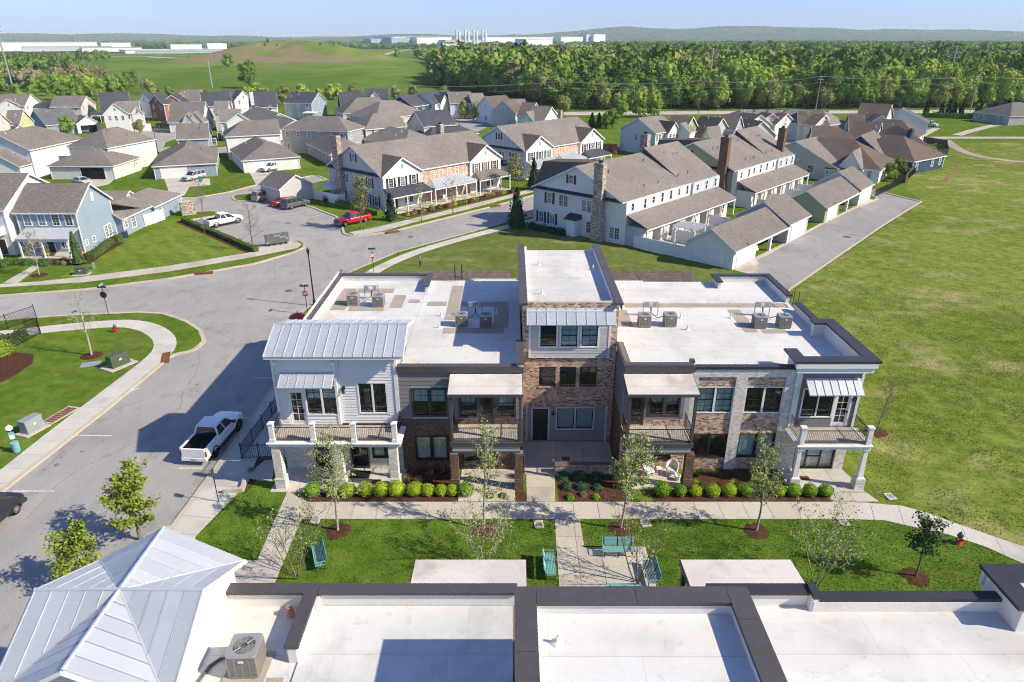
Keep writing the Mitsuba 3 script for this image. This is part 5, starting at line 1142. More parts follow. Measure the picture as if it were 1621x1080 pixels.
 def garage(s, f, u, w=4.9, h=2.2, open_=False):
  m = s.face(f, u, 0.05)
  if open_:
   k = part(s.parent, 'garage_opening', lambda: MB().box(-w / 2, w / 2, -0.03, 0.02, 0, h).mesh(), ROOM, xf=m, cache=('gopen', w, h))
  else:
   def fm():
    b = MB(); b.box(-w / 2, w / 2, -0.02, 0.02, 0, h)
    nx = max(4, int(w / 0.62))
    for i in range(4):
     for j in range(nx):
      b.box(-w / 2 + w * j / nx + 0.05, -w / 2 + w * (j + 1) / nx - 0.05, -0.045, -0.015, h * i / 4 + 0.05, h * (i + 1) / 4 - 0.05)
    return b.mesh()
   k = part(s.parent, 'garage_door', fm, WHITE, xf=m, cache=('gdoor', w, h))
  def ff():
   b = MB(); b.box(-w / 2 - 0.16, -w / 2, -0.07, 0.02, 0, h + 0.16); b.box(w / 2, w / 2 + 0.16, -0.07, 0.02, 0, h + 0.16); b.box(-w / 2, w / 2, -0.07, 0.02, h, h + 0.16)
   return b.mesh()
  part(k, 'frame', ff, WHITE, xf=m, cache=('gdoorf', w, h))
 def cross(s, side, u, W, zr, he, out, wall=None, roof=None, trim=True, ends='gg'):
  """gable across the main ridge, facing side 'R' or 'L', front face `out` beyond the wall; u along x from the ridge middle"""
  sg = -1 if side == 'R' else 1
  y1 = sg * (s.W / 2 + out + s.o)
  dep = (s.zr - zr) / max(s.slope, 0.05)
  y0 = sg * max(0.0, dep - 0.3)
  return Vol(s.parent, s.pt(u, y0), s.pt(u, y1), zr, W, he, 'gg', wall or 'white', roof, s.o * 0.8, trim)
 def auto(s, faces, rows=None, step=2.7, w=0.9, h=1.45, skip=0.25, shut=None, rng=None):
  rng = rng or random.Random(hash((round(s.fr[0, 3]), round(s.fr[1, 3]))) & 0xffff)
  for f in faces:
   L = s.flen(f)
   for z in rows or ((0.95, 3.85) if s.he > 5 else (0.95,)):
    n = max(1, int((L - 1.5) / step))
    for i in range(n):
     if rng.random() < skip: continue
     s.win(f, (i + 0.5) * L / n - L / 2, z, w, h, shut=shut)
   if f in 'AB' and s.ends['AB'.index(f)] == 'g' and s.zr - s.he > 2.2 and L > 7: s.win(f, 0, s.he + 0.35, 0.6, 0.95, style=(2, 1))
 def vents(s, n=3, side=None, rng=None):
  rng = rng or random.Random(int(abs(s.fr[0, 3] * 7 + s.fr[1, 3])))
  for i in range(n):
   x = (rng.random() - 0.5) * s.Lr * 0.8; y = (side or rng.choice((-1, 1))) * rng.uniform(0.1, 0.6) * s.W / 2
   z = s.zr - abs(y) * s.slope
   p = s.pt(x, y)
   part(s.roof, 'vent', lambda: MB().lathe([(0.16, -0.1), (0.1, 0.12), (0.06, 0.14), (0.06, 0.5), (0.001, 0.5)], k=6).mesh(), rng.choice((GALV, SASH_BROWN, WHITE)), xf=frame(p, 0, z), cache='hvent')
 def chimney(s, x, y, w=1.3, d=0.8, top=None, mat=None, base=0.0, shoulder=None, pots=True):
  top = top or s.zr + 1.2
  m = MB(s.fr)
  if shoulder:
   m.box(x - d / 2, x + d / 2, y - w * 0.62, y + w * 0.62, base, shoulder)
   m.hexa([(x - d / 2, y - w * 0.62, shoulder), (x + d / 2, y - w * 0.62, shoulder), (x + d / 2, y + w * 0.62, shoulder), (x - d / 2, y + w * 0.62, shoulder)], [(x - d / 2, y - w / 2, shoulder + 0.7), (x + d / 2, y - w / 2, shoulder + 0.7), (x + d / 2, y + w / 2, shoulder + 0.7), (x - d / 2, y + w / 2, shoulder + 0.7)])
   base = shoulder + 0.7
  m.box(x - d / 2, x + d / 2, y - w / 2, y + w / 2, base, top).box(x - d / 2 - 0.06, x + d / 2 + 0.06, y - w / 2 - 0.06, y + w / 2 + 0.06, top - 0.3, top - 0.12)
  k = part(s.parent, 'chimney', m, mat or B_CHIM)
  if pots: part(k, 'cap', MB(s.fr).box(x - 0.2, x + 0.2, y - 0.2, y + 0.2, top, top + 0.25).box(x - 0.28, x + 0.28, y - 0.28, y + 0.28, top + 0.25, top + 0.32), IRON)
def shed_roof(parent, fr, x0, x1, yw, zw, ye, ze, mat, posts=(), post_w=0.18, panels=0, name='porch_roof', hips=0.0, beam=True, base=0.05):
 """lean-to: wall line y=yw at zw falling to eave ye at ze, in frame fr"""
 up = [(x0 + hips, yw, zw), (x1 - hips, yw, zw)]; lo = [(x0, ye, ze), (x1, ye, ze)]
 b = [lo[0], lo[1], up[1], up[0]]
 if ye > yw: b = [lo[1], lo[0], up[0], up[1]]
 k = part(parent, name, MB(fr).hexa([(x, y, z - 0.14) for x, y, z in b], b), mat)
 if panels:
  for i in range(panels + 1):
   t = i / panels
   P = np.array(lo[0]) * (1 - t) + np.array(lo[1]) * t; Q = np.array(up[0]) * (1 - t) + np.array(up[1]) * t
   part(k, 'seam', MB(fr).tube([P + (0, 0, 0.02), Q + (0, 0, 0.02)], 0.035, 4), mat)
 if hips:
  for P, Q, R in (((x0, ye, ze), (x0 + hips, yw, zw), (x0, yw, ze)), ((x1, ye, ze), (x1, yw, ze), (x1 - hips, yw, zw))):
   part(k, 'hip', MB(fr).add([P, Q, R, np.array(P) - (0, 0, .14), np.array(Q) - (0, 0, .14), np.array(R) - (0, 0, .14)], [(0, 1, 2), (5, 4, 3), (0, 3, 4), (0, 4, 1), (1, 4, 5), (1, 5, 2), (2, 5, 3), (2, 3, 0)]), mat)
 if beam:
  yb = ye + (0.2 if ye < yw else -0.2)
  part(parent, 'porch_beam', MB(fr).box(x0 + 0.05, x1 - 0.05, yb - 0.09, yb + 0.09, ze - 0.42, ze - 0.16), WHITE)
  for x in posts: part(parent, 'porch_post', MB(fr).box(x - post_w / 2, x + post_w / 2, yb - post_w / 2, yb + post_w / 2, base, ze - 0.42), WHITE)
 return k
def fence(pts, h, mat, label, style='board', name='fence', group=None, step=2.2):
 k = thing(name, label, 'fence', group)
 for a, b in zip(pts[:-1], pts[1:]):
  a, b = np.array(a, float), np.array(b, float); L = np.linalg.norm(b - a); n = max(1, round(L / step)); w = L / n
  fr = frame(a, math.atan2(*(b - a)[::-1]))
  pr = 0.028 if style == 'iron' else 0.07
  for i in range(n + 1): part(k, 'post', MB(fr).box(i * w - pr, i * w + pr, -pr, pr, 0, h + 0.08).box(i * w - pr * 1.3, i * w + pr * 1.3, -pr * 1.3, pr * 1.3, h + 0.08, h + 0.13), mat)
  for i in range(n):
   x0, x1 = i * w + pr, (i + 1) * w - pr
   if style == 'iron':
    m = MB(fr).box(x0, x1, -0.02, 0.02, h - 0.06, h - 0.02).box(x0, x1, -0.02, 0.02, 0.12, 0.16)
    for j in range(int((x1 - x0) / 0.13)): m.box(x0 + 0.06 + j * 0.13, x0 + 0.082 + j * 0.13, -0.011, 0.011, 0.162, h - 0.061)
    part(k, 'panel', m, mat)
   elif style == 'rail':
    m = MB(fr)
    for z in (0.35, 0.75, h - 0.1): m.box(x0, x1, -0.03, 0.03, z - 0.06, z + 0.06)
    part(k, 'rail', m, mat)
   else:
    m = MB(fr).box(x0, x1, -0.025, 0.025, 0.08, h - 0.05).box(x0, x1, -0.045, 0.045, h - 0.1, h).box(x0, x1, -0.045, 0.045, 0.06, 0.18)
    part(k, 'panel', m, mat)
 return k
# ---- terraces of townhouses
def cardinal(o, ang): return frame(o, math.radians(ang))
def loc(fr, x, y): return (fr @ np.array((x, y, 0, 1.0)))[:2]
def terrace_front(o, ang, L, label, right_porch, shutR):
 """three part terrace seen from the street: white gabled ends, brick middle, porches"""
 k = thing('terrace', label, 'townhouse terrace', 'townhouse terraces with taupe roofs')
 fr = cardinal(o, ang); W = 15.4
 v = Vol(k, loc(fr, -0.35, W / 2), loc(fr, L + 0.35, W / 2), 10.3, W, 6.2, 'gg', 'lgray' if right_porch else 'pblue', SH_TAUPE)
 part(k, 'brick_front', MB(fr).box(8.3, L - 8.3, -0.06, 0.1, 0, 6.1), B_ROSE)
 part(k, 'skirt_roof', MB(fr).box(-0.28, -0.02, 0.1, W - 0.1, 6.0, 6.16).hexa([(-0.55, 0.0, 5.85), (0, 0.0, 5.85), (0, W, 5.85), (-0.55, W, 5.85)], [(-0.55, 0.0, 5.9), (-0.02, 0.0, 6.25), (-0.02, W, 6.25), (-0.55, W, 5.9)]), SH_NAVY)
 for x in (4.15, L - 4.15):
  g = Vol(k, loc(fr, x, 4.6), loc(fr, x, -0.75), 8.7, 8.2, 6.2, 'gg', 'white', SH_DARK, 0.35)
  g.win('B', 0, 6.75, 0.55, 0.75, style=(2, 1))
  for u in (-2.5, 0, 2.5): g.win('B', u, 3.9, 0.95, 1.55, shut=SHUT if x < 10 else shutR)
  g.pair('B', 1.2, 0.8, 0.9, 1.7); g.door('B', -1.8)
 n = 6
 for i in range(n):
  x = 8.3 + (i + 0.5) * (L - 16.6) / n
  v.win('R', x - L / 2, 3.9, 0.85, 1.55, glass=GLASS_DARK)
  v.win('R', x - L / 2, 0.9, 0.85, 1.7) if i % 3 else v.door('R', x - L / 2)
 # end wall
 v.win('A', 0.3, 7.6, 0.8, 1.25, shut=SHUT, style=(2, 1))
 for u, t in ((-2.6, 0), (1.0, 0), (4.4, 1)):
  v.win('A', u, 3.7, 1.0, 1.55, shut=SHUT) if t else v.pair('A', u, 3.7, 0.8, 1.5)
 v.pair('A', -3.4, 0.7, 0.85, 1.7)
 for u in (3.4, 5.9): v.win('A', u, 0.7, 1.0, 1.7, shut=SHUT)
 if right_porch:
  v.chimney(v.x0 - 0.42, 3.9, 1.7, 0.9, 11.6, B_CHIM, shoulder=3.4)
  v.chimney(7.0, 1.0, 1.4, 0.9, 12.0, B_CHIM, 8.5)
 v.vents(4, 1)
 # porches
 s1 = shed_roof(k, fr, -0.2, 8.5, -0.4, 3.9, -3.2, 3.0, SH_NAVY if right_porch else METAL[1], (0.1, 2.9, 5.6, 8.2), panels=14)
 s2 = shed_roof(k, fr, 9.2, L - 8.9, -0.06, 4.1, -3.0, 3.05, METAL[2], tuple(np.linspace(9.4, L - 9.1, 5)), panels=12, hips=1.6)
 s3 = shed_roof(k, fr, L - 8.4, L + 0.3, -0.4, 4.0, -3.1, 3.0, SH_BROWN if right_porch else SH_NAVY, (L - 8.2, L - 5.4, L - 2.6, L), hips=1.5)
 part(k, 'porch_floor', MB(fr).box(0, L, -3.1, -0.41, 0, 0.16), CONC[0])
 part(k, 'gutter', MB(fr).box(8.3, L - 8.3, -0.5, -0.38, 5.92, 6.06), WHITE)
 return k, v, fr
TH1, v1, f1 = terrace_front((-21.9, 115.4), 47.5, 28.6, 'white and brick townhouse terrace behind the red pickup', True, SHUT_B)
TH2, v2, f2 = terrace_front((2.6, 143.8), 46.0, 26.0, 'white and brick townhouse terrace beyond the bend, behind the first terrace', False, SHUT)
v2.win('A', -1.5, 0.8, 1.0, 1.7, shut=SHUT)
part(TH2, 'side_entry', MB(f2).box(-1.5, 0, 4.6, 6.6, 0, 2.6), WHITE)
part(TH2, 'side_entry_roof', MB(f2).hexa([(-1.9, 4.3, 2.6), (-0.37, 4.3, 2.6), (-0.37, 6.9, 2.6), (-1.9, 6.9, 2.6)], [(-1.9, 4.3, 2.7), (-0.37, 4.3, 3.5), (-0.37, 6.9, 3.5), (-1.9, 6.9, 2.7)]), SH_NAVY)
def terrace_rear(o, ang, L, label, wall, wall2, seg, chim, gable_wall):
 k = thing('terrace', label, 'townhouse terrace', 'townhouse terraces with taupe roofs')
 fr = cardinal(o, ang); W = 16.2
 v = Vol(k, loc(fr, -0.35, W / 2), loc(fr, L + 0.35, W / 2), 10.2, W, 6.3, 'gg', gable_wall, SH_TAUPE)
 # rear wall in colour bays
 x = 0
 for i, (w, c) in enumerate(seg):
  y = -0.05 if i % 2 else 0.35
  part(k, 'rear_bay', MB(fr).box(x + 0.05, x + w - 0.02, -0.36 - (0.35 if i % 2 == 0 else 0), 0.2, 0, 6.08), SIDE[c])
  n = max(2, round(w / 2.6))
  for j in range(n):
   m = fr @ frame((x + (j + 0.5) * w / n, -0.37 - (0.35 if i % 2 == 0 else 0)), 0, 4.55 if j % 3 else 4.75)
   vv = v; mm = m
   hh = 1.35 if j % 3 else 1.0
   def fm():
    b = MB(); ring(b, -0.42, 0.42, -0.09, hh + 0.09, 0.12, -0.05, 0.02); b.box(-0.3, 0.3, -0.04, 0, hh / 2 - 0.03, hh / 2 + 0.03)
    return b.mesh()
   wk = part(k, 'window', fm, WHITE, xf=m, cache=('rw', hh))
   part(wk, 'pane', lambda: MB().quad((-0.34, -0.02, 0), (0.34, -0.02, 0), (0.34, -0.02, hh), (-0.34, -0.02, hh)).mesh(), GLASS_DARK, xf=m, cache=('rwp', hh))
  x += w
 # raised roof step
 part(k, 'step_roof', MB(fr).hexa([(L * 0.62, W / 2 - 0.2, 10.25), (L + 0.3, W / 2 - 0.2, 10.25), (L + 0.3, 1.0, 6.7), (L * 0.62, 1.0, 6.6)][::-1], [(L * 0.62, W / 2 - 0.2, 10.9), (L + 0.3, W / 2 - 0.2, 10.9), (L + 0.3, 1.0, 6.95), (L * 0.62, 1.0, 6.75)][::-1]), SH_TAUPE)
 part(k, 'step_trim', MB(fr).hexa([(L * 0.62 - 0.06, 1.0, 6.45), (L * 0.62, 1.0, 6.45), (L * 0.62, W / 2 - 0.2, 10.2), (L * 0.62 - 0.06, W / 2 - 0.2, 10.2)], [(L * 0.62 - 0.06, 1.0, 6.74), (L * 0.62, 1.0, 6.74), (L * 0.62, W / 2 - 0.2, 10.88), (L * 0.62 - 0.06, W / 2 - 0.2, 10.88)]), SHUT)
 part(k, 'cross_roof', MB(fr).hexa([(1.5, W / 2, 9.3), (9, W / 2 + 0.2, 9.3), (9, W + 1.2, 6.2), (1.5, W + 1.2, 6.2)], [(3.5, W / 2, 10.22), (7, W / 2 + 0.2, 10.22), (7, W + 1.2, 9.4), (3.5, W + 1.2, 9.4)]), SH_DARK)
 part(k, 'skirt_roof', MB(fr).hexa([(-0.55, 0.0, 6.0), (0, 0.0, 6.0), (0, W, 6.0), (-0.55, W, 6.0)], [(-0.55, 0.0, 6.05), (-0.02, 0.0, 6.38), (-0.02, W, 6.38), (-0.55, W, 6.05)]), SHUT)
 # lean-to along the rear
 shed_roof(k, fr, 0.2, L - 0.3, -0.72, 4.35, -4.3, 2.95, SH_TAUPE, tuple(np.linspace(0.5, L - 0.6, 7)), name='rear_roof', beam=True)
 x = 0.4
 for i in range(6):
  part(k, 'ground_room', MB(fr).box(x, x + 2.4, -3.6, -0.73, 0, 2.8), SIDE[wall if i % 2 else wall2]); 
  m = fr @ frame((x + 0.8, -3.62), 0, 0.9)
  def fm():
   b = MB(); ring(b, -0.42, 0.42, -0.09, 1.49, 0.12, -0.05, 0.02); b.box(-0.3, 0.3, -0.04, 0, 0.66, 0.73); return b.mesh()
  wk = part(k, 'window', fm, WHITE, xf=m, cache=('rw2',)); part(wk, 'pane', lambda: MB().quad((-0.34, -0.02, 0), (0.34, -0.02, 0), (0.34, -0.02, 1.4), (-0.34, -0.02, 1.4)).mesh(), GLASS_DARK, xf=m, cache=('rwp2',))
  part(k, 'back_door', MB(fr).box(x + 1.45, x + 2.2, -3.66, -3.6, 0.05, 2.15), WHITE)
  x += L / 6.05
 # gable end windows
 v.win('A', -1.0, 7.5, 0.75, 1.2, shut=SHUT, style=(2, 1))
 v.win('A', -5.0, 4.0, 0.9, 1.6, shut=SHUT); v.pair('A', -2.3, 3.9, 0.8, 1.7); v.pair('A', 2.0, 3.7, 0.85, 1.75)
 for u in (-6.6, -4.4): v.win('A', u, 0.9, 0.9, 1.6, shut=SHUT)
 v.win('A', -0.7, 1.2, 0.8, 1.4); v.pair('A', 3.0, 0.7, 0.85, 1.7); v.pair('A', 7.1, 0.6, 0.8, 1.7)
 part(k, 'side_entry', MB(fr).box(-1.25, 0, 7.2, 8.8, 0, 2.5), WHITE)
 part(k, 'side_entry_roof', MB(fr).hexa([(-1.6, 6.9, 2.5), (-0.02, 6.9, 2.5), (-0.02, 9.1, 2.5), (-1.6, 9.1, 2.5)], [(-1.6, 6.9, 2.58), (-0.02, 6.9, 3.2), (-0.02, 9.1, 3.2), (-1.6, 9.1, 2.58)]), SHUT)
 for x, y, w, d, top, m in chim:
  c = MB(fr)
  if x < 0: c.box(x - d / 2, x + d / 2, y - w * 0.65, y + w * 0.65, 0, 3.3).hexa([(x - d / 2, y - w * 0.65, 3.3), (x + d / 2, y - w * 0.65, 3.3), (x + d / 2, y + w * 0.65, 3.3), (x - d / 2, y + w * 0.65, 3.3)], [(x - d / 2, y - w * 0.5, 4.1), (x + d / 2, y - w * 0.5, 4.1), (x + d / 2, y + w * 0.5, 4.1), (x - d / 2, y + w * 0.5, 4.1)]).box(x - d / 2, x + d / 2, y - w / 2, y + w / 2, 4.1, top)
  else: c.box(x - d / 2, x + d / 2, y - w / 2, y + w / 2, 5, top)
  c.box(x - d / 2 - 0.07, x + d / 2 + 0.07, y - w / 2 - 0.07, y + w / 2 + 0.07, top - 0.35, top - 0.15)
  ck = part(k, 'chimney', c, m)
  part(ck, 'cap', MB(fr).lathe([(0.18, top), (0.18, top + 0.3), (0.3, top + 0.3), (0.3, top + 0.38), (0.001, top + 0.42)], (x, y, 0), 8).v and MB(fr).box(x - 0.2, x + 0.2, y - 0.2, y + 0.2, top, top + 0.3).box(x - 0.3, x + 0.3, y - 0.3, y + 0.3, top + 0.3, top + 0.38), IRON)
 rr = random.Random(5)
 for i in range(11):
  x = rr.uniform(1.5, L - 2); y = rr.choice((1.2, 1.3, 4, 5.5, 6.2)); z = 6.3 + y * v.slope
  if x > L * 0.6: z += 0.35
  part(v.roof, 'vent', lambda: MB().lathe([(0.1, -0.1), (0.06, 0.1), (0.06, 0.45), (0.001, 0.45)], k=6).mesh(), SASH_BROWN, xf=fr @ frame((x, y), 0, z), cache='hv2')
 return k, v, fr
B_CHIMB = matte('brick_chimney_brown', brick_fn([(0.17, 0.095, 0.065), (0.14, 0.075, 0.055), (0.2, 0.12, 0.085)], (0.2, 0.16, 0.13), 0.24, 0.09))
TH3, v3, f3 = terrace_rear((15.45, 95.2), 47.8, 28.0, 'white townhouse terrace with long lean-to roof nearest the flat roofed row', 'white', 'lgray', [(6.5, 'white'), (12.5, 'white'), (9, 'pblue')], [(-0.55, 3.6, 1.5, 1.0, 11.1, B_CHIM), (20.3, 9.5, 1.4, 1.0, 12.6, B_CHIM)], 'white')
TH4, v4, f4 = terrace_rear((38.5, 120.0), 47.5, 25.0, 'sage and cream townhouse terrace beyond the nearest white terrace', 'cream', 'white', [(6, 'cream'), (11, 'white'), (8, 'pblue')], [(-0.55, 1.9, 1.5, 1.0, 11.6, B_CHIMB), (22.5, 1.5, 1.3, 1.0, 11.2, B_CHIMB)], 'sage')
def garage_row(o, ang, L, label, wall, end):
 k = thing('garage_row', label, 'garage', 'garage rows along the rear lane')
 fr = cardinal(o, ang); W = 6.6
 a, b = 6.8, 16.6
 v = Vol(k, loc(fr, -0.35, W / 2), loc(fr, b + 0.3, W / 2), 4.9, W, 2.75, 'gg', wall, SH_BROWN, wall_part=False, trim=False)
 for x0, x1 in ((0, a),):
  h = W / 2
  part(k, 'wall', MB(fr).add([(x0, 0, 0), (x0, W, 0), (x0, W, 2.75), (x0, h, 4.8), (x0, 0, 2.75), (x1, 0, 0), (x1, W, 0), (x1, W, 2.75), (x1, h, 4.8), (x1, 0, 2.75)], [(0, 2, 1), (0, 3, 2), (0, 4, 3), (5, 6, 7), (5, 7, 8), (5, 8, 9), (0, 1, 6), (0, 6, 5), (1, 2, 7), (1, 7, 6), (2, 3, 8), (2, 8, 7), (3, 4, 9), (3, 9, 8), (4, 0, 5), (4, 5, 9)]), SIDE[wall])
 g = Vol(k, loc(fr, b - 0.2, W / 2 + 0.5), loc(fr, L + 0.3, W / 2 + 0.5), 5.6, W + 1.4, 3.1, 'gg', end, SH_BROWN)
 part(k, 'rear_wall', MB(fr).box(a, b, W - 0.1, W, 0, 2.75), SIDE[wall])
 m = MB(fr)
 for y, sg in ((0 - 0.38, -1), (W + 0.38, 1)): m.box(-0.36, b, min(y, y + sg * 0.03), max(y, y + sg * 0.03), 2.22, 2.5)
 part(k, 'fascia', m, WHITE)
 rk = MB(fr)
 for sy in (-1, 1):
  y0, y1 = W / 2 + sy * (W / 2 + 0.35), W / 2
  P = [(-0.38, y0, 2.27), (-0.35, y0, 2.27), (-0.35, y1, 4.64), (-0.38, y1, 4.64)]; Q = [(x, y, z + 0.25) for x, y, z in P]
  rk.hexa(P, Q) if sy < 0 else rk.hexa(P[::-1], Q[::-1])
 part(k, 'rake_board', rk, WHITE)
 part(k, 'header', MB(fr).box(a, b - 0.05, 0.02, 0.25, 2.2, 2.72), WHITE)
 for x in (a + 4.9,): part(k, 'post', MB(fr).box(x - 0.22, x + 0.22, 0.02, 0.42, 0, 2.2), WHITE)
 def gd(x, y):
  f = fr @ frame((x, y), 0, 0.05)
  def fm():
   w, h = 4.6, 2.15
   q = MB(); q.box(-w / 2, w / 2, -0.02, 0.02, 0, h)
   for i in range(4):
    for j in range(8): q.box(-w / 2 + w * j / 8 + 0.05, -w / 2 + w * (j + 1) / 8 - 0.05, -0.045, -0.015, h * i / 4 + 0.05, h * (i + 1) / 4 - 0.05)
   return q.mesh()
  dk = part(k, 'garage_door', fm, WHITE, xf=f, cache='grd')
  part(dk, 'frame', lambda: MB().box(-2.46, -2.3, -0.07, 0.02, 0, 2.3).box(2.3, 2.46, -0.07, 0.02, 0, 2.3).box(-2.3, 2.3, -0.07, 0.02, 2.15, 2.3).mesh(), WHITE, xf=f, cache='grf')
  part(k, 'lamp', lambda: MB().box(-0.1, 0.1, -0.25, 0, 2.5, 2.7).mesh(), IRON, xf=f, cache='grl')
 gd(3.4, -0.0); gd(20.4, -0.2)
 return k, fr
g1, fg1 = garage_row((28.1, 83.4), 47.7, 24.0, 'white garage row with open carports nearest the flat roofed row', 'white', 'pblue')
g2, fg2 = garage_row((49.8, 107.4), 48.8, 24.0, 'sage green garage row at the far end of the rear lane', 'sage', 'white')
# patios behind the white terrace
fence([loc(f3, 0.0, -2.4), loc(f3, -0.2, -9.2), loc(fg1, -0.1, 1.2)], 1.75, WHITE, 'white vinyl fence between the white terrace and its garages', name='vinyl_fence')
for i, x in enumerate((7.0, 12.5, 18.5)):
 fence([loc(f3, x, -4.4), loc(f3, x, -9.5)], 1.75, WHITE, ('first', 'second', 'third')[i] + ' white patio divider behind the white terrace, counted from the viewer', name='vinyl_fence', group='patio dividers')
for i, x in enumerate((1.0, 7.0, 13.0, 19.0)):
 fence([loc(f4, x, -4.4), loc(f4, x, -9.0)], 1.75, WHITE, ('first', 'second', 'third', 'fourth')[i] + ' white patio divider behind the sage terrace, counted from the viewer', name='vinyl_fence', group='patio dividers')
struct('patio', MB().sheet(Polygon([loc(f3, 0.3, -8.8), loc(f3, 25, -8.8), loc(f3, 25, -0.8), loc(f3, 0.3, -0.8)]), 0.009), CONC_PALE[0], 'concrete patios behind the white terrace')
struct('patio', MB().sheet(Polygon([loc(f4, 0.3, -8.6), loc(f4, 23, -8.6), loc(f4, 23, -0.8), loc(f4, 0.3, -0.8)]), 0.009), CONC_PALE[1], 'concrete patios behind the sage terrace')
pg = thing('pergola', 'white pergola on the patio behind the white terrace', 'pergola')
fpg = f3 @ frame((5.6, -8.6))
for x in (0, 3.0):
 for y in (0, 3.0): part(pg, 'post', MB(fpg).box(x - 0.1, x + 0.1, y - 0.1, y + 0.1, 0, 2.35), WHITE)
for y in (0, 3.0): part(pg, 'beam', MB(fpg).box(-0.4, 3.4, y - 0.06, y + 0.06, 2.351, 2.55), WHITE)
for i in range(10): part(pg, 'rafter', MB(fpg).box(-0.2 + i * 0.38, -0.12 + i * 0.38, -0.5, 3.5, 2.551, 2.68), WHITE)
# trash enclosure between the garages
solo('brick_screen', MB(fg1).box(25.0, 27.2, 2.2, 2.45, 0, 2.0).box(25.0, 25.25, 2.45, 5.0, 0, 2.0).box(24.95, 27.25, 2.15, 2.5, 2.002, 2.1), B_CHIM, 'brick screen wall between the two garage rows', 'wall')
# ---- the blue house and its white half
bl = thing('house', 'blue double house with white trim and a metal porch roof beside the striped corner lawn', 'house', HG)
vb = Vol(bl, (-67.2, 95.2), (-58.5, 95.2), 8.75, 8.5, 5.9, 'gg', 'blue', SH_BROWN, 0.35)
for u in (-2.7, -0.75, 1.15, 2.9): vb.win('R', u, 3.85, 0.95, 1.5)
vb.win('R', -2.4, 0.8, 0.9, 1.5); vb.door('R', -0.4, mat=IRON); vb.win('R', 1.5, 0.7, 0.95, 1.6)
vb.win('B', -1.6, 0.9, 0.6, 0.7, style=(2, 1)); vb.win('B', -3.4, 0.9, 0.6, 0.7, style=(2, 1)); vb.pair('B', 2.2, 0.6, 0.8, 1.7); vb.win('B', 0.3, 6.3, 0.45, 1.0, style=(1, 1), glass=WHITE)
frb = frame((-67.0, 90.95))
shed_roof(bl, frb, 1.1, 8.1, -0.02, 3.55, -2.9, 2.75, METAL[0], (1.4, 4.4, 7.8), panels=13)
part(bl, 'porch_floor', MB(frb).box(0.8, 8.0, -2.9, -0.01, 0, 0.14), CONC[0])
shed_roof(bl, frame((-61.9, 99.47)), 0, 4.2, 0, 4.9, 6.0, 3.0, SH_BROWN, (), name='wing_roof', beam=False)
part(bl, 'wing_wall', MB().box(-62, -57.9, 99.48, 105.2, 0, 2.95), SIDE['blue'])
vw = Vol(bl, (-60.0, 99.2), (-60.0, 106.2), 4.5, 4.6, 2.9, 'gh', 'blue', SH_BROWN, 0.3)
for y, w, h, z in ((101.2, 0.7, 1.0, 1.2), (103.3, 1.1, 1.7, 0.7)):
 m = frame((-57.7, y), math.radians(90), z)
 vw.win('R', y - 104.8, z, w, h)
wh = thing('house', 'white half of the double house at the left edge, with a dark door', 'house', HG)
vh = Vol(wh, (-80, 96.4), (-67.35, 96.4), 9.9, 13.0, 6.4, 'gg', 'white', SH_BROWN, 0.35)
vh.win('R', 2.6, 3.7, 0.95, 1.5); vh.win('R', 0.2, 3.7, 0.95, 1.5); vh.door('R', 4.6, mat=IRON)
vc = vh.cross('R', 0.5, 6.5, 8.6, 6.2, 0.0, 'white')
part(wh, 'balcony', MB().box(-73.5, -68.3, 87.9, 89.9, 2.9, 3.15).box(-73.5, -68.3, 87.88, 87.95, 3.15, 4.0).box(-68.37, -68.3, 87.95, 89.9, 3.15, 4.0), WHITE)
for x in (-73.3, -68.45): part(wh, 'porch_post', MB().box(x - 0.15, x + 0.15, 87.95, 88.25, 0, 2.9), WHITE)
sh = thing('shed', 'blue garage shed with hipped taupe roof behind the white fence of the blue house', 'shed')
vs = Vol(sh, (-60.7, 108.0), (-60.7, 114.4), 4.3, 7.0, 2.7, 'gh', 'blue', SH_TAUPE, 0.35)
vs.win('A', 2.2, 0.9, 0.8, 1.3); vs.door('A', -1.0, mat=CEDAR)
sh2 = thing('shed', 'small white outbuilding peeping over the roof of the blue house', 'shed')
Vol(sh2, (-67.5, 112.0), (-62.6, 112.0), 4.3, 6.0, 2.7, 'gg', 'white', SH_TAUPE, 0.3)
fence([(-57.6, 105.3), (-56.6, 109.6), (-57.0, 110.2)], 1.8, WHITE, 'white vinyl fence of the blue house', name='vinyl_fence')
fence([(-62.5, 106.3), (-61.0, 106.6)], 1.7, CEDAR, 'rusty lattice screen in the yard of the blue house', name='wood_screen')
ws = thing('outbuilding', 'small gray and white garage with fence beside the brick terrace', 'shed')
vg = Vol(ws, loc(f1, -5.5, 24.8), loc(f1, -5.5, 17.6), 4.9, 6.6, 2.9, 'gg', 'lgray', SH_BROWN, 0.3)
part(ws, 'sun_wall', MB(f1).box(-2.18, -2.15, 18, 24.4, 0, 2.7), WHITE)
fence([loc(f1, -2.4, 17.5), loc(f1, -2.0, 10.6), loc(f1, -0.6, 10.4)], 1.75, WHITE, 'white vinyl fence at the chimney end of the brick terrace', name='vinyl_fence')
part(TH1, 'side_porch', MB(f1).hexa([(-2.4, 11.2, 2.6), (0, 11.2, 2.6), (0, 15.2, 2.6), (-2.4, 15.2, 2.6)], [(-2.4, 11.2, 2.75), (0, 11.2, 3.3), (0, 15.2, 3.3), (-2.4, 15.2, 2.75)]), METAL[0])
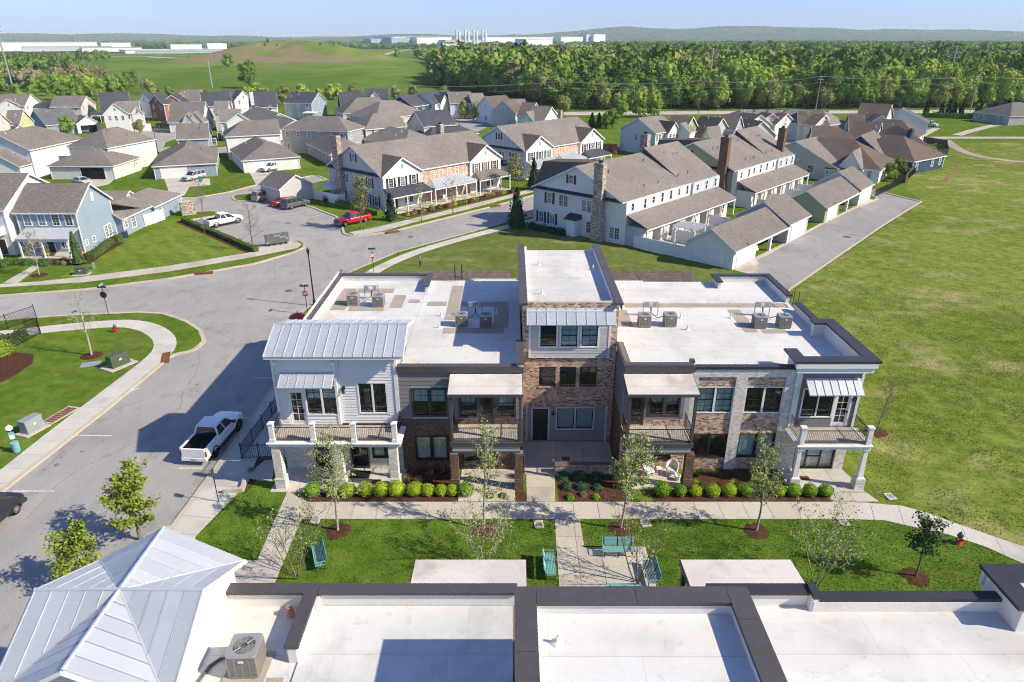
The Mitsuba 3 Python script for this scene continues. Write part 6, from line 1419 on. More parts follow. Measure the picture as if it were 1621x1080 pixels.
# ---- detached houses; each line: label, blocks (ridge, width, eaves, ends, wall, roof)
SB, ST, SN, SL, SD = SH_BROWN, SH_TAUPE, SH_NAVY, SH_SLATE, SH_DARK
def house(label, vols, win=True, shut=None):
 k = thing('house', label, 'house', HG)
 out = []
 for q in vols:
  A, B, zr, W, he, ends, wall, roof = q
  v = Vol(k, A, B, zr, W, he, ends, wall, roof)
  if win:
   c = v.fr[:2, 3]
   fs = [f for f in 'ABRL' if np.dot(v.out(f)[1][:2], -v.out(f)[0][:2]) > 0.12 * np.linalg.norm(v.out(f)[0][:2])]
   v.auto(fs, shut=shut)
  v.vents(2)
  out.append(v)
 return k, out
def H(label, *vols, **kw):
 return house(label, vols, **kw)
k, o_ = H('white house with two crossing brown gables in the upper left corner', ((-186.68,257.55),(-172.63,259.59),9, 12, 5.6, 'gg', 'white', SB), ((-176.41,251.92),(-182.57,268.4),7.8, 9, 5.0, 'gg', 'white', SB))
k, o_ = H('tan gabled house with a navy hip roof in front, near the upper left', ((-163.16,258.03),(-152.45,259.01),8.4, 11, 5.2, 'gg', 'tan', SB), ((-167.97,263.37),(-165.69,269.23),7, 12, 4.4, 'hh', 'white', SN))
k, o_ = H('house under a broad steep navy roof with a dark screened porch', ((-147.93,258.5),(-139.23,262.75),9.5, 15, 3.8, 'gg', 'lgray', SN))
shed_roof(k, o_[0].fr, -8, -2, -7.55, 3.6, -10.2, 2.8, SN, (-7.8, -5, -2.2))
k, o_ = H('white house with tall front gable and a small dormer beside the screened porch', ((-124.99,227.13),(-118.72,229.53),9, 9, 5.9, 'gg', 'white', ST))
v = o_[0]; g = v.cross('R', -3.4, 6.5, 8.8, 5.9, 0.6, 'white', ST); g.win('B', 0, 6.5, 0.6, 0.9, style=(2, 1)); 
for u in (-1.8, 0, 1.8): g.win('B', u, 3.7, 0.8, 1.4)
d = v.cross('R', 2.6, 3.0, 7.6, 5.9, 0.15, 'white', ST); d.win('B', 0, 5.6, 0.7, 0.9)
v.garage('R', 3.2, 4.8)
k, o_ = H('red brick house with navy roof behind the parked dark pickup', ((-127.41,257.21),(-124.7,261.22),8.6, 9, 6.0, 'gg', 'brick', SN), ((-122.33,259.2),(-126.53,272.9),8.6, 8, 5.6, 'gg', 'brick', SN))
k, o_ = H('white house with navy gable roof half hidden behind the red brick house', ((-136.28,266.41),(-133.28,274.01),8.6, 9, 5.4, 'gg', 'white', SN))
k, o_ = H('yellow green gabled house at the left, behind the long white wall', ((-143.92,204.58),(-139.77,205.21),8.4, 8.5, 5.0, 'gg', 'olive', SB), ((-138.28,198.42),(-134.87,194.6),5.5, 5, 3.5, 'gg', 'white', SB))
k, o_ = H('pale tan gabled house at the left edge beside the yellow green one', ((-144.01,196.5),(-140.65,197.08),8.2, 9, 5.0, 'gg', 'tan', SB))
k, o_ = H('blue house under a broad slate roof with an open garage holding a blue car', ((-147.37,220.66),(-140.52,228.38),7, 16, 3.2, 'gg', 'blue', SL), win=False)
v = o_[0]; g = v.cross('R', 6.2, 6.4, 5.0, 3.0, 1.2, 'white', SL); g.garage('B', 0, 4.6, open_=True); v.win('A', 2, 1.0, 1.0, 1.4)
k, o_ = H('large white two storey house with tiny windows at the left', ((-106.54,145.59),(-105.96,157.88),9.4, 12.5, 6.1, 'gh', 'white', SB), ((-105.16,141.27),(-105.39,148.94),6.2, 9, 3.4, 'gh', 'white', SB), win=False)
v = o_[0]; v.win('B', 1.2, 4.2, 0.5, 1.2, style=(1, 1)); v.win('R', 7, 1.2, 0.5, 1.2, style=(1, 1)); o_[1].win('B', 2.5, 1.0, 0.5, 1.1, style=(1, 1)); o_[1].win('B', 1.2, 1.0, 0.5, 1.1, style=(1, 1))
k, o_ = H('cream house with an open garage full of stuff', ((-90.71,156.66),(-89.58,161.21),8.8, 10, 5.8, 'hh', 'cream', SB), ((-91.24,150.26),(-88.53,150.26),5.6, 11, 3.0, 'hh', 'cream', SB), ((-94.3,159.83),(-96.68,168.35),6.6, 7, 3.6, 'gg', 'cream', ST), win=False)
o_[1].garage('R', 2.2, 4.9, 2.3, open_=True); 
for u in (3.0, 4.0): o_[1].win('B', u, 1.1, 0.4, 1.0, style=(1, 1))
k, o_ = H('light blue house with hipped garage and a silver van on its drive', ((-79.58,168.49),(-72.75,170.7),8.6, 9, 5.8, 'gg', 'blue', SB), ((-71.08,152.06),(-76.47,166.56),5.5, 12.0, 2.9, 'hg', 'blue', SB), win=False)
o_[1].garage('A', -2.3, 4.9); o_[0].win('R', 4.5, 4.0)
k, o_ = H('white house with hipped garage and a white truck on its drive', ((-66.47,175.3),(-58.86,178.67),8.6, 9, 5.8, 'hg', 'white', SB), ((-56.12,159.82),(-62.17,171.16),5.4, 12.0, 2.9, 'hg', 'white', SB), win=False)
o_[1].garage('A', -2.6, 4.9)
k, o_ = H('white gabled house with two small brown front dormers', ((-108.22,228.46),(-97.7,229.65),8.8, 12, 3.4, 'gg', 'white', SB))
o_[0].cross('R', 1.2, 3.5, 6.0, 3.4, 0.8, 'tan', ST); o_[0].cross('R', 3.6, 4.2, 6.4, 3.4, 0.9, 'tan', SB)
k, o_ = H('white house with front gable and black framed side windows', ((-95.49,231.27),(-91.07,232.08),8.8, 9, 5.8, 'gg', 'lgray', ST), ((-85.26,208.24),(-79.56,210.19),8.3, 8.5, 5.4, 'gg', 'white', ST))
g = o_[1].cross('R', 2.2, 6.5, 7.6, 5.2, 0.5, 'white', ST); o_[1].door('R', -3.6); 
k, o_ = H('long low white house with twin gables', ((-89.14,249.12),(-73.25,225.66),5.6, 10, 3.2, 'gg', 'white', ST), ((-82.39,235.42),(-63.15,207.86),5.3, 10, 3.0, 'gg', 'white', ST))
k, o_ = H('tall white gabled house with navy roof and white chimney', ((-94.08,258.24),(-84.87,260.92),9.8, 14, 5.2, 'gg', 'white', SN))
o_[0].chimney(-3.5, -5.5, 1.6, 1.1, 10.0, WHITE, 3.0)
k, o_ = H('cream gabled house with long navy roof', ((-113.66,264),(-103.84,267.25),9.2, 12, 5.0, 'gg', 'cream', SN))
k, o_ = H('small white house with navy roof between the cream and the tall white house', ((-108.16,282.53),(-103.6,278.98),8.8, 8, 5.6, 'gg', 'white', SN))
k, o_ = H('tan gabled house with brown roof in the back row', ((-127.97,280.61),(-120.74,281.81),9, 9, 5.4, 'gg', 'tan', SB))
o_[0].cross('R', -3, 5, 8.2, 5.4, 0.4, 'white', SB)
k, o_ = H('navy roofed house at the meadow edge behind the tan gable', ((-112.44,279.42),(-108.06,281.81),9, 9, 5.4, 'gg', 'white', SN))
k, o_ = H('blue house with pale gable end and a white pergola', ((-82.23,269.15),(-71.16,266.43),9, 11, 5.8, 'gg', 'blue', SN))
shed_roof(k, o_[0].fr, 3, 8, -5.6, 2.8, -8.6, 2.6, WHITE, (3.3, 5.5, 7.7))
k, o_ = H('dark house under a large navy hip roof', ((-64.63,269.15),(-57.46,271.37),9, 15, 3.6, 'gh', 'navy', SN))
k, o_ = H('pale gray house with a broad brown hip roof beside the navy roof', ((-56.06,261.16),(-49.94,264.09),7.6, 15, 3.2, 'hh', 'lgray', SB))
k, o_ = H('house under a wide taupe hip roof in the middle of the estate', ((-45.1,246.51),(-40.75,250.92),7.6, 16, 3.2, 'hh', 'lgray', ST))
k, o_ = H('gray two storey house with hipped wing behind the brick terrace chimney', ((-53.23,185.6),(-44.48,183.24),8.8, 10, 6.0, 'hh', 'gray', SB), ((-45.85,177.04),(-39.69,166.09),5.8, 9, 3.0, 'hh', 'gray', SB))
k, o_ = H('gray house with clipped taupe roof and hipped wing behind the brick terrace', ((-37.38,192.12),(-31.55,196.45),8.7, 10, 5.6, 'hg', 'lgray', ST), ((-32.05,186.01),(-26.17,180.32),6, 11, 3.2, 'hh', 'lgray', ST))
k, o_ = H('pale gray gabled house with navy roof and low navy garage', ((-26.92,196.85),(-18.23,202.67),8.8, 10, 5.4, 'gg', 'lgray', SN), ((-21.48,195.35),(-16.6,199.46),5.5, 10, 3.0, 'hh', 'white', SN))
k, o_ = H('white gabled house with navy roof at the foot of the green meadow', ((-57.77,282.91),(-48.64,284.76),9.2, 11, 5.5, 'gg', 'white', SN))
o_[0].cross('R', -1.0, 6, 8.4, 5.2, 0.4, 'white', SN)
k, o_ = H('dark blue gabled house left of the white row', ((-39.69,255.25),(-34.01,266.41),8.6, 11, 5.4, 'gg', 'navy', SN))
k, o_ = H('white house with double front gables and navy roof, first of the street row', ((-32.98,262.93),(-24.84,279.28),9.2, 11, 5.6, 'gg', 'white', SN))
o_[0].cross('R', -3.5, 5.5, 8.2, 5.4, 0.6, 'white', SN); o_[0].cross('R', 1.8, 5.5, 8.8, 5.4, 0.4, 'white', SN)
k, o_ = H('white house with brown roof, second of the street row', ((-23.97,269.15),(-15.46,270.81),9, 11, 5.6, 'gg', 'white', SB))
k, o_ = H('white narrow gabled house, third of the street row', ((-16,266.41),(-10.85,268.54),8.6, 9, 5.4, 'gg', 'white', ST))
k, o_ = H('white house with a long dark roof slope, fourth of the street row', ((-9.38,249.62),(-2.17,256.88),8.8, 10, 5.0, 'gg', 'white', SD))
k, o_ = H('gray gabled house, fifth of the street row', ((-3.05,237.58),(0.61,244.95),8.5, 9, 4.8, 'gg', 'lgray', SD), ((0.07,245.36),(4.38,246.25),8.3, 8, 5.0, 'gg', 'tan', ST))
k, o_ = H('cream gabled house with dark roof, sixth of the street row', ((3.26,230.22),(7.75,228.65),8.5, 11, 5.0, 'gg', 'cream', SD))
k, o_ = H('large white gabled house with a brick chimney at the end of the street row', ((6.24,210.9),(11.65,208.19),9, 12, 5.4, 'gg', 'white', SB))
o_[0].cross('R', -2.0, 4.5, 8.0, 5.4, 0.5, 'white', ST); o_[0].chimney(6.8, -3.0, 1.2, 0.9, 8.4, B_CHIM)
# right hand part
k, o_ = H('white house with broad plain gable and bay windows right of the yellow trees', ((31.83,180.43),(39.05,185.87),8.8, 12, 5.8, 'gg', 'pblue', ST), win=False)
v = o_[0]; v.win('A', -0.4, 3.2, 0.8, 1.5); g = v.cross('R', 1.5, 4.4, 8.0, 5.6, 0.9, 'white', SD)
for u in (-1.2, 0, 1.2): g.win('B', u, 3.6, 0.8, 1.5)
for u in (-3.6, -2.6): v.win('R', u, 3.6, 0.8, 1.5)
k, o_ = H('sage green house with cream gable', ((41.46,186.89),(46.63,183.47),8.7, 9.5, 5.8, 'gg', 'sage', SD))
g = o_[0].cross('R', 2.0, 5.0, 7.6, 5.6, 0.8, 'white', ST); shed_roof(k, o_[0].fr, -1, 6, -4.8, 3.5, -7.6, 2.8, ST, (-0.5, 2.5, 5.5))
k, o_ = H('pale gray house with steep brown roof and white gable', ((50.31,190.16),(54.53,184.1),8.3, 10, 3.8, 'gg', 'lgray', SD))
o_[0].cross('R', 4.0, 3.0, 6.6, 3.8, 1.0, 'white', ST)
k, o_ = H('dark blue gabled house with white trim in the small house row', ((54.75,191.12),(60.27,187.85),8.5, 9, 5.5, 'gg', 'blue', SD))
for (A, B, z), W, wall, rf, lb in ((( (67.17,210.27),(70.37,211.58),8), 12, 'lgray', SB, 'hip roofed house at the back of the small house row'), (((71.7,210.92),(74.09,211.58),8), 12, 'lgray', SB, 'second hip roofed house at the back of the small house row'),
       (((75.57,210.92),(77.81,211.58),8), 12, 'tan', SB, 'third hip roofed house at the back of the small house row'), (((66.62,207.32),(69.61,199.84),7.6), 9, 'white', SD, 'white gabled house with dark roof before the hip roofed houses'),
       (((64.75,198.04),(67.31,190.91),6.8), 10, 'tan', SD, 'tan house with dark roof nearest the cul-de-sac'), (((72.94,208.89),(73.87,202.77),7.6), 9, 'cream', SD, 'cream gabled house of the small house row'),
       (((76.35,206.4),(78.41,203.37),7.6), 9, 'white', SD, 'white gabled house with dark roof in the small house row'), (((80.77,210),(83.91,209.35),8.2), 10, 'pblue', SB, 'pale blue hip roofed house of the small house row'),
       (((82.3,207.07),(85.64,206.44),8), 9, 'cream', SD, 'cream gabled house near the end of the small house row'), (((84.45,212.63),(86.72,212.03),6), 7, 'white', SD, 'low white gabled house in front of the cream one'),
       (((86.23,204.86),(88.6,201.9),7.4), 9, 'tan', SD, 'tan gabled house at the end of the small house row'), (((87.24,210),(89.88,207.1),8.2), 10, 'pblue', ST, 'pale blue roofed house under the power line pole'), (((92.02,212.73),(93.66,211.43),7.6), 9, 'lgray', SD, 'dark roofed house last of the small house row')):
 k, o_ = house(lb, [(A, B, z, W, 5.0 if z > 7 else 3.2, 'gg' if 'gabled' in lb or 'dark' in lb else 'hh', wall, rf)])
k, o_ = H('big pale gray house with one long gable wall beside the garages', ((59.73,148.47),(67.3,155.93),7.3, 19, 2.9, 'gg', 'lgray', ST), win=False)
v = o_[0]; v.win('A', 4.0, 1.2, 1.3, 1.5, style=(3, 2)); v.win('A', 7.4, 1.4, 0.8, 1.0); v.win('A', 1.0, 3.4, 0.4, 0.4, style=(1, 1), glass=WHITE)
Vol(k, v.pt(2.0, -3.4), v.pt(2.0, -9.9), 5.4, 5.0, 3.4, 'gg', 'lgray', SD, 0.3)
k, o_ = H('house with broad dark and taupe hip roof beyond the pale gray gable', ((67,154.52),(72.99,150.1),7.3, 15, 3.0, 'gh', 'white', SD))
g = o_[0].cross('R', 5.5, 4.5, 6.2, 3.0, 1.6, 'white', ST); shed_roof(k, o_[0].fr, 1, 8, -7.6, 3.0, -10.5, 2.6, SD, (1.3, 4.5, 7.7))
k, o_ = H('house with brown hip roof and white rear wall behind it', ((73.31,174.03),(79.03,172.27),7.6, 15, 3.0, 'gh', 'white', SD))
k, o_ = H('navy blue house with white double window in its gable', ((85.94,163.55),(88.6,159.82),6.9, 14, 3.0, 'gh', 'navy', SD), ((78.38,158.7),(86.02,168.37),7.2, 11, 3.2, 'gg', 'navy', SB))
o_[1].pair('A', 1.0, 3.6, 0.9, 1.3); o_[0].chimney(2.0, 3.5, 1.2, 1.0, 8.0, SIDE['navy'], 3.0)
shed_roof(k, o_[0].fr, 0, 7, -7.1, 3.0, -10.2, 2.7, SB, (0.3, 3.4, 6.7))
k, o_ = H('low house with brown roof and pale end wall behind the navy blue house', ((89.25,186.74),(95.07,182.8),7.4, 13, 3.0, 'gg', 'white', SD))
k, o_ = H('pale blue gabled house among the brown roofs', ((96.59,205.47),(100.56,204.26),7.4, 12, 3.2, 'gg', 'pblue', SD))
k, o_ = H('pale blue house with brown roof before the tall dark one', ((106.69,214.48),(104.69,202.21),7.2, 12, 3.0, 'gg', 'pblue', SB))
k, o_ = H('gray house with brown hip roof and white porch near the parked cars', ((103.93,198.63),(107.21,195.94),6.6, 11, 3.0, 'hh', 'white', SD))
k, o_ = H('brown roofed house at the end of the row nearest the field fence', ((98.35,181.67),(93.85,166.7),6.8, 13, 3.0, 'hh', 'navy', SD))
k, o_ = H('tall house with very dark roof by the highway', ((104.16,214.32),(110.75,209.32),9.6, 12, 5.4, 'gg', 'lgray', SD))
k, o_ = H('pale blue gabled house beside the tall dark roofed house', ((115.75,212.9),(119.36,219.05),8, 15, 4.6, 'gg', 'pblue', SL), win=False)
k, o_ = H('lone gray house with hip roof at the right edge before the woods', ((174.43,251),(177.91,251.71),6.8, 15, 3.2, 'hh', 'gray', SB))
# estate fences
fence([(67.7,127.25), (80.03,140.65), (104.84,173.02)], 1.4, IRON, 'black metal garden fence along the field edge', 'iron', 'iron_fence')
fence([(105.87,174.01), (110.15,177.03), (118.85,192.54), (116.54,199.99)], 1.7, IRON, 'dark panel fence round the last garden by the field', 'board', 'garden_fence')
fence([(80.29,140.65), (90.26,155.28)], 1.8, WOOD, 'weathered wooden fence piece between the black garden fences', 'board', 'garden_fence')
fence([(-67.66,205.72), (-63.12,207.55)] , 1.8, WOOD, 'wooden board fence behind the white house with hipped garage', 'board', 'garden_fence')
fence([(-71.77,218.93), (-66.91,220.73)] , 1.8, CEDAR, 'reddish cedar fence behind the wooden board fence', 'board', 'garden_fence')
fence([(-59.06,247.56), (-55.06,248.53)], 1.6, CEDAR, 'cedar fence by the lawn in the middle of the estate', 'board', 'garden_fence')
fence([(23.18,184.29), (27.34,183.38)], 1.9, CEDAR, 'brown wooden fence left of the white house with bay windows', 'board', 'garden_fence')
# ------------------------------------------------------------------ vegetation
F_BRIGHT = leaf_bsdf('leaf_bright', (0.225, 0.305, 0.055), 0.5, 0.07)
F_MID = leaf_bsdf('leaf_mid', (0.15, 0.235, 0.046), 0.55, 0.07)
F_DARK = leaf_bsdf('leaf_dark', (0.10, 0.17, 0.038), 0.5, 0.07)
F_OLIVE = leaf_bsdf('leaf_olive', (0.23, 0.25, 0.08), 0.5, 0.07)
F_TAN = leaf_bsdf('leaf_tan', (0.215, 0.195, 0.12), 0.4, 0.08)
F_PINE = leaf_bsdf('leaf_pine', (0.025, 0.055, 0.028), 0.5, 0.6)
F_BOX = leaf_bsdf('leaf_boxwood', (0.30, 0.42, 0.03), 0.35, 1.3)
F_BOX2 = leaf_bsdf('leaf_boxwood_deep', (0.17, 0.31, 0.03), 0.35, 1.3)
F_YOUNG = leaf_bsdf('leaf_young', (0.27, 0.335, 0.095), 0.4, 2.0)
F_MAPLE = leaf_bsdf('leaf_maple', (0.20, 0.27, 0.035), 0.4, 1.5)
F_GREEN = leaf_bsdf('leaf_green', (0.07, 0.135, 0.04), 0.4, 1.5)
F_HEDGE = leaf_bsdf('leaf_hedge', (0.075, 0.11, 0.035), 0.5, 1.2)
F_JUN = leaf_bsdf('leaf_juniper', (0.055, 0.125, 0.06), 0.4, 1.5)
F_DRY = leaf_bsdf('leaf_dry', (0.24, 0.155, 0.09), 0.4, 2.0)
F_RED = leaf_bsdf('leaf_red', (0.20, 0.05, 0.05), 0.4, 2.0)
F_WILLOW = leaf_bsdf('leaf_willow', (0.30, 0.29, 0.04), 0.4, 0.2)
def cards(P, N, size, rng, tri=False, jitter=0.7):
 """small faces at points P roughly facing N"""
 n = len(P)
 N = N + jitter * rng.normal(size=(n, 3)); N /= np.linalg.norm(N, axis=1, keepdims=True) + 1e-9
 R = rng.normal(size=(n, 3)); U = np.cross(N, R); U /= np.linalg.norm(U, axis=1, keepdims=True) + 1e-9
 V = np.cross(N, U)
 s = (size * rng.uniform(0.6, 1.4, n))[:, None]
 if tri:
  v = np.stack([P - s * U * 0.6 - s * V * 0.45, P + s * U * 0.6 - s * V * 0.45, P + s * V * 0.8], 1)
  return v.reshape(-1, 3), np.arange(3 * n).reshape(-1, 3)
 v = np.stack([P - s * U * 0.5, P - s * V * 0.32, P + s * U * 0.5, P + s * V * 0.32], 1)
 i = np.arange(4 * n).reshape(-1, 4)
 return v.reshape(-1, 3), np.vstack([i[:, [0, 1, 2]], i[:, [0, 2, 3]]])
ICO = trimesh.creation.icosphere(1)
def crown_mesh(seed, n, r, h, z0, size, lobes=9, core=0.62, flat=1.0, tri=True):
 """crown of leaf clumps spread over several uneven lobes"""
 rng = np.random.default_rng(seed)
 v, f, k = [], [], 0
 C = []
 for i in range(lobes):
  a = rng.uniform(0, 2 * math.pi); t = rng.uniform(0, 1); zz = z0 + h * (0.22 + 0.62 * t)
  rr = r * (1 - 0.75 * abs(t - 0.38)) * rng.uniform(0.25, 0.68)
  C.append((rr * math.cos(a), rr * math.sin(a), zz, r * rng.uniform(0.36, 0.58), h * rng.uniform(0.16, 0.27)))
 C.append((0, 0, z0 + h * 0.5, r * 0.6, h * 0.42))
 per = n // len(C)
 for x, y, z, a, b in C:
  d = rng.normal(size=(per, 3)); d /= np.linalg.norm(d, axis=1, keepdims=True)
  d[:, 2] = np.abs(d[:, 2]) * np.where(rng.random(per) < 0.68, 1, -1)
  q = rng.uniform(0.72, 1.08, per)[:, None]
  P = np.array((x, y, z)) + d * q * np.array((a, a, b * flat))
  vv, ff = cards(P, d + (0, 0, 0.35), size, rng, tri)
  v.append(vv); f.append(ff + k); k += len(vv)
  if core:
   cv = ICO.vertices * np.array((a, a, b)) * core * (0.85 + 0.3 * meshkit.noise(ICO.vertices * 1.7 + seed)[:, None]) + (x, y, z)
   v.append(cv); f.append(ICO.faces + k); k += len(cv)
 return np.vstack(v), np.vstack(f)
def trunk_mesh(h, r, seed=0, k=5):
 rng = np.random.default_rng(seed); m = MB()
 m.tube([(0, 0, -0.3), (0.1, 0, h * 0.35), (-0.05, 0.1, h * 0.75)], [r, r * 0.75, r * 0.3], k)
 for i in range(4):
  a = rng.uniform(0, 6.28); z = h * rng.uniform(0.3, 0.55)
  m.tube([(0.05, 0, z), (h * 0.16 * math.cos(a), h * 0.16 * math.sin(a), z + h * 0.18)], [r * 0.45, r * 0.15], 4)
 return m.mesh()
FOREST = []
_fm = [F_BRIGHT, F_MID, F_MID, F_DARK, F_OLIVE, F_BRIGHT, F_DARK, F_MID, F_TAN]
for i, mt in enumerate(_fm):
 r, h = (5.6, 13.5) if i % 3 == 0 else (4.9, 12.0) if i % 3 == 1 else (6.2, 12.8)
 g = 'forest_tree_kind_%d' % i
 scene[g] = {'type': 'shapegroup', 'trunk': mikit.ply(trunk_mesh(11, 0.28, i), BARK), 'crown': mikit.ply(crown_mesh(100 + i, 900 if mt != F_TAN else 520, r, h, 0.6 if i % 2 else -0.2, 0.62, 14, 0.6 if mt != F_TAN else 0.0), mt)}
 gs = 'forest_mass_kind_%d' % i
 scene[gs] = {'type': 'shapegroup', 'crown': mikit.ply(crown_mesh(200 + i, 250, r * 1.12, h, 0.4, 1.3, 9, 0.72), mt)}
def inst(key, group, x, y, z, s, rot, sz=1.0):
 scene[key] = {'type': 'instance', 'shapegroup': {'type': 'ref', 'id': group}, 'to_world': T4().translate([x, y, z]).rotate([0, 0, 1], rot).scale([s, s, s * sz])}
FLEFT = np.array([(218.41,306.37), (103.08,300.66), (49.71,297.89), (23.48,297.89), (13.41,321.59), (-1.42,360.79), (-24.91,405.38), (-49.16,443.53), (-52.14,545.41), (-76.38,736.83), (-124.05,968.26), (-160.62,1208.25)])
rgF = np.random.default_rng(42)
def infront(x, y):
 # forest edge by bearing x/y
 return True
WOOD_POLY = Polygon([tuple(p) for p in ((330, 279), (218.41,306.37), (157.42,303.49), (103.08,300.66), (49.71,297.89), (23.48,297.89), (13.41,321.59), (-1.42,360.79), (-24.91,405.38), (-49.16,443.53), (-53.86,563.81), (-79.81,770.41), (-131.44,1026.62), (-150, 1150), (-60, 1500), (1500, 1500), (1500, 279))])
CLEAR = unary_union([P_((-9.23,1026.62), (83.08,1026.62), (136.61,1532.35), (-15.06,1682.35)), P_((145.02,892.05), (225.59,941.47), (265.01,1128.48), (185.84,1128.48)), P_((-149.9,1026.62), (-84.56,892.05), (-60,1100), (-150,1100))])
WOOD_POLY = WOOD_POLY.difference(CLEAR)
spots = []
yv = 283.0
while yv < 1480:
 st = 6.3 if yv < 420 else 7.6 if yv < 600 else 10.5 if yv < 900 else 15
 xv = -170.0
 while xv < 0.80 * yv + 60:
  x, y = xv + rgF.uniform(-0.4, 0.4) * st, yv + rgF.uniform(-0.4, 0.4) * st
  if WOOD_POLY.contains(Point(x, y)) and x < 0.78 * y + 40: spots.append((x, y))
  xv += st
 yv += st * 0.95
spots = np.array(spots)
order = np.argsort(spots[:, 1] - 4 * (meshkit.noise(np.c_[spots * 0.2, spots[:, 0] * 0])))
nn = 0
PLAB = ['tree of the wood behind the highway']
for q, i in enumerate(order):
 x, y = spots[i]
 pn = meshkit.fbm(np.array([[x * 0.018, y * 0.012, 1.0]]), 3)[0] + rgF.normal() * 0.10
 kd = int(np.clip((pn - 0.22) / 0.56 * 9, 0, 8.99)); kd = (0, 5, 1, 4, 2, 7, 3, 6, 1)[kd]
 rgF.random()
 if y < 330 and rgF.random() < 0.18: kd = 4
 if kd == 4 and rgF.random() < 0.4: kd = 0
 z = float(hgt(x, y)) if y > 330 else 0.0
 s = rgF.uniform(0.7, 1.3) * (1.05 if y > 340 else 0.9) * (0.8 + 0.4 * float(meshkit.noise(np.array([[x * .03, y * .03, 7.]]))[0]))
 if q < 290:
  key = unique('forest_tree')
  look_ = ('bright yellow green', 'fresh green', 'full mid green', 'dark green', 'olive budding', 'pale lime', 'deep green', 'light green', 'bare brown')[kd]
  zone = ('left of the first pylon in the wood', 'above the brick terrace end', 'above the yellow willows', 'above the small house row', 'above the tall dark roofed house', 'above the evergreen row', 'above the lone gray house')[int(np.clip((x / y + 0.12) / 0.125, 0, 6))]
  lb = look_ + ' tree in the front of the wood ' + zone
  labels[key] = {'label': lb, 'category': 'tree', 'group': lb.replace(' tree ', ' trees ')}
  inst(key, 'forest_tree_kind_%d' % kd, x, y, z, s, rgF.uniform(0, 360), rgF.uniform(0.85, 1.2))
 else:
  nn += 1
  inst('forest__%04d' % nn, 'forest_mass_kind_%d' % kd, x, y, z, s * (1.05 if y < 600 else 1.2 if y < 900 else 1.6), rgF.uniform(0, 360), rgF.uniform(0.85, 1.15) * (1 if y < 600 else .85 if y < 900 else 0.62))
labels['forest'] = {'label': 'dense spring wood rolling back from the highway to the hills', 'category': 'forest', 'kind': 'stuff'}
# far tree bands seen over the meadow and the plants
def band(poly, st, smin, smax, kinds, zadd=0.0):
 global nn
 x0, y0, x1, y1 = poly.bounds
 n = int((x1 - x0) * (y1 - y0) / st ** 2)
 pts = np.c_[rgF.uniform(x0, x1, n), rgF.uniform(y0, y1, n)]
 for x, y in pts:
  if not poly.contains(Point(x, y)): continue
  nn += 1
  inst('forest__%04d' % nn, 'forest_mass_kind_%d' % kinds[int(rgF.integers(len(kinds)))], x, y, float(hgt(x, y)) + zadd, (q := rgF.uniform(smin, smax)), rgF.uniform(0, 360), rgF.uniform(0.85, 1.2) * min(1.0, 1 / q))
band(P_((-1700, 2060), (-330, 2050), (-330, 2180), (-1800, 2180)), 20, 1.2, 1.9, (1, 2, 3, 6, 7))
band(P_((-2000, 2500), (-250, 2350), (1500, 2300), (2400, 2500), (2400, 2800), (-2000, 2800)), 38, 2.3, 3.6, (1, 3, 6, 2, 7))
band(P_((-3200, 4000), (3500, 4000), (3500, 4700), (-3200, 4700)), 75, 4.0, 6.5, (1, 3, 6, 2))
band(P_((100, 1500), (1300, 1500), (1900, 2200), (300, 2200)), 24, 1.5, 2.6, (0, 1, 2, 3, 6, 7), 4)
band(P_((-700, 420), (-235, 385), (-215, 405), (-245, 440), (-330, 500), (-760, 520)), 9.5, 0.5, 0.85, (1, 2, 0, 4, 7, 8, 4))
band(P_((-900, 560), (-375, 545), (-345, 590), (-380, 650), (-900, 650)), 9, 0.75, 1.05, (1, 2, 3, 6, 3))
band(P_((-130, 352), (-30, 342), (-40, 352), (-135, 366)), 7, .35, .6, (0, 1, 5, 4))
band(P_((-330, 905), (-250, 890), (-180, 900), (-200, 930), (-330, 935)), 22, .2, .4, (2, 3, 6))
band(P_((-140, 1160), (60, 1180), (100, 1500), (-90, 1500)), 15, 1.2, 1.8, (0, 1, 2, 6), 0)
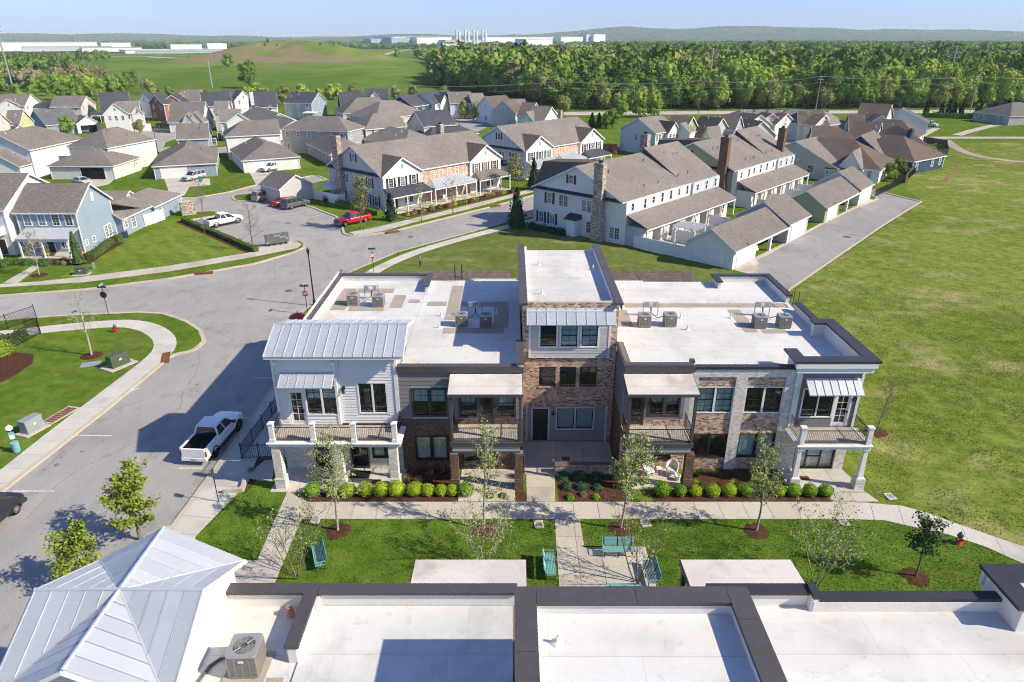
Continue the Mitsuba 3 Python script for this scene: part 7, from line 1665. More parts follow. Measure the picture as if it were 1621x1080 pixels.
# single trees of the middle distance (pixel of the foot, height, kind)
def big_tree(x, y, h, kd, label, group=None, w=1.0):
 key = unique('tree'); labels[key] = {'label': label, 'category': 'tree'}
 if group: labels[key]['group'] = group
 s = h / 13.5
 z = float(hgt(x, y)) if y > 330 else 0.0
 inst(key, 'forest_tree_kind_%d' % kd, x, y, z, s * w, RNG.uniform(0, 360), 1 / w)
MB_TREES = [((-154.17,426.36), 15, 3, 'large lone dark tree standing in the green meadow', 1.1), ((-290.53,753.25), 14, 2, 'lone tree below the brown spoil heap', 1.2), ((-146.49,941.47), 13, 2, 'small dark tree left of the wood on the meadow slope', 1.0)]
for (x, y), h, kd, lb, w in MB_TREES: big_tree(x, y, h, kd, lb, None, w)
_tl = [(-263.3, 420.9, 14, 8), (-270.1, 443.5, 14, 8), (-270.2, 455.7, 13, 8), (-272.5, 475.3, 14, 8), (-270.1, 482.2, 13, 8), (-239.8, 373.1, 10, 1), (-218.8, 349.2, 9, 1), (-206.8, 341.9, 10, 2), (-207.1, 353.0, 9, 0), (-198.9, 349.2, 9, 0), (-203.3, 368.9, 11, 2), (-205.2, 381.8, 11, 1), (-219.2, 415.6, 10, 3), (-232.7, 449.6, 9, 6), (-201.0, 395.6, 10, 8), (-190.8, 381.8, 10, 4), (-171.4, 349.2, 8, 8), (-164.4, 331.4, 7, 0), (-167.0, 353.0, 7, 1), (-152.9, 341.9, 6, 0), (-141.1, 334.9, 6, 2), (-117.0, 324.8, 6, 0), (-115.5, 341.9, 6, 0), (-101.8, 321.6, 6, 4), (-91.6, 315.3, 6, 0), (-86.3, 321.6, 6, 4), (-238.6, 349.2, 8, 2), (-226.3, 341.9, 8, 1), (-238.8, 431.9, 9, 1), (-233.5, 381.8, 8, 0), (-438.1, 677.6, 13, 3), (-421.0, 664.3, 14, 6), (-461.5, 677.6, 12, 3), (-468.3, 706.0, 12, 3), (-489.6, 706.0, 12, 3), (-547.6, 892.1, 12, 1), (-536.1, 892.1, 12, 2), (-536.2, 916.1, 13, 3), (-541.2, 941.5, 13, 2), (-543.9, 968.3, 14, 1), (-551.1, 996.6, 13, 2), (-561.4, 1026.6, 12, 1), (-515.2, 826.8, 11, 3), (-527.3, 807.1, 12, 3), (-567.9, 847.5, 12, 6)]
for x, y, h, kd in _tl:
 big_tree(x, y, h * (1.0 if y < 500 else 1.15), kd, 'pale brown leafless tree in the scrub belt left of the meadow' if kd == 8 else 'green tree in the scrub belt left of the meadow' if y < 560 else 'dark tree in the belt before the white plant on the left', 'trees of the left scrub belt' if y < 560 else 'trees before the left plant')
def conifer(x, y, h, r, label, mat=None, n=420, size=0.28, group=None):
 rng = np.random.default_rng(int(x * 31 + y * 17) & 0xffff)
 k = thing('conifer', label, 'tree', group)
 t = rng.uniform(0, 1, n) ** 0.8; a = rng.uniform(0, 6.283, n)
 rr = r * (1 - t) ** 0.85 * (0.75 + 0.3 * np.sin(5 * a + 9 * t)) * rng.uniform(0.75, 1.05, n) + 0.03
 P = np.c_[rr * np.cos(a), rr * np.sin(a), h * (0.06 + 0.94 * t)]
 vv, ff = cards(P, np.c_[np.cos(a), np.sin(a), 0.5 + 0 * a], size, rng, True)
 core = MB().lathe([(r * 0.7, h * 0.05), (r * 0.45, h * 0.45), (0.02, h * 0.92)], k=8)
 cv, cf = core.mesh()
 part(k, 'crown', (np.vstack([vv, cv]), np.vstack([ff, cf + len(vv)])), mat or F_PINE, xf=frame((x, y)))
 part(k, 'trunk', MB().tube([(0, 0, -0.1), (0, 0, h * 0.2)], [0.1, 0.08], 6), BARK, xf=frame((x, y)))
def sapling(x, y, h, spread, label, leaf=None, nleaf=900, lsize=0.12, bark=None, stems=1, levels=3, up=0.75, trunk=0.09, seed=1, clear=0.28, name='tree', twig_leaf=1.0):
 """young tree: tapered trunk, limbs, twigs, and leaves set along the twigs"""
 rng = np.random.default_rng(seed)
 k = thing(name, label, 'tree')
 tr, li = MB(), MB()
 tips = []
 def grow(p, d, L, r, lev):
  n = 4; pts, rad = [p], [r]
  q, dd = np.array(p, float), np.array(d, float)
  for i in range(n):
   dd = dd + rng.normal(size=3) * (0.035 if lev == 0 else 0.12) + np.array((0, 0, 0.06)); dd /= np.linalg.norm(dd)
   q = q + dd * L / n; pts.append(q.copy()); rad.append(max(r * (1 - 0.8 * (i + 1) / n), 0.005))
  (tr if lev == 0 else li).tube(pts, rad, 7 if lev == 0 else 4 if lev == 1 else 3, lev == 0)
  if lev >= 1: tips.append((np.array(pts), L))
  if lev < levels:
   m = (rng.integers(15, 20) if lev == 0 and stems == 1 else rng.integers(8, 11) if lev == 0 else rng.integers(4, 7))
   for j in range(m):
    t = (clear + (0.97 - clear) * j / m) if lev == 0 else rng.uniform(0.25, 1.0)
    i = min(int(t * n), n - 1); fr_ = t * n - i
    s = pts[i] * (1 - fr_) + pts[i + 1] * fr_
    a = rng.uniform(0, 6.283) if lev else j * 2.4 + rng.uniform(-0.3, 0.3)
    side = np.array((math.cos(a), math.sin(a), 0))
    nd = dd * up + side * (1 - up) * rng.uniform(1.2, 2.1); nd /= np.linalg.norm(nd)
    LL = (spread * rng.uniform(0.85, 1.25) * (1 - 0.45 * t) if lev == 0 else L * rng.uniform(0.35, 0.6))
    grow(s, nd, LL, max(rad[i] * (0.42 if lev == 0 else 0.55), 0.009), lev + 1)
 if stems == 1: grow(np.zeros(3) - (0, 0, 0.05), np.array((0.02, 0.03, 1.0)), h, trunk, 0)
 else:
  for sidx in range(stems):
   a = sidx * 2 * math.pi / stems + rng.uniform(-0.4, 0.4)
   grow(np.array((0.1 * math.cos(a), 0.1 * math.sin(a), -0.05)), np.array((0.4 * math.cos(a), 0.4 * math.sin(a), 1.0)) * 1.0, h * rng.uniform(0.75, 1.05), trunk, 0)
 part(k, 'trunk', tr, bark or BARK, xf=frame((x, y)), smooth=True)
 part(k, 'limbs', li, bark or BARK, xf=frame((x, y)), kind='stuff')
 if leaf:
  w = np.array([L for _, L in tips]); pick = rng.choice(len(tips), nleaf, p=w / w.sum())
  P = []
  for c in pick:
   pts = tips[c][0]; t = rng.uniform(0.15, 1.0) * (len(pts) - 1); i = min(int(t), len(pts) - 2)
   P.append(pts[i] * (1 - t + i) + pts[i + 1] * (t - i) + rng.normal(size=3) * lsize * 0.7 * twig_leaf)
  P = np.array(P)
  part(k, 'crown', cards(P, rng.normal(size=P.shape) * 0.6 + (0, 0, 0.5), lsize, rng), leaf, xf=frame((x, y)), kind='stuff')
 return k
def mulch_ring(x, y, r, label):
 rng = np.random.default_rng(int(abs(x * 13 + y * 7)))
 m = MB(); n = 22
 rad = r * (1 + 0.07 * rng.normal(size=n)); a = np.arange(n) * 2 * math.pi / n
 ring_ = np.c_[x + rad * np.cos(a), y + rad * np.sin(a), np.full(n, 0.006)]; mid = np.c_[x + 0.6 * rad * np.cos(a), y + 0.6 * rad * np.sin(a), np.full(n, 0.07)]
 v = np.vstack([ring_, mid, [[x, y, 0.09]]]); i = np.arange(n); j = (i + 1) % n
 m.add(v, np.vstack([np.stack([i, j, j + n], 1), np.stack([i, j + n, i + n], 1), np.stack([i + n, j + n, i * 0 + 2 * n], 1)]))
 solo('mulch_ring', m, MULCH, label, 'mulch ring', 'mulch rings round young trees')
YT = [((-10.44,32.78), 6.3, 1.7, 'young tree with fresh sparse leaves before the white end townhome', 1700, 0.12, 11), ((-1.69,32.96), 6.6, 1.6, 'young budding tree before the gray townhome and its patio', 1400, 0.115, 12),
  ((6.53,33.02), 6.4, 1.75, 'fuller young tree right of the courtyard walk before the wicker chairs', 3000, 0.125, 13), ((14.64,32.78), 6.0, 1.6, 'young tree before the white brick corner townhome', 2200, 0.12, 14)]
for (x, y), h, sp, lb, n, ls, sd in YT:
 sapling(x, y, h, sp, lb, F_YOUNG, n, ls, BARK_PALE, seed=sd, up=0.62, trunk=0.085, clear=0.30)
 mulch_ring(x, y, 0.75, lb.replace('young', 'mulch ring under the young'))
sapling(*(-11.78,28.91), 4.6, 1.9, 'leggy many stemmed shrub tree near the diagonal walk', F_YOUNG, 800, 0.105, BARK, stems=5, levels=2, up=0.7, trunk=0.035, seed=21, clear=0.3, name='tree')
sapling(*(-1.5,29.79), 4.4, 2.0, 'wide thin stemmed tree behind the left pale canopy', F_YOUNG, 1100, 0.105, BARK_PALE, stems=6, levels=2, up=0.7, trunk=0.03, seed=22, clear=0.3)
sapling(*(6.78,28.57), 5.0, 1.7, 'dark nearly bare tree on the bench terrace', F_YOUNG, 500, 0.10, BARK, stems=4, levels=2, up=0.72, trunk=0.045, seed=23, clear=0.25)
sapling(*(16.5,28.43), 4.9, 1.9, 'airy pale green tree right of the right pale canopy', F_YOUNG, 1500, 0.11, BARK_PALE, stems=5, levels=2, up=0.7, trunk=0.035, seed=24, clear=0.3)
sapling(*(22.12,28.95), 3.9, 1.15, 'small leafy tree in a mulch ring beside the right hydrant', F_GREEN, 1500, 0.15, BARK, seed=25, up=0.6, trunk=0.07, clear=0.36)
mulch_ring(*(22.12,28.95), 0.75, 'mulch ring under the small leafy tree by the right hydrant')
sapling(*(-22.02,32.16), 4.9, 1.35, 'leafy spring maple on the kerb bulge, right of the two beside the street', F_MAPLE, 2900, 0.19, BARK, seed=31, up=0.45, trunk=0.10, clear=0.22)
sapling(*(-23.34,28.43), 3.5, 1.25, 'leafy spring maple on the kerb, left of the two beside the street', F_MAPLE, 2300, 0.18, BARK, seed=32, up=0.45, trunk=0.10, clear=0.22)
sapling(*(-39.18,57.59), 6.2, 1.9, 'bare branching tree on the left corner lawn', None, 0, 0.1, BARK_PALE, seed=33, up=0.55, trunk=0.11, clear=0.3)
mulch_ring(*(-39.18,57.59), 0.95, 'mulch ring under the bare tree on the left corner lawn')
sapling(*(-36.04,91.99), 6.6, 2.0, 'bare gray tree beside the mailbox cabinets', None, 0, 0.1, BARK, seed=34, up=0.55, trunk=0.11, clear=0.28)
sapling(*(-51.97,113.71), 5.4, 1.6, 'bare slender tree on the grass island by the brick sign', None, 0, 0.1, BARK, seed=35, up=0.6, trunk=0.08)
sapling(*(-45.43,98.58), 3.6, 1.0, 'thin bare tree at the hedge of the parking lot', None, 0, 0.1, BARK, seed=36, up=0.6, trunk=0.05)
sapling(*(-59.01,81.17), 5.6, 1.6, 'nearly bare tree with a pale trunk before the blue house', F_YOUNG, 160, 0.2, BARK_PALE, seed=37, up=0.6, trunk=0.09)
mulch_ring(*(-59.01,81.17), 1.0, 'mulch ring under the pale trunked tree before the blue house')
sapling(*(-23.53,104.09), 7.6, 2.3, 'tree with brownish buds behind the red pickup', F_OLIVE, 1500, 0.28, BARK, seed=38, up=0.55, trunk=0.12, levels=2)
sapling(*(-14.74,109.34), 5.6, 1.5, 'thin street tree at the dark porch of the brick terrace', F_YOUNG, 200, 0.2, BARK, seed=39, up=0.65, trunk=0.08, levels=2)
sapling(*(-10.02,114.62), 5.8, 1.5, 'thin street tree at the white porch of the brick terrace', F_YOUNG, 160, 0.2, BARK, seed=40, up=0.65, trunk=0.08, levels=2)
sapling(*(0.54,130.67), 6.6, 2.0, 'reddish budding tree at the gap between the two terraces', F_OLIVE, 900, 0.3, BARK, seed=41, up=0.6, trunk=0.1, levels=2)
sapling(*(27.39,44.07), 4.8, 1.0, 'small bare tree on the right field beside the corner townhome', None, 0, 0.1, BARK, seed=42, up=0.7, trunk=0.06)
mulch_ring(*(27.39,44.07), 0.8, 'mulch ring under the small bare tree on the right field')
conifer(*(0.74,104.87), 6.2, 2.0, 'dark spreading conifer at the corner of the white terrace')
conifer(*(-19.66,109.34), 4.4, 1.3, 'dark evergreen at the corner of the brick terrace')
conifer(*(4.27,134.25), 6.0, 1.9, 'dark conifer before the second terrace')
conifer(*(-56.77,85.87), 4.3, 0.95, 'slim green cypress at the corner of the blue house', F_GREEN, 600, 0.2)
conifer(*(-56.7,185.22), 3.6, 0.7, 'narrow dark cypress by the gray house corner')
conifer(*(36.29,187.09), 5.6, 1.7, 'light green conifer before the broad white gable', F_MID)
conifer(157.8, 272.8, 5.0, 1.7, 'first dark conifer from the left in the row before the highway', None, 200, 0.5, 'conifers before the highway')
conifer(162.8, 271.6, 5.5, 1.7, 'second dark conifer from the left in the row before the highway', None, 200, 0.5, 'conifers before the highway')
conifer(164.5, 269.7, 6.0, 1.7, 'third dark conifer from the left in the row before the highway', None, 200, 0.5, 'conifers before the highway')
conifer(165.7, 268.5, 5.0, 1.7, 'fourth dark conifer from the left in the row before the highway', None, 200, 0.5, 'conifers before the highway')
conifer(167.3, 266.6, 5.5, 1.7, 'fifth dark conifer from the left in the row before the highway', None, 200, 0.5, 'conifers before the highway')
conifer(170.7, 261.3, 6.0, 1.7, 'sixth dark conifer from the left in the row before the highway', None, 200, 0.5, 'conifers before the highway')
conifer(26.6, 236.8, 4.6, 1.6, 'left dark conifer of the pair on the lawn before the highway', None, 200, 0.5)
conifer(28.8, 236.2, 4.6, 1.6, 'right dark conifer of the pair on the lawn before the highway', None, 200, 0.5)
big_tree(-17.6, 264.7, 6.5, 0, 'bright green street tree before the white row, left of two')
big_tree(-12.5, 254.2, 6.5, 0, 'bright green street tree before the white row, right of two')
big_tree(-134.3, 213.9, 6.5, 2, 'round green tree before the slate roofed blue house')
big_tree(-125.0, 231.0, 5.5, 1, 'green tree before the white house with tall front gable')
big_tree(-115.7, 220.2, 5.5, 4, 'budding tree at the bend of the estate street')
big_tree(48.1, 268.4, 10, 0, 'broad yellow green willow left of the broad white gable')
big_tree(53.3, 268.4, 9, 0, 'second yellow green willow beside the first')
big_tree(40.1, 264.7, 9, 0, 'yellow green tree left of the willows')
big_tree(31.1, 233.8, 6, 2, 'dark green tree on the lawn before the highway')
big_tree(33.2, 233.8, 7, 1, 'green tree beside the dark one before the highway')
big_tree(19.9, 278.1, 9, 4, 'pale budding tree at the end of the white row')
big_tree(-81.3, 203.5, 4.5, 4, 'yellowish small tree between the two hipped garages')
big_tree(-114.4, 246.0, 5, 0, 'bright yellow green bush tree behind the blue hipped garage')
big_tree(-109.0, 244.4, 4, 0, 'smaller yellow green bush tree behind the blue hipped garage')
big_tree(-32.8, 197.0, 4, 4, 'small budding tree behind the brick terrace roof')
big_tree(80.9, 145.2, 5, 1, 'bright green garden tree behind the dark field fence')
big_tree(91.1, 160.8, 6, 8, 'bare brown garden tree by the navy house')
big_tree(78.4, 142.9, 4, 2, 'dark garden shrub tree by the field fence')
big_tree(-67.2, 210.3, 4, 4, 'yellow small tree before the board fence')
big_tree(83.4, 220.2, 4, 0, 'yellow green small tree at the cul-de-sac')
big_tree(171.7, 262.8, 6, 2, 'round dark green tree in the evergreen row by the highway')
big_tree(-37.6, 292.9, 4.5, 0, 'bright green small tree before the first white row house')
# clipped shrubs, hedges and bed plants
def ball(seed, r, n, size, zs=0.9):
 rng = np.random.default_rng(seed)
 d = rng.normal(size=(n, 3)); d /= np.linalg.norm(d, axis=1, keepdims=True); d = d[d[:, 2] > -0.75]
 q = r * (0.87 + 0.25 * meshkit.noise(d * 2.4 + seed)[:, None] + 0.06 * rng.normal(size=(len(d), 1)))
 v, f = cards(d * q, d, size, rng, False, 0.75)
 c = trimesh.creation.icosphere(2); cv = c.vertices * r * 0.82
 v = np.vstack([v, cv]) * (1, 1, zs) + (0, 0, r * zs * 0.85)
 return v, np.vstack([f, c.faces + len(f) // 2 * 4])
SH = [((-12.88,36.72), .62, 1), ((-11.63,36.65), .52, 1), ((-10.61,36.52), .56, 0), ((-9.46,36.52), .6, 0), ((-8.45,36.58), .6, 0), ((-7.47,36.65), .6, 0), ((-6.29,36.45), .58, 0), ((-5.43,36.45), .52, 0), ((-4.57,36.45), .52, 0), ((-3.87,36.45), .45, 0), ((-2.97,36.45), .62, 1),
  ((9.71,36.52), .62, 1), ((10.87,36.38), .5, 1), ((11.85,36.38), .52, 0), ((12.99,36.38), .56, 0), ((14.04,36.58), .54, 0), ((15.14,36.58), .6, 1), ((16.19,36.38), .5, 1), ((17.25,36.38), .52, 0), ((18.23,36.38), .58, 1), ((19.26,36.38), .54, 1), ((20.29,36.52), .6, 1)]
ORD = 'first second third fourth fifth sixth seventh eighth ninth tenth eleventh'.split()
for i, ((x, y), r, d) in enumerate(SH):
 side, j = ('left', i) if i < 11 else ('right', i - 11)
 k = thing('boxwood', '%s clipped round shrub from the left in the %s mulch bed' % (ORD[j], side), 'shrub', 'clipped round shrubs along the front walk')
 r *= .82
 part(k, 'foliage', ball(i, r * RNG.uniform(.88, 1.08), 1500, 0.075, RNG.uniform(.8, 1.0)), F_BOX2 if d else F_BOX, xf=frame((x, min(y, 36.4))))
def tuft(x, y, h, r, mat, label, name='plant', n=160, cat='plant', spread=0.5, group=None, w=0.03):
 rng = np.random.default_rng(int(abs(x * 97 + y * 31)) & 0xffff)
 a = rng.uniform(0, 6.283, n); l = rng.uniform(0.5, 1, n) * h; b = rng.uniform(0, r * 0.4, n); e = b + rng.uniform(0.1, 1, n) * r
 P0 = np.c_[b * np.cos(a), b * np.sin(a), 0 * a]; P1 = np.c_[e * np.cos(a), e * np.sin(a), l]
 s = np.c_[-np.sin(a), np.cos(a), 0 * a] * w
 v = np.stack([P0 - s, P0 + s, P1], 1).reshape(-1, 3)
 k = thing(name, label, cat, group); part(k, 'leaves', (v, np.arange(3 * n).reshape(-1, 3)), mat, xf=frame((x, y)), kind='stuff')
def low_shrub(x, y, r, h, mat, label, n=500, size=0.09, name='shrub', group=None):
 rng = np.random.default_rng(int(abs(x * 53 + y * 19)) & 0xffff)
 d = rng.normal(size=(n, 3)); d /= np.linalg.norm(d, axis=1, keepdims=True); d[:, 2] = np.abs(d[:, 2])
 q = (0.75 + 0.35 * meshkit.noise(d * 2.3 + x)[:, None]) * rng.uniform(0.8, 1.05, (n, 1))
 v, f = cards(d * q * (r, r, h), d, size, rng, False, 0.8)
 c = MB().lathe([(r * 0.75, 0), (r * 0.6, h * 0.5), (0.02, h * 0.75)], k=9).mesh()
 k = thing(name, label, 'shrub', group); part(k, 'foliage', (np.vstack([v, c[0]]), np.vstack([f, c[1] + len(v)])), mat, xf=frame((x, y)))
BP = [(3.45, 38.2, .55, .45, F_JUN, 'dark green spreading shrub at the left foot of the garden wall'), (4.55, 38.2, .62, .5, F_JUN, 'dark green spreading shrub at the middle of the garden wall'), (5.7, 38.15, .5, .45, F_JUN, 'dark green spreading shrub at the right foot of the garden wall'),
  (3.6, 37.1, .42, .4, F_JUN, 'blue green shrub in the middle left of the walk bed'), (4.6, 37.1, .55, .38, F_JUN, 'blue green shrub in the middle of the walk bed'), (5.6, 37.0, .36, .34, F_JUN, 'blue green shrub in the middle right of the walk bed'),
  (3.75, 36.0, .3, .3, F_BOX2, 'light green small shrub at the front left of the walk bed'), (4.6, 36.3, .28, .28, F_DRY, 'brownish small shrub at the front middle of the walk bed'), (5.4, 36.0, .3, .28, F_BOX2, 'light green small shrub at the front right of the walk bed'),
  (-1.4, 36.1, .28, .26, F_BOX2, 'small green shrub beside the gray patio, left'), (-0.6, 36.15, .3, .28, F_BOX2, 'small green shrub beside the gray patio, right')]
for x, y, r, h, m, lb in BP: low_shrub(x, y, r, h, m, lb)
for i, (x, y) in enumerate(((-6.9, 37.6), (-6.2, 37.4), (-5.4, 37.9), (-6.7, 38.6), (-5.5, 38.8), (-4.7, 38.7))):
 tuft(x, y, 0.7, 0.38, F_DRY, '%s dry brown grass clump in the bed before the dark brick wall' % ORD[i], 'grass_clump', 220, 'plant', group='dry grass clumps')
for i, (x, y) in enumerate(((0.42, 37.3), (0.45, 38.2))): tuft(x, y, 0.75, 0.35, F_DRY, ('front', 'rear')[i] + ' dry grass clump beside the porch walk', 'grass_clump', 240, 'plant', group='dry grass clumps')
for i, (x, y) in enumerate(((12.3, 37.2), (13.4, 37.0), (14.7, 37.3), (15.9, 37.1), (17.1, 37.2), (12.4, 38.4), (13.7, 38.5), (15.0, 38.3), (16.4, 38.5), (17.4, 38.3))):
 tuft(x, y, 0.5, 0.35, F_GREEN if i % 2 else F_BOX2, '%s green grass tuft in the bed below the brick panels' % ORD[i], 'grass_clump', 130, 'plant', group='green grass tufts')
def hedge(pts, w, h, mat, label, size=0.16, dens=55, name='hedge'):
 rng = np.random.default_rng(len(label) * 7)
 L = LineString(pts); n = int(L.length * dens * (w + 2 * h) / 2)
 t = rng.uniform(0, L.length, n); P, N = [], []
 for q in t:
  p = L.interpolate(q); p2 = L.interpolate(min(q + 0.1, L.length)); p1 = L.interpolate(max(q - 0.1, 0))
  dx, dy = p2.x - p1.x, p2.y - p1.y; l = math.hypot(dx, dy) or 1; nx_, ny_ = -dy / l, dx / l
  a = rng.uniform(-0.2, math.pi + 0.2); lump = 0.8 + 0.35 * math.sin(q * 4.2) * math.sin(q * 1.3 + 1)
  P.append((p.x + nx_ * math.cos(a) * w / 2 * lump, p.y + ny_ * math.cos(a) * w / 2 * lump, max(0.05, h * (0.25 + 0.75 * math.sin(a)) * lump))); N.append((nx_ * math.cos(a), ny_ * math.cos(a), math.sin(a)))
 v, f = cards(np.array(P), np.array(N), size, rng, False, 0.8)
 core = MB().prism(L.buffer(w * 0.36, cap_style=2), 0, h * 0.7).mesh()
 k = thing(name, label, 'hedge'); part(k, 'foliage', (np.vstack([v, core[0]]), np.vstack([f, core[1] + len(v)])), mat)
hedge([(-53.26,108.92), (-43.7,99.64), (-35.39,91.37)], 1.0, 0.8, F_HEDGE, 'clipped hedge between the striped lawn and the parking lot', 0.2, 40)
struct('mulch_bed', MB().sheet(LineString([(-53.66,109.13), (-43.56,99.28), (-35.14,90.92)]).buffer(1.1, cap_style=2).difference(roads_all), 0.008), MULCH, 'mulch strip under the parking lot hedge')
hedge([(-56.25,87.64), (-57.02,91.58), (-57.85,95.84)], 1.3, 1.0, F_HEDGE, 'gray green hedge along the side wall of the blue house', 0.2, 40)
hedge([(-57.39,95.84), (-57.37,97.25)], 1.4, 1.3, F_HEDGE, 'rounded shrub at the air conditioner of the blue house', 0.2, 40, 'shrub')
struct('mulch_bed', MB().sheet(P_((-60.71,85.1), (-56.73,85.1), (-55.33,86), (-56.01,91.07), (-56.02,95.84), (-59.06,98.11), (-58.56,90.56), (-61.9,88.59)), 0.008), MULCH, 'mulch bed round the blue house')
for p, r, h, lb in (((-66.18,85.1), 1.1, 0.9, 'left rounded green shrub before the white half house'), ((-65.01,86), 1.0, 0.7, 'gray green shrub before the white half house'), ((-63.34,85.78), 1.0, 0.85, 'rounded green shrub left of the blue house path'), ((-61.06,85.55), 1.1, 0.9, 'rounded green shrub right of the blue house path')):
 low_shrub(*p, r, h, F_GREEN if 'gray' not in lb else F_HEDGE, lb, 700, 0.14)
for i, (q, m) in enumerate((((-59.69,86.23), F_HEDGE), ((-58.65,85.78), F_TAN), ((-58.23,86.23), F_HEDGE), ((-59.48,87.17), F_DRY))): low_shrub(*q, 0.6, 0.6, m, '%s flowering garden plant before the blue porch' % ORD[i], 260, 0.12, 'garden_plant')
hedge([loc(f3, -1.6, 15.5), loc(f3, -1.6, 8.9)], 1.4, 1.0, F_PINE, 'dark hedge at the gable of the white terrace', 0.22, 40)
hedge([loc(f1, -2.2, 10.2), loc(f1, -2.0, -1.6)], 1.6, 1.1, F_DARK, 'dark hedge along the gable of the brick terrace', 0.22, 40)
rr_ = random.Random(3)
for i in range(26):
 x = 1.0 + i * 1.02; m = (F_RED, F_WILLOW, F_DARK, F_DRY, F_BOX2)[rr_.randrange(5)]
 if 8.8 < x < 9.8 or 17.5 < x < 19.5: continue
 lb = '%s garden shrub before the %s porch of the brick terrace' % ({F_RED: 'dark red', F_WILLOW: 'yellow', F_DARK: 'dark green', F_DRY: 'brown', F_BOX2: 'light green'}[m], 'dark' if x < 9 else 'white' if x < 18.5 else 'brown')
 low_shrub(*loc(f1, x, -4.2 - rr_.random() * 1.6), rr_.uniform(0.45, 0.8), rr_.uniform(0.4, 0.8), m, lb, 160, 0.2, 'garden_plant', lb.replace('shrub', 'shrubs'))
struct('mulch_bed', MB().sheet(Polygon([loc(f1, 0.2, -6.2), loc(f1, 28, -6.2), loc(f1, 28, -3.12), loc(f1, 0.2, -3.12)]).difference(walk_t).difference(roads_all), 0.007), MULCH, 'mulch bed before the porches of the brick terrace')
struct('mulch_bed', MB().sheet(P_((-48.69,58.57), (-48.4,58.57), (-46.7,58.01), (-44.95,57.59), (-43.93,55.83), (-43.89,53.78), (-44.22,52.09)).buffer(0.3), 0.007), MULCH, 'dark red mulch bed at the left edge')
low_shrub(*(-48.13,58.01), 1.5, 1.6, F_MAPLE, 'bright green shrub cut by the left edge in the red mulch bed', 900, 0.16)
low_shrub(*(-48.4,60.17), 1.4, 1.2, F_GREEN, 'dark green shrub behind the black fence panel at the left edge', 700, 0.16)
low_shrub(*(-48.75,62.01), 0.8, 0.9, F_HEDGE, 'gray green shrub behind the black fence', 400, 0.14)
for p, r, h, m, lb in ((loc(f3, 9.5, -6.5), 1.1, 1.2, F_RED, 'dark red shrub on a patio of the white terrace'), (loc(f3, 15.5, -7.0), 1.0, 1.1, F_RED, 'crimson shrub on the second patio of the white terrace'), (loc(f3, 20, -8.5), 0.9, 1.6, F_DARK, 'dark shrub beside the garages of the white terrace'), (loc(f1, -1.8, 14), 1.0, 1.4, F_RED, 'red shrub behind the white fence of the brick terrace'), ((26.3,179.8), 1.5, 1.6, F_RED, 'red shrub between the second terrace and the brown fence')):
 low_shrub(*p, r, h, m, lb, 350, 0.22)
hedge([(85.42,154.58), (90.7,162.53), (92.95,163.73)], 2.6, 2.4, F_MID, 'green shrubbery at the dark field fence', 0.4, 14, 'shrubbery')
hedge([(155.33,268.78), (166.52,264.24), (177.99,261.29), (189.86,265.74)], 3.0, 2.2, F_DARK, 'dark shrubbery along the foot of the highway bank', 0.6, 7, 'shrubbery')
for i in range(18):
 a, b = RNG.uniform(0, 1), RNG.uniform(0, 1)
 low_shrub(92 + 24 * a + 6 * b, 172 + 30 * a - 9 * b, .9, .8, (F_DARK, F_BOX2, F_DRY, F_WILLOW)[i % 4], 'small front garden shrub near the cul-de-sac of the small houses', 90, .3, 'garden_plant', 'front garden shrubs near the cul-de-sac')
# mown grass blades of the courtyard
rgG = np.random.default_rng(5)
def blades_on(poly, n, hmin, hmax, w):
 x0, y0, x1, y1 = poly.bounds
 P = np.c_[rgG.uniform(x0, x1, n), rgG.uniform(y0, y1, n)]
 P = P[shapely.contains_xy(poly, P[:, 0], P[:, 1])]
 k = len(P); a = rgG.uniform(0, 6.283, k); l = rgG.uniform(hmin, hmax, k); t = rgG.uniform(0.2, 0.7, k) * l; b = rgG.uniform(0, 6.283, k)
 s = np.c_[np.cos(a), np.sin(a)] * w
 v = np.zeros((k, 3, 3)); v[:, 0, :2] = P - s; v[:, 1, :2] = P + s; v[:, 2, :2] = P + np.c_[np.cos(b), np.sin(b)] * t[:, None]; v[:, 2, 2] = l
 return v.reshape(-1, 3), np.arange(3 * k).reshape(-1, 3)
F_BLADE = matte('grass_blades', grass_fn((0.09, 0.19, 0.014), (0.155, 0.275, 0.028), (0.23, 0.24, 0.07), 0.3, 0.5, None, 0.4))
F_BLADE2 = matte('grass_blades_field', grass_fn((0.12, 0.175, 0.03), (0.175, 0.22, 0.05), (0.27, 0.23, 0.11), 0.75, 0.13, None, 0.4))
cl = court.difference(taken_hard).intersection(sbox(-20, 22, 34, 40))
solo('grass', blades_on(cl, 230000, 0.03, 0.075, 0.02), F_BLADE, 'short mown grass blades of the courtyard lawn', 'grass', kind='stuff')
F_BLADE2 = matte('grass_blades_field', grass_fn((0.16, 0.235, 0.035), (0.24, 0.30, 0.06), (0.36, 0.34, 0.16), 0.8, 0.18, None, 0.4))
fv, ff = blades_on(field.difference(taken_hard).intersection(sbox(20, 22, 95, 120)), 420000, 0.05, 0.13, 0.03)
c_ = fv.reshape(-1, 3, 3); keep = rgG.random(len(c_)) < np.clip(1.15 - np.hypot(c_[:, 0, 0] - 28, c_[:, 0, 1] - 38) / 75, 0, 1) ** 1.5 * np.clip(meshkit.fbm(c_[:, 0] * .5, 2) * 2.6 - .6, 0.1, 1)
fv = c_[keep].reshape(-1, 3)
solo('grass', (fv, np.arange(len(fv)).reshape(-1, 3)), F_BLADE2, 'taller tufted grass of the field beside the corner townhome', 'grass', kind='stuff')
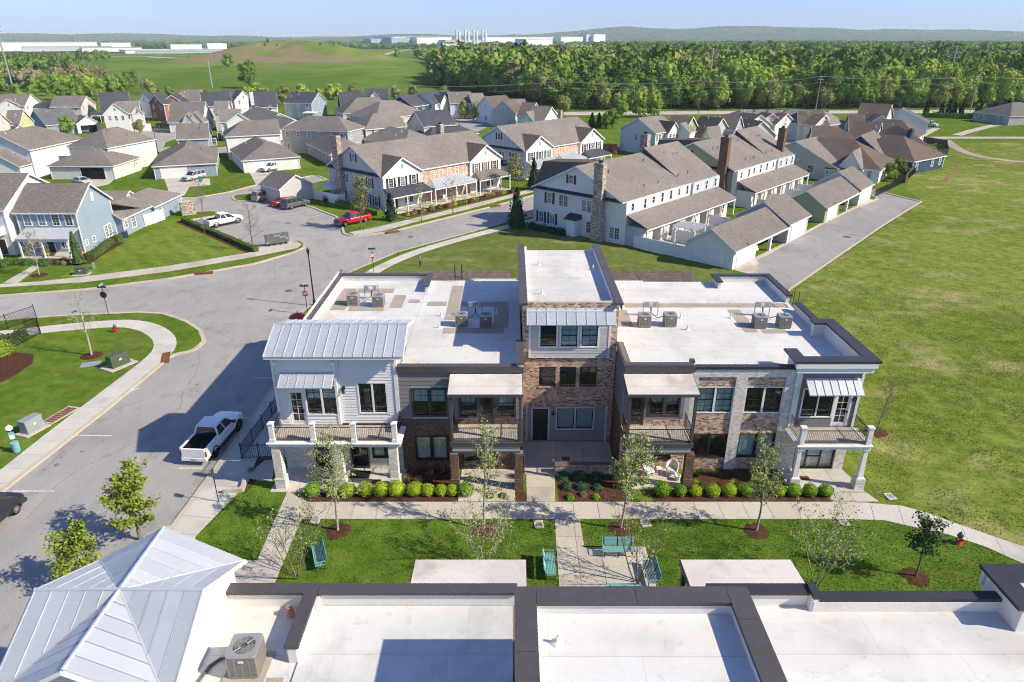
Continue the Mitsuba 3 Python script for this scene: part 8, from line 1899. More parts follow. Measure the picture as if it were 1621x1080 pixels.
# ------------------------------------------------------------------ vehicles
def loft(stations, sec):
 """stations: list of params; sec(p) -> list of (y,z) half section from bottom centre to top centre on the -y side; mirrored"""
 rings_ = []
 for p in stations:
  h = sec(p)
  full = [(p[0], y, z) for y, z in h] + [(p[0], -y, z) for y, z in h[::-1]]
  rings_.append(full)
 n = len(rings_[0]); v = np.array(rings_, float).reshape(-1, 3); f = []
 for i in range(len(rings_) - 1):
  for j in range(n):
   j2 = (j + 1) % n
   f.append((i * n + j, (i + 1) * n + j, (i + 1) * n + j2, i * n + j2))
 f = np.array(f); f = np.vstack([f[:, [0, 1, 2]], f[:, [0, 2, 3]]])
 e = (len(rings_) - 1) * n
 caps = [(0, j, j + 1) for j in range(1, n - 1)] + [(e, e + j + 1, e + j) for j in range(1, n - 1)]
 return v, np.vstack([f, caps])
KINDS = {
 'pickup': dict(L=5.85, W=2.02, wb=3.7, fx=1.86, R=0.42, zb=0.42, st=[(-2.9, .93, 1.22), (-2.84, 1.0, 1.25), (-1.0, 1.01, 1.25), (1.15, 1.01, 1.22), (1.3, 1.01, 1.2), (2.3, .99, 1.14), (2.75, .93, 1.06), (2.92, .80, .95)],
     roof=[(-0.98, -0.82), (1.30, 0.55)], zr=1.9, rw=.74),
 'suv': dict(L=5.1, W=1.98, wb=3.0, fx=1.52, R=0.39, zb=0.36, st=[(-2.52, .86, 1.05), (-2.44, .97, 1.13), (-1.0, .99, 1.12), (0.9, .99, 1.10), (1.1, .98, 1.08), (2.1, .96, 1.0), (2.42, .88, .92), (2.55, .72, .80)],
    roof=[(-2.45, -2.2), (1.15, 0.45)], zr=1.82, rw=.76),
 'sedan': dict(L=4.7, W=1.85, wb=2.85, fx=1.45, R=0.35, zb=0.27, st=[(-2.35, .74, .86), (-2.22, .88, .96), (-1.5, .92, .97), (0.8, .92, .93), (1.1, .91, .9), (1.9, .88, .80), (2.2, .80, .70), (2.36, .62, .58)],
     roof=[(-1.95, -0.85), (1.15, 0.25)], zr=1.42, rw=.64)}
def vehicle(kind, x, y, head, col, label, cat, cover=False, rim=None, group=None):
 K = KINDS[kind]; k = thing('parked_' + kind if kind != 'suv' else 'parked_car', label, cat, group)
 fr = frame((x, y), math.radians(head), ROADZ if cover is not None else 0.03); C = CAR[col]; c_ = (kind, 'v')
 zb, W = K['zb'], K['W'] / 2
 def sec(p):
  _, w, z = p
  return [(0, zb), (-w * .86, zb), (-w * .98, zb + .12), (-w, zb + .35 * (z - zb)), (-w, z - .16), (-w * .965, z - .05), (-w * .88, z), (0, z + .025)]
 part(k, 'body', lambda: loft(K['st'], sec), C, smooth=38, xf=fr, cache=c_ + ('body',))
 (b0, r0), (b1, r1) = K['roof']; zr, rw = K['zr'], K['rw']; zs = K['st'][3][2] - 0.02
 cw = K['st'][3][1] * 0.93
 G8c = [(b0, -cw, zs), (b1, -cw, zs), (b1, cw, zs), (b0, cw, zs)]; R8 = [(r0, -rw, zr), (r1, -rw, zr), (r1, rw, zr), (r0, rw, zr)]
 def cab():
  m = MB().hexa(G8c, R8); m.hexa([(r0, -rw, zr), (r1, -rw, zr), (r1, rw, zr), (r0, rw, zr)], [(r0 + .12, -rw + .1, zr + .045), (r1 - .18, -rw + .1, zr + .045), (r1 - .18, rw - .1, zr + .045), (r0 + .12, rw - .1, zr + .045)]); return m.mesh()
 part(k, 'cabin', cab, C, xf=fr, cache=c_ + ('cab',))
 def panel(a, b, c, d, inset, out):
  a, b, c, d = (np.array(q, float) for q in (a, b, c, d)); ctr = (a + b + c + d) / 4; n = np.cross(b - a, d - a); n /= np.linalg.norm(n)
  q = [p + (ctr - p) / np.linalg.norm(ctr - p) * inset + n * out for p in (a, b, c, d)]
  return MB().hexa([p - n * 0.02 for p in q], q).mesh()
 part(k, 'windscreen', lambda: panel(G8c[1], G8c[2], R8[2], R8[1], 0.12, 0.012), GLASS_DARK, xf=fr, cache=c_ + ('ws',))
 part(k, 'rear_window', lambda: panel(G8c[3], G8c[0], R8[0], R8[3], 0.13, 0.012), GLASS_DARK, xf=fr, cache=c_ + ('rwn',))
 def lerp(a, b, t): return np.array(a) * (1 - t) + np.array(b) * t
 cuts = [0.0, 0.34, 0.66, 1.0] if kind == 'suv' else [0.0, 0.46, 1.0]
 for i in range(len(cuts) - 1):
  for sd in (0, 1):
   if sd == 0: a, b, c, d = lerp(G8c[0], G8c[1], cuts[i]), lerp(G8c[0], G8c[1], cuts[i + 1]), lerp(R8[0], R8[1], cuts[i + 1]), lerp(R8[0], R8[1], cuts[i])
   else: a, b, c, d = lerp(G8c[3], G8c[2], cuts[i + 1]), lerp(G8c[3], G8c[2], cuts[i]), lerp(R8[3], R8[2], cuts[i]), lerp(R8[3], R8[2], cuts[i + 1])
   part(k, 'side_window', lambda: panel(a, b, c, d, 0.085, 0.012), GLASS_DARK, xf=fr, cache=c_ + ('sw', i, sd))
 R = K['R']
 for ax in (K['fx'], K['fx'] - K['wb']):
  for sd in (-1, 1):
   m = fr @ frame((ax, sd * (W - 0.13)), 0 if sd < 0 else math.pi, R)
   def tyre():
    prof = [(R * .62, -.12), (R * .93, -.125), (R, -.08), (R, .08), (R * .93, .125), (R * .62, .12)]
    an = np.arange(18) * 2 * math.pi / 18
    v = np.vstack([np.c_[r * np.cos(an), np.full(18, q), r * np.sin(an)] for r, q in prof]); f = []
    for i in range(6):
     i2 = (i + 1) % 6
     for j in range(18): j2 = (j + 1) % 18; f.append((i * 18 + j, i * 18 + j2, i2 * 18 + j2, i2 * 18 + j))
    return v, np.array(f)
   w = part(k, 'wheel', lambda: (lambda t: (t[0], np.vstack([t[1][:, [0, 1, 2]], t[1][:, [0, 2, 3]]])))(tyre()), TYRE, smooth=40, xf=m, cache=c_ + ('ty',))
   def rimm():
    b = MB(); b.lathe([(R * .63, 0), (R * .63, .02), (R * .55, .03), (R * .54, .0)], k=18)
    for s in range(6):
     a = s * math.pi / 3; cs, sn = math.cos(a), math.sin(a)
     b.hexa([(R * .1 * cs - R * .1 * sn, R * .1 * sn + R * .1 * cs, 0), (R * .1 * cs + R * .1 * sn, R * .1 * sn - R * .1 * cs, 0), (R * .58 * cs + R * .07 * sn, R * .58 * sn - R * .07 * cs, 0), (R * .58 * cs - R * .07 * sn, R * .58 * sn + R * .07 * cs, 0)],
       [(R * .1 * cs - R * .1 * sn, R * .1 * sn + R * .1 * cs, .035), (R * .1 * cs + R * .1 * sn, R * .1 * sn - R * .1 * cs, .035), (R * .58 * cs + R * .07 * sn, R * .58 * sn - R * .07 * cs, .03), (R * .58 * cs - R * .07 * sn, R * .58 * sn + R * .07 * cs, .03)])
    b.lathe([(R * .16, .0), (R * .16, .04), (.001, .045)], k=10)
    v, f = b.mesh(); v = v[:, [0, 2, 1]] * (1, -1, 1); v[:, 1] -= 0.10
    return v, f
   part(w, 'rim', rimm, rim or RIM, xf=m, cache=c_ + ('rim',))
   def arch():
    an = np.linspace(-0.15, math.pi + 0.15, 13); q = MB()
    for a0, a1 in zip(an[:-1], an[1:]):
     P = [(rr * math.cos(a), rr * math.sin(a)) for a in (a0, a1) for rr in (R * 1.04, R * 1.24)]
     q.hexa([(P[0][0], .02, P[0][1]), (P[1][0], .02, P[1][1]), (P[3][0], .02, P[3][1]), (P[2][0], .02, P[2][1])], [(P[0][0], -.155, P[0][1]), (P[1][0], -.145, P[1][1]), (P[3][0], -.145, P[3][1]), (P[2][0], -.155, P[2][1])])
    return q.mesh()
   part(k, 'wheel_arch', arch, TYRE if kind == 'pickup' else C, xf=m, cache=c_ + ('arch',))
 xf_, xr = K['st'][-1][0], K['st'][0][0]; zl = K['st'][-2][2] - 0.2
 for sd in (-1, 1):
  wf = K['st'][-2][1]
  part(k, 'headlight', lambda: MB().hexa([(xf_ - .32, sd * wf - .08, zl - .05), (xf_ - .05, sd * wf * .78 - .1, zl - .05), (xf_ - .05, sd * wf * .78 + .1, zl - .05), (xf_ - .32, sd * wf + .03, zl - .05)], [(xf_ - .32, sd * wf - .08, zl + .12), (xf_ - .05, sd * wf * .78 - .1, zl + .1), (xf_ - .05, sd * wf * .78 + .1, zl + .1), (xf_ - .32, sd * wf + .03, zl + .12)]).mesh(), LAMP_CLEAR, xf=fr, cache=c_ + ('hl', sd))
  zt = K['st'][0][2]
  part(k, 'tail_light', lambda: MB().box(xr - .03, xr + .16, sd * (K['st'][0][1] - .07) - .09, sd * (K['st'][0][1] - .07) + .09, zt - .45, zt - .08).mesh(), LAMP_RED, xf=fr, cache=c_ + ('tl', sd))
  part(k, 'mirror', lambda: MB().box(b1 - .35, b1 - .15, sd * (W + .1) - .1, sd * (W + .1) + .1, zs, zs + .17).mesh(), IRON if kind == 'pickup' else C, xf=fr, cache=c_ + ('mi', sd))
  part(k, 'door_handle', lambda: MB().box(0.1, 0.28, sd * W - .025, sd * W + .025, zs - .2, zs - .16).mesh(), CHROME, xf=fr, cache=c_ + ('dh', sd))
 part(k, 'bumper', lambda: MB().box(xr - .1, xr + .1, -W * .88, W * .88, zb - .02, zb + .22).mesh(), C if kind != 'pickup' else (C if col == 'white' else CHROME), xf=fr, cache=c_ + ('rb', col))
 part(k, 'number_plate', lambda: MB().box(xr - .115, xr - .1, -.2, .2, zb + .06, zb + .18).mesh(), GALV, xf=fr, cache=c_ + ('np',))
 part(k, 'bumper', lambda: MB().box(xf_ - .14, xf_ + .06, -W * .78, W * .78, zb - .02, zb + .2).mesh(), C if kind != 'pickup' else CHROME, xf=fr, cache=c_ + ('fb', col))
 part(k, 'grille', lambda: MB().box(xf_ - .1, xf_ + .02, -.5, .5, zl - .16, zl + .1).mesh(), IRON, xf=fr, cache=c_ + ('gr',))
 if kind == 'pickup':
  z = K['st'][2][2] + .03
  part(k, 'bed_cover' if cover else 'bed', lambda: MB().box(-2.74, -1.02, -.80, .80, z - .06, z + .02).mesh(), TYRE, xf=fr, cache=c_ + ('bed',))
  part(k, 'bed_rail', lambda: MB().box(-2.84, -1.0, -.98, -.8, z - .05, z + .05).mesh(), C, xf=fr, cache=c_ + ('br1',)); part(k, 'bed_rail', lambda: MB().box(-2.84, -1.0, .8, .98, z - .05, z + .05).mesh(), C, xf=fr, cache=c_ + ('br2',))
  part(k, 'tailgate', lambda: MB().box(-2.96, -2.82, -.82, .82, zb + .28, z + .05).mesh(), C, xf=fr, cache=c_ + ('tg',))
  part(k, 'side_step', lambda: MB().box(-1.0, 1.2, -W - .02, -W + .12, zb - .08, zb).box(-1.0, 1.2, W - .12, W + .02, zb - .08, zb).mesh(), IRON, xf=fr, cache=c_ + ('ss',))
 if kind == 'suv':
  for sd in (-1, 1): part(k, 'roof_rail', lambda: MB().box(-2.0, 0.3, sd * .62 - .02, sd * .62 + .02, zr + .03, zr + .1).mesh(), IRON, xf=fr, cache=c_ + ('rr', sd))
 return k
vehicle('pickup', -21.75, 42.75, 85.5, 'white', 'white crew cab pickup with black bed cover parked in the street shadow', 'pickup truck', True, RIM_DARK)
vehicle('sedan', -31.85, 33.25, -94, 'black', 'dark blue black sedan cut by the left edge of the street', 'car')
vehicle('pickup', -45.9, 107.1, 51.5, 'white', 'small white pickup parked by the hedge of the parking lot', 'pickup truck', True)
vehicle('pickup', -25.5, 107.6, -137, 'red', 'red pickup parked nose out beside the brick terrace', 'pickup truck', True)
vehicle('suv', -45.2, 125.4, 52, 'tanned', 'boxy beige and gray wagon at the far end of the parking lot', 'car')
vehicle('sedan', -40.6, 121.2, 55, 'red', 'dark red car squeezed between the beige wagon and the dark sport utility car', 'car')
vehicle('suv', -38.1, 119.4, 55, 'gray', 'dark gray sport utility car in the parking lot next to the brick terrace chimney', 'car')
vehicle('suv', -66.5, 144.2, -113, 'silver', 'silver van on the driveway of the light blue house', 'car', None)
vehicle('pickup', -53.7, 155.0, -115, 'white', 'white truck on the driveway of the white hipped house', 'pickup truck', None)
vehicle('sedan', -87.2, 139.6, -30, 'silver', 'silver blue car half hidden behind the blue house roof', 'car', None)
vehicle('pickup', -115.2, 236.5, 10, 'black', 'dark pickup parked before the red brick house', 'pickup truck', None)
vehicle('sedan', -134.5, 223.5, -60, 'blue', 'blue car standing in the open garage under the slate roof', 'car', None)
vehicle('sedan', 130.8, 233.0, 20, 'silver', 'pale car at the end of the right hand drive', 'car', None)
vehicle('suv', 140.8, 239.5, -60, 'silver', 'silver sport utility car on the right hand drive', 'car', None)
vehicle('suv', *loc(fg2, 9.2, 3.6), 138, 'white', 'white car parked in the carport of the sage garage row', 'car', None)
vehicle('sedan', *loc(fg1, 9.2, 3.4), 138, 'white', 'white car just visible in the carport of the nearest garage row', 'car', None)
# ------------------------------------------------------------------ street furniture
def lamp(x, y, h, label):
 k = thing('street_lamp', label, 'street lamp')
 f = frame((x, y))
 part(k, 'post', MB(f).lathe([(.16, 0), (.17, .5), (.12, .6), (.09, .9), (.07, h * .6), (.055, h - .75), (.11, h - .72), (.11, h - .66)], k=10), IRON, smooth=40)
 part(k, 'lantern', MB(f).lathe([(.09, h - .66), (.17, h - .25)], k=8).lathe([(.2, h - .25), (.2, h - .22), (.08, h - .05), (.03, h), (.02, h + .1), (.001, h + .12)], k=8), IRON)
 part(k, 'glass', MB(f).lathe([(.08, h - .64), (.155, h - .26)], k=8), LAMP_CLEAR)
lamp(-21.9, 70.8, 6.5, 'tall black street lamp with lantern beside the stop sign')
lamp(-90.0, 178.0, 7.0, 'black street lamp between the cream house and the light blue house')
lamp(-16.5, 222.0, 6.5, 'thin black lamp in the street before the white row')
def octagon(m, r, y, cx=0, cz=0, t=.01):
 p = [(cx + r * math.cos(math.pi / 8 + i * math.pi / 4), cz + r * math.sin(math.pi / 8 + i * math.pi / 4)) for i in range(8)]
 v = [(a, y, b) for a, b in p] + [(a, y + t, b) for a, b in p]
 f = [(0, i, i + 1) for i in range(1, 7)] + [(8, 8 + i + 1, 8 + i) for i in range(1, 7)] + [(i, i + 8, (i + 1) % 8) for i in range(8)] + [((i + 1) % 8, i + 8, (i + 1) % 8 + 8) for i in range(8)]
 return m.add(v, f)
def sign_post(x, y, head, label, stop=True, back=False, h=3.0, name='street_sign', arrow=False):
 k = thing(name, label, 'street sign')
 f = frame((x, y), math.radians(head))
 part(k, 'post', MB(f).tube([(0, 0.03, -.1), (0, 0.03, h)], .035, 6), IRON)
 if stop:
  part(k, 'sign_plate', octagon(MB(f), .38, -.02, 0, h - .75), IRON if back else WHITE)
  if not back:
   part(k, 'sign_face', octagon(MB(f), .35, -.026, 0, h - .75, .005), REDP)
   t = meshkit.text_mesh('STOP', .22, .004, True); v = t.vertices; w = v[:, 0].max() - v[:, 0].min()
   vv = np.c_[(v[:, 0] - v[:, 0].min() - w / 2) * .56 / w, -.028 - v[:, 2], h - .75 + (v[:, 1] - .11)]
   part(k, 'lettering', MB(f).add(vv, t.faces[:, ::-1]), WHITE)
 if arrow:
  part(k, 'sign_plate', MB(f).box(-.2, .2, -.02, 0, h - 1.15, h - .3), WHITE)
  part(k, 'sign_face', MB(f).box(-.19, .19, -.026, -.021, h - .5, h - .32).hexa([(-.19, -.026, h - 1.13), (.19, -.026, h - 1.13), (.19, -.021, h - 1.13), (-.19, -.021, h - 1.13)], [(-.19, -.026, h - .98), (.19, -.026, h - .88), (.19, -.021, h - .88), (-.19, -.021, h - .98)]), REDP)
 part(k, 'name_plate', MB(f).box(-.46, .46, -.012, .012, h + .02, h + .24), SIGN_BLUE)
 part(k, 'name_plate', MB(f).box(-.012, .012, -.42, .42, h + .26, h + .48), GALV)
sign_post(-22.0, 68.3, 0, 'red octagonal stop sign with blue street names at the junction', True)
sign_post(-17.45, 82.2, 5, 'red and white striped marker sign with blue street names by the curved walk', False, arrow=True)
sign_post(-43.2, 67.9, 0, 'black backed stop sign seen from behind on the left verge', True, True)
k = thing('parasol', 'red canopy disc just showing behind the metal roof of the white end townhome', 'parasol')
part(k, 'canopy', MB().lathe([(.85, 3.15), (.6, 3.38), (.05, 3.55), (.001, 3.56)], (-20.1, 59.4, 0), 12), REDP); part(k, 'pole', MB().tube([(-20.1, 59.4, 0), (-20.1, 59.4, 3.8)], .04, 6), GALV)
def post_sign(x, y, h, label):
 k = thing('marker_post', label, 'post'); f = frame((x, y))
 part(k, 'post', MB(f).lathe([(.11, 0), (.11, h * .45), (.09, h * .46), (.09, h * .62)], k=8), SIGN_BLUE); part(k, 'cap', MB(f).lathe([(.1, h * .62), (.1, h), (.001, h + .03)], k=8), GALV)
post_sign(-11.9, 85.0, 1.3, 'dark blue marker post with pale cap on the rear lawn')
k = thing('street_sign', 'dark slim parking sign on the pavement by the lower lawn', 'street sign')
part(k, 'post', MB().tube([(-18.7, 35.6, 0), (-18.7, 35.6, 2.5)], .03, 5), IRON); part(k, 'plate', MB().box(-18.72, -18.69, 35.43, 35.77, 1.95, 2.45), GREENP)
def hydrant(x, y, label, rot=0.0):
 k = thing('fire_hydrant', label, 'fire hydrant'); f = frame((x, y), rot)
 part(k, 'barrel', MB(f).lathe([(.2, 0), (.2, .05), (.13, .07), (.13, .12), (.125, .5), (.17, .52), (.17, .56)], k=12).tube([(-.27, 0, .42), (.27, 0, .42)], .065, 8).tube([(0, -.25, .36), (0, 0, .36)], .085, 8), REDP)
 part(k, 'bonnet', MB(f).lathe([(.16, .56), (.15, .66), (.09, .76), (.04, .8), (.04, .86), (.001, .87)], k=12), GREENP)
 for s in (-1, 1): part(k, 'cap', MB(f).tube([(s * .25, 0, .42), (s * .32, 0, .42)], .075, 8), GREENP)
hydrant(-39.9, 63.2, 'red fire hydrant with green bonnet on the left corner lawn')
hydrant(26.1, 31.7, 'red fire hydrant with green bonnet beside the curving right walk', .5)
def utility(x, y, rot, sx, sy, h, mat, label, pad=(2.0, 1.5)):
 k = thing('utility_box', label, 'utility box'); f = frame((x, y), math.radians(rot))
 part(k, 'pad', MB(f).box(-pad[0] / 2, pad[0] / 2, -pad[1] / 2, pad[1] / 2, 0, .08), CONC[0])
 part(k, 'cabinet', MB(f).hexa([(-sx / 2, -sy / 2, .08), (sx / 2, -sy / 2, .08), (sx / 2, sy / 2, .08), (-sx / 2, sy / 2, .08)], [(-sx / 2, -sy / 2 + .08, h - .06), (sx / 2, -sy / 2 + .08, h - .06), (sx / 2, sy / 2, h - .06), (-sx / 2, sy / 2, h - .06)]), mat)
 part(k, 'lid', MB(f).hexa([(-sx / 2 - .03, -sy / 2 + .02, h - .06), (sx / 2 + .03, -sy / 2 + .02, h - .06), (sx / 2 + .03, sy / 2 + .03, h - .06), (-sx / 2 - .03, sy / 2 + .03, h - .06)], [(-sx / 2 - .03, -sy / 2 + .08, h), (sx / 2 + .03, -sy / 2 + .08, h), (sx / 2 + .03, sy / 2 + .0, h), (-sx / 2 - .03, sy / 2 + .0, h)]), mat)
 part(k, 'notice', MB(f).box(-.12, .1, -sy / 2 - .01, -sy / 2 + .04, h * .55, h * .68), WHITE)
utility(-35.5, 55.5, 62, 1.7, .85, 1.15, GREENB, 'dark green utility cabinet on a concrete pad on the left lawn', (2.6, 1.7))
utility(-36.1, 44.3, 72, 1.35, .8, 1.1, GRAYB, 'gray steel utility cabinet near the left street', (2.0, 1.3))
utility(-53.9, 81.6, 10, 1.3, .8, .95, GREENB, 'green utility box on a pad by the blue house lawn', (1.9, 1.4))
solo('utility_pedestal', MB(frame((-53.8, 84.1), .6)).hexa([(-.2, -.2, 0), (.2, -.2, 0), (.2, .2, 0), (-.2, .2, 0)], [(-.15, -.45, .75), (.15, -.45, .75), (.15, -.15, .8), (-.15, -.15, .8)]), gloss('pale_green', (.22, .36, .25), .5), 'pale green pedestal leaning beside the blue house lawn', 'utility box')
solo('ground_cover', MB(frame((-38.2, 55.7), math.radians(20))).box(-.8, .8, -.5, .5, 0, .05), GALV, 'pale steel cover plate lying in the left lawn', 'cover')
solo('ground_cover', MB(frame((-36.6, 56.4), math.radians(20))).box(-.5, .5, -.3, .3, 0, .06), TEAL, 'teal valve cover beside the dark green utility cabinet', 'cover')
k = thing('drain_grate', 'rusty brown drain grate with pale rim beside the gray cabinet', 'drain'); f = frame((-35.4, 46.6), math.radians(76))
part(k, 'rim', MB(f).box(-1.3, 1.3, -.55, .55, 0, .04), CONC[0])
for i in range(8): part(k, 'bar', MB(f).box(-1.15 + i * .29, -.93 + i * .29, -.42, .42, .04, .06), RUST)
k = thing('waste_station', 'teal dog waste station with a round sign and bin by the left pavement', 'bin'); f = frame((-35.4, 41.4), .6)
part(k, 'post', MB(f).tube([(0, .15, 0), (0, .15, 2.2)], .035, 6), GALV)
part(k, 'bin', MB(f).lathe([(.21, 0), (.24, .05), (.26, .75), (.27, .78), (.2, .8), (.001, .8)], k=14), TEAL, smooth=40)
part(k, 'dispenser', MB(f).box(-.16, .16, -.05, .12, 1.05, 1.55), TEAL); part(k, 'notice', MB(f).box(-.13, .13, -.058, -.051, 1.1, 1.4), WHITE)
part(k, 'sign', MB(f).lathe([(.001, -.01), (.22, -.01), (.22, .01), (.001, .01)], k=16).v and MB(f @ np.array([[1, 0, 0, 0], [0, 0, -1, 0], [0, 1, 0, 1.95], [0, 0, 0, 1.0]])).lathe([(.001, -.01), (.22, -.01), (.22, .01), (.001, .01)], k=16), WHITE)
# benches
def bench(x, y, rot, label):
 k = thing('bench', label, 'bench', 'teal slatted benches on the terrace'); f = frame((x, y), math.radians(rot))
 for i in range(6): part(k, 'seat_slat', MB(f).box(-.9, .9, -.28 + i * .085, -.22 + i * .085, .42, .455), TEAL)
 for i in range(6):
  z = .52 + i * .075
  part(k, 'back_slat', MB(f).hexa([(-.9, .23 + (z - .5) * .3, z), (.9, .23 + (z - .5) * .3, z), (.9, .26 + (z - .5) * .3, z), (-.9, .26 + (z - .5) * .3, z)], [(-.9, .25 + (z - .5) * .3, z + .055), (.9, .25 + (z - .5) * .3, z + .055), (.9, .28 + (z - .5) * .3, z + .055), (-.9, .28 + (z - .5) * .3, z + .055)]), TEAL)
 for s in (-.78, 0, .78):
  part(k, 'leg', MB(f).tube([(s, -.25, 0), (s, -.24, .41)], .025, 5).tube([(s, .2, 0), (s, .2, .42), (s, .38, .98)], .025, 5), IRON)
 for s in (-.88, .88): part(k, 'armrest', MB(f).tube([(s, -.25, .42), (s, -.25, .64), (s, .27, .66)], .025, 5), TEAL)
bench(6.05, 30.75, 0, 'teal slatted bench facing the viewer at the back of the terrace')
bench(2.1, 29.5, 90, 'teal slatted bench left of the terrace, facing right')
bench(7.55, 28.9, -90, 'teal slatted bench behind the bare tree, facing left')
bench(-10.9, 30.2, -68, 'teal slatted bench by the leggy shrub tree on the lawn, facing left')
bench(5.9, 27.7, 180, 'teal slatted bench half hidden by the dark coping, nearest the viewer')
def wicker(x, y, rot, label):
 k = thing('wicker_chair', label, 'chair', 'white wicker armchairs'); f = frame((x, y), math.radians(rot), .05)
 part(k, 'seat', MB(f).box(-.3, .3, -.3, .3, .3, .42), PLASTIC_W); part(k, 'cushion', MB(f).box(-.26, .26, -.26, .2, .42, .5), SIDE['pblue'])
 an = np.linspace(-2.0, 2.0, 11)
 m = MB(f)
 for a0, a1 in zip(an[:-1], an[1:]):
  for (p, q) in (((a0), (a1)),):
   h0, h1 = .62 + .42 * max(0, math.cos(a0 * .8)), .62 + .42 * max(0, math.cos(a1 * .8))
   x0, y0, x1, y1 = .38 * math.sin(p), .05 + .36 * math.cos(p), .38 * math.sin(q), .05 + .36 * math.cos(q)
   m.hexa([(x0 * .9, y0 * .9, .3), (x1 * .9, y1 * .9, .3), (x1, y1, .3), (x0, y0, .3)], [(x0 * 1.02, y0 * 1.02, h0), (x1 * 1.02, y1 * 1.02, h1), (x1 * 1.12, y1 * 1.12, h1), (x0 * 1.12, y0 * 1.12, h0)])
 part(k, 'backrest', m, PLASTIC_W)
 for sx in (-.26, .26):
  for sy in (-.26, .26): part(k, 'leg', MB(f).tube([(sx, sy, 0), (sx, sy, .3)], .03, 5), PLASTIC_W)
wicker(9.2, 38.5, 25, 'left white wicker armchair on the patio right of the brick tower')
wicker(10.75, 38.45, -25, 'right white wicker armchair on the patio right of the brick tower')
k = thing('side_table', 'small white table between the two wicker armchairs', 'table')
part(k, 'table_top', MB().box(9.75, 10.15, 38.4, 38.8, .5, .54), PLASTIC_W)
for sx in (9.78, 10.09):
 for sy in (38.43, 38.74): part(k, 'leg', MB().box(sx, sx + .03, sy, sy + .03, .05, .5), PLASTIC_W)
solo('planter', MB().lathe([(.14, .05), (.2, .4), (.22, .42), (.17, .43), (.16, .3), (.001, .3)], (11.05, 37.9, 0), 10), PLASTIC_W, 'small white pot before the right wicker armchair', 'pot')
solo('door_mat', MB().box(-11.0, -9.6, 38.1, 38.95, .052, .07), IRON, 'dark door mat under the long white balcony', 'mat')
for x0, y0, lb in ((-9.3, 37.5, 'rust brown drain grate on the patio under the long white balcony'), (19.4, 37.9, 'rust brown drain grate on the patio of the corner townhome'), (3.5, 40.2, 'dark brown drain grate on the porch of the brick tower')):
 k = thing('patio_drain', lb, 'drain')
 part(k, 'plate', MB().box(x0, x0 + .55, y0, y0 + .45, .05, .072), RUST)
# fences and rails
fence([(-18.95, 40.45), (-16.6, 40.6)], 1.15, IRON, 'black iron fence panel at the front of the side yard', 'iron', 'iron_fence', step=1.2)
fence([(-18.95, 40.45), (-18.65, 48.3), (-18.5, 56.0)], 1.15, IRON, 'black iron fence running back along the pavement beside the white end townhome', 'iron', 'iron_fence', step=1.95)
struct('patio', MB().sheet(P_((-18.9, 40.7), (-15.4, 40.7), (-15.4, 57), (-18.4, 57)), .008), CONC_PALE[1], 'concrete side yard behind the black iron fence')
solo('fire_pit', MB().lathe([(.3, .0), (.5, .25), (.52, .38), (.46, .38), (.42, .28), (.001, .26)], (-17.6, 47.0, .0), 14), RUST, 'round dark fire bowl in the fenced side yard', 'fire pit')
fence([(-52.5, 61.3), (-50.1, 66.7), (-47.2, 62.8)], 1.5, IRON, 'black iron fence round the red mulch bed at the left edge', 'iron', 'iron_fence', step=3.0)
fence([(-52.4, 60.9), (-47.5, 59.0), (-47.2, 62.75)], 1.5, IRON, 'black iron fence side facing the left lawn', 'iron', 'iron_fence', step=3.0)
struct('mulch_bed', MB().sheet(P_((-17.57,36.92), (-18.11,38.19), (-17.67,40.29), (-17.27,40.29), (-17.3,37.83), (-17.39,36.65)).buffer(.15), .009), MULCH, 'dark planting strip at the street corner of the white end townhome')
solo('stone_kerb', MB().prism(LineString([(-18.69,36.52), (-17.58,36.72), (-17.76,37.69)]).buffer(.12), 0, .3), CONC[2], 'pale stone edging of the corner planting strip', 'kerb stone')
low_shrub(*(-17.82,39.07), .3, .25, F_TAN, 'pale low plant in the corner planting strip', 200, .07, 'garden_plant')
# mailboxes and brick sign
k = thing('mailbox_cabinet', 'dark mailbox cabinets in a row on the corner walk', 'mailbox'); f = frame((-34.9, 94.0), math.radians(35))
for i in range(4):
 c = part(k, 'cabinet', MB(f).box(i * .82, i * .82 + .8, -.25, .25, .35, 1.65), gloss('mailbox_gray', (.11, .11, .115), .45) if i == 0 else 'mat_mailbox_gray')
 part(c, 'pedestal', MB(f).box(i * .82 + .25, i * .82 + .55, -.15, .15, 0, .35), IRON)
 for r in range(4):
  for q in range(2): part(c, 'box_door', MB(f).box(i * .82 + .05 + q * .36, i * .82 + .37 + q * .36, -.262, -.25, .45 + r * .28, .69 + r * .28), GRAYB if (i + r + q) % 5 == 0 else 'mat_mailbox_gray')
k = thing('brick_sign', 'brick sign pier on the grass island behind the blue house', 'sign'); f = frame((-54.2, 113.2), math.radians(40))
part(k, 'pier', MB(f).box(-1.1, 1.1, -.35, .35, 0, 2.2), B_CHIM); part(k, 'coping', MB(f).box(-1.2, 1.2, -.45, .45, 2.2, 2.32), CONC[2])
for x, y, r, lb, mt in (((-64.3), 142.2, .8, 'green wheeled bin by the light blue garage', BINB), ((-52.0), 156.2, .5, 'dark green wheeled bin by the white hipped garage', BINB)):
 k = thing('wheeled_bin', lb, 'bin'); f = frame((x, y), r)
 part(k, 'body', MB(f).hexa([(-.22, -.25, .1), (.22, -.25, .1), (.22, .25, .1), (-.22, .25, .1)], [(-.3, -.33, 1.0), (.3, -.33, 1.0), (.3, .33, 1.0), (-.3, .33, 1.0)]), mt); part(k, 'lid', MB(f).hexa([(-.32, -.36, 1.0), (.32, -.36, 1.0), (.32, .36, 1.0), (-.32, .36, 1.0)], [(-.28, -.3, 1.1), (.28, -.3, 1.1), (.28, .34, 1.06), (-.28, .34, 1.06)]), mt)
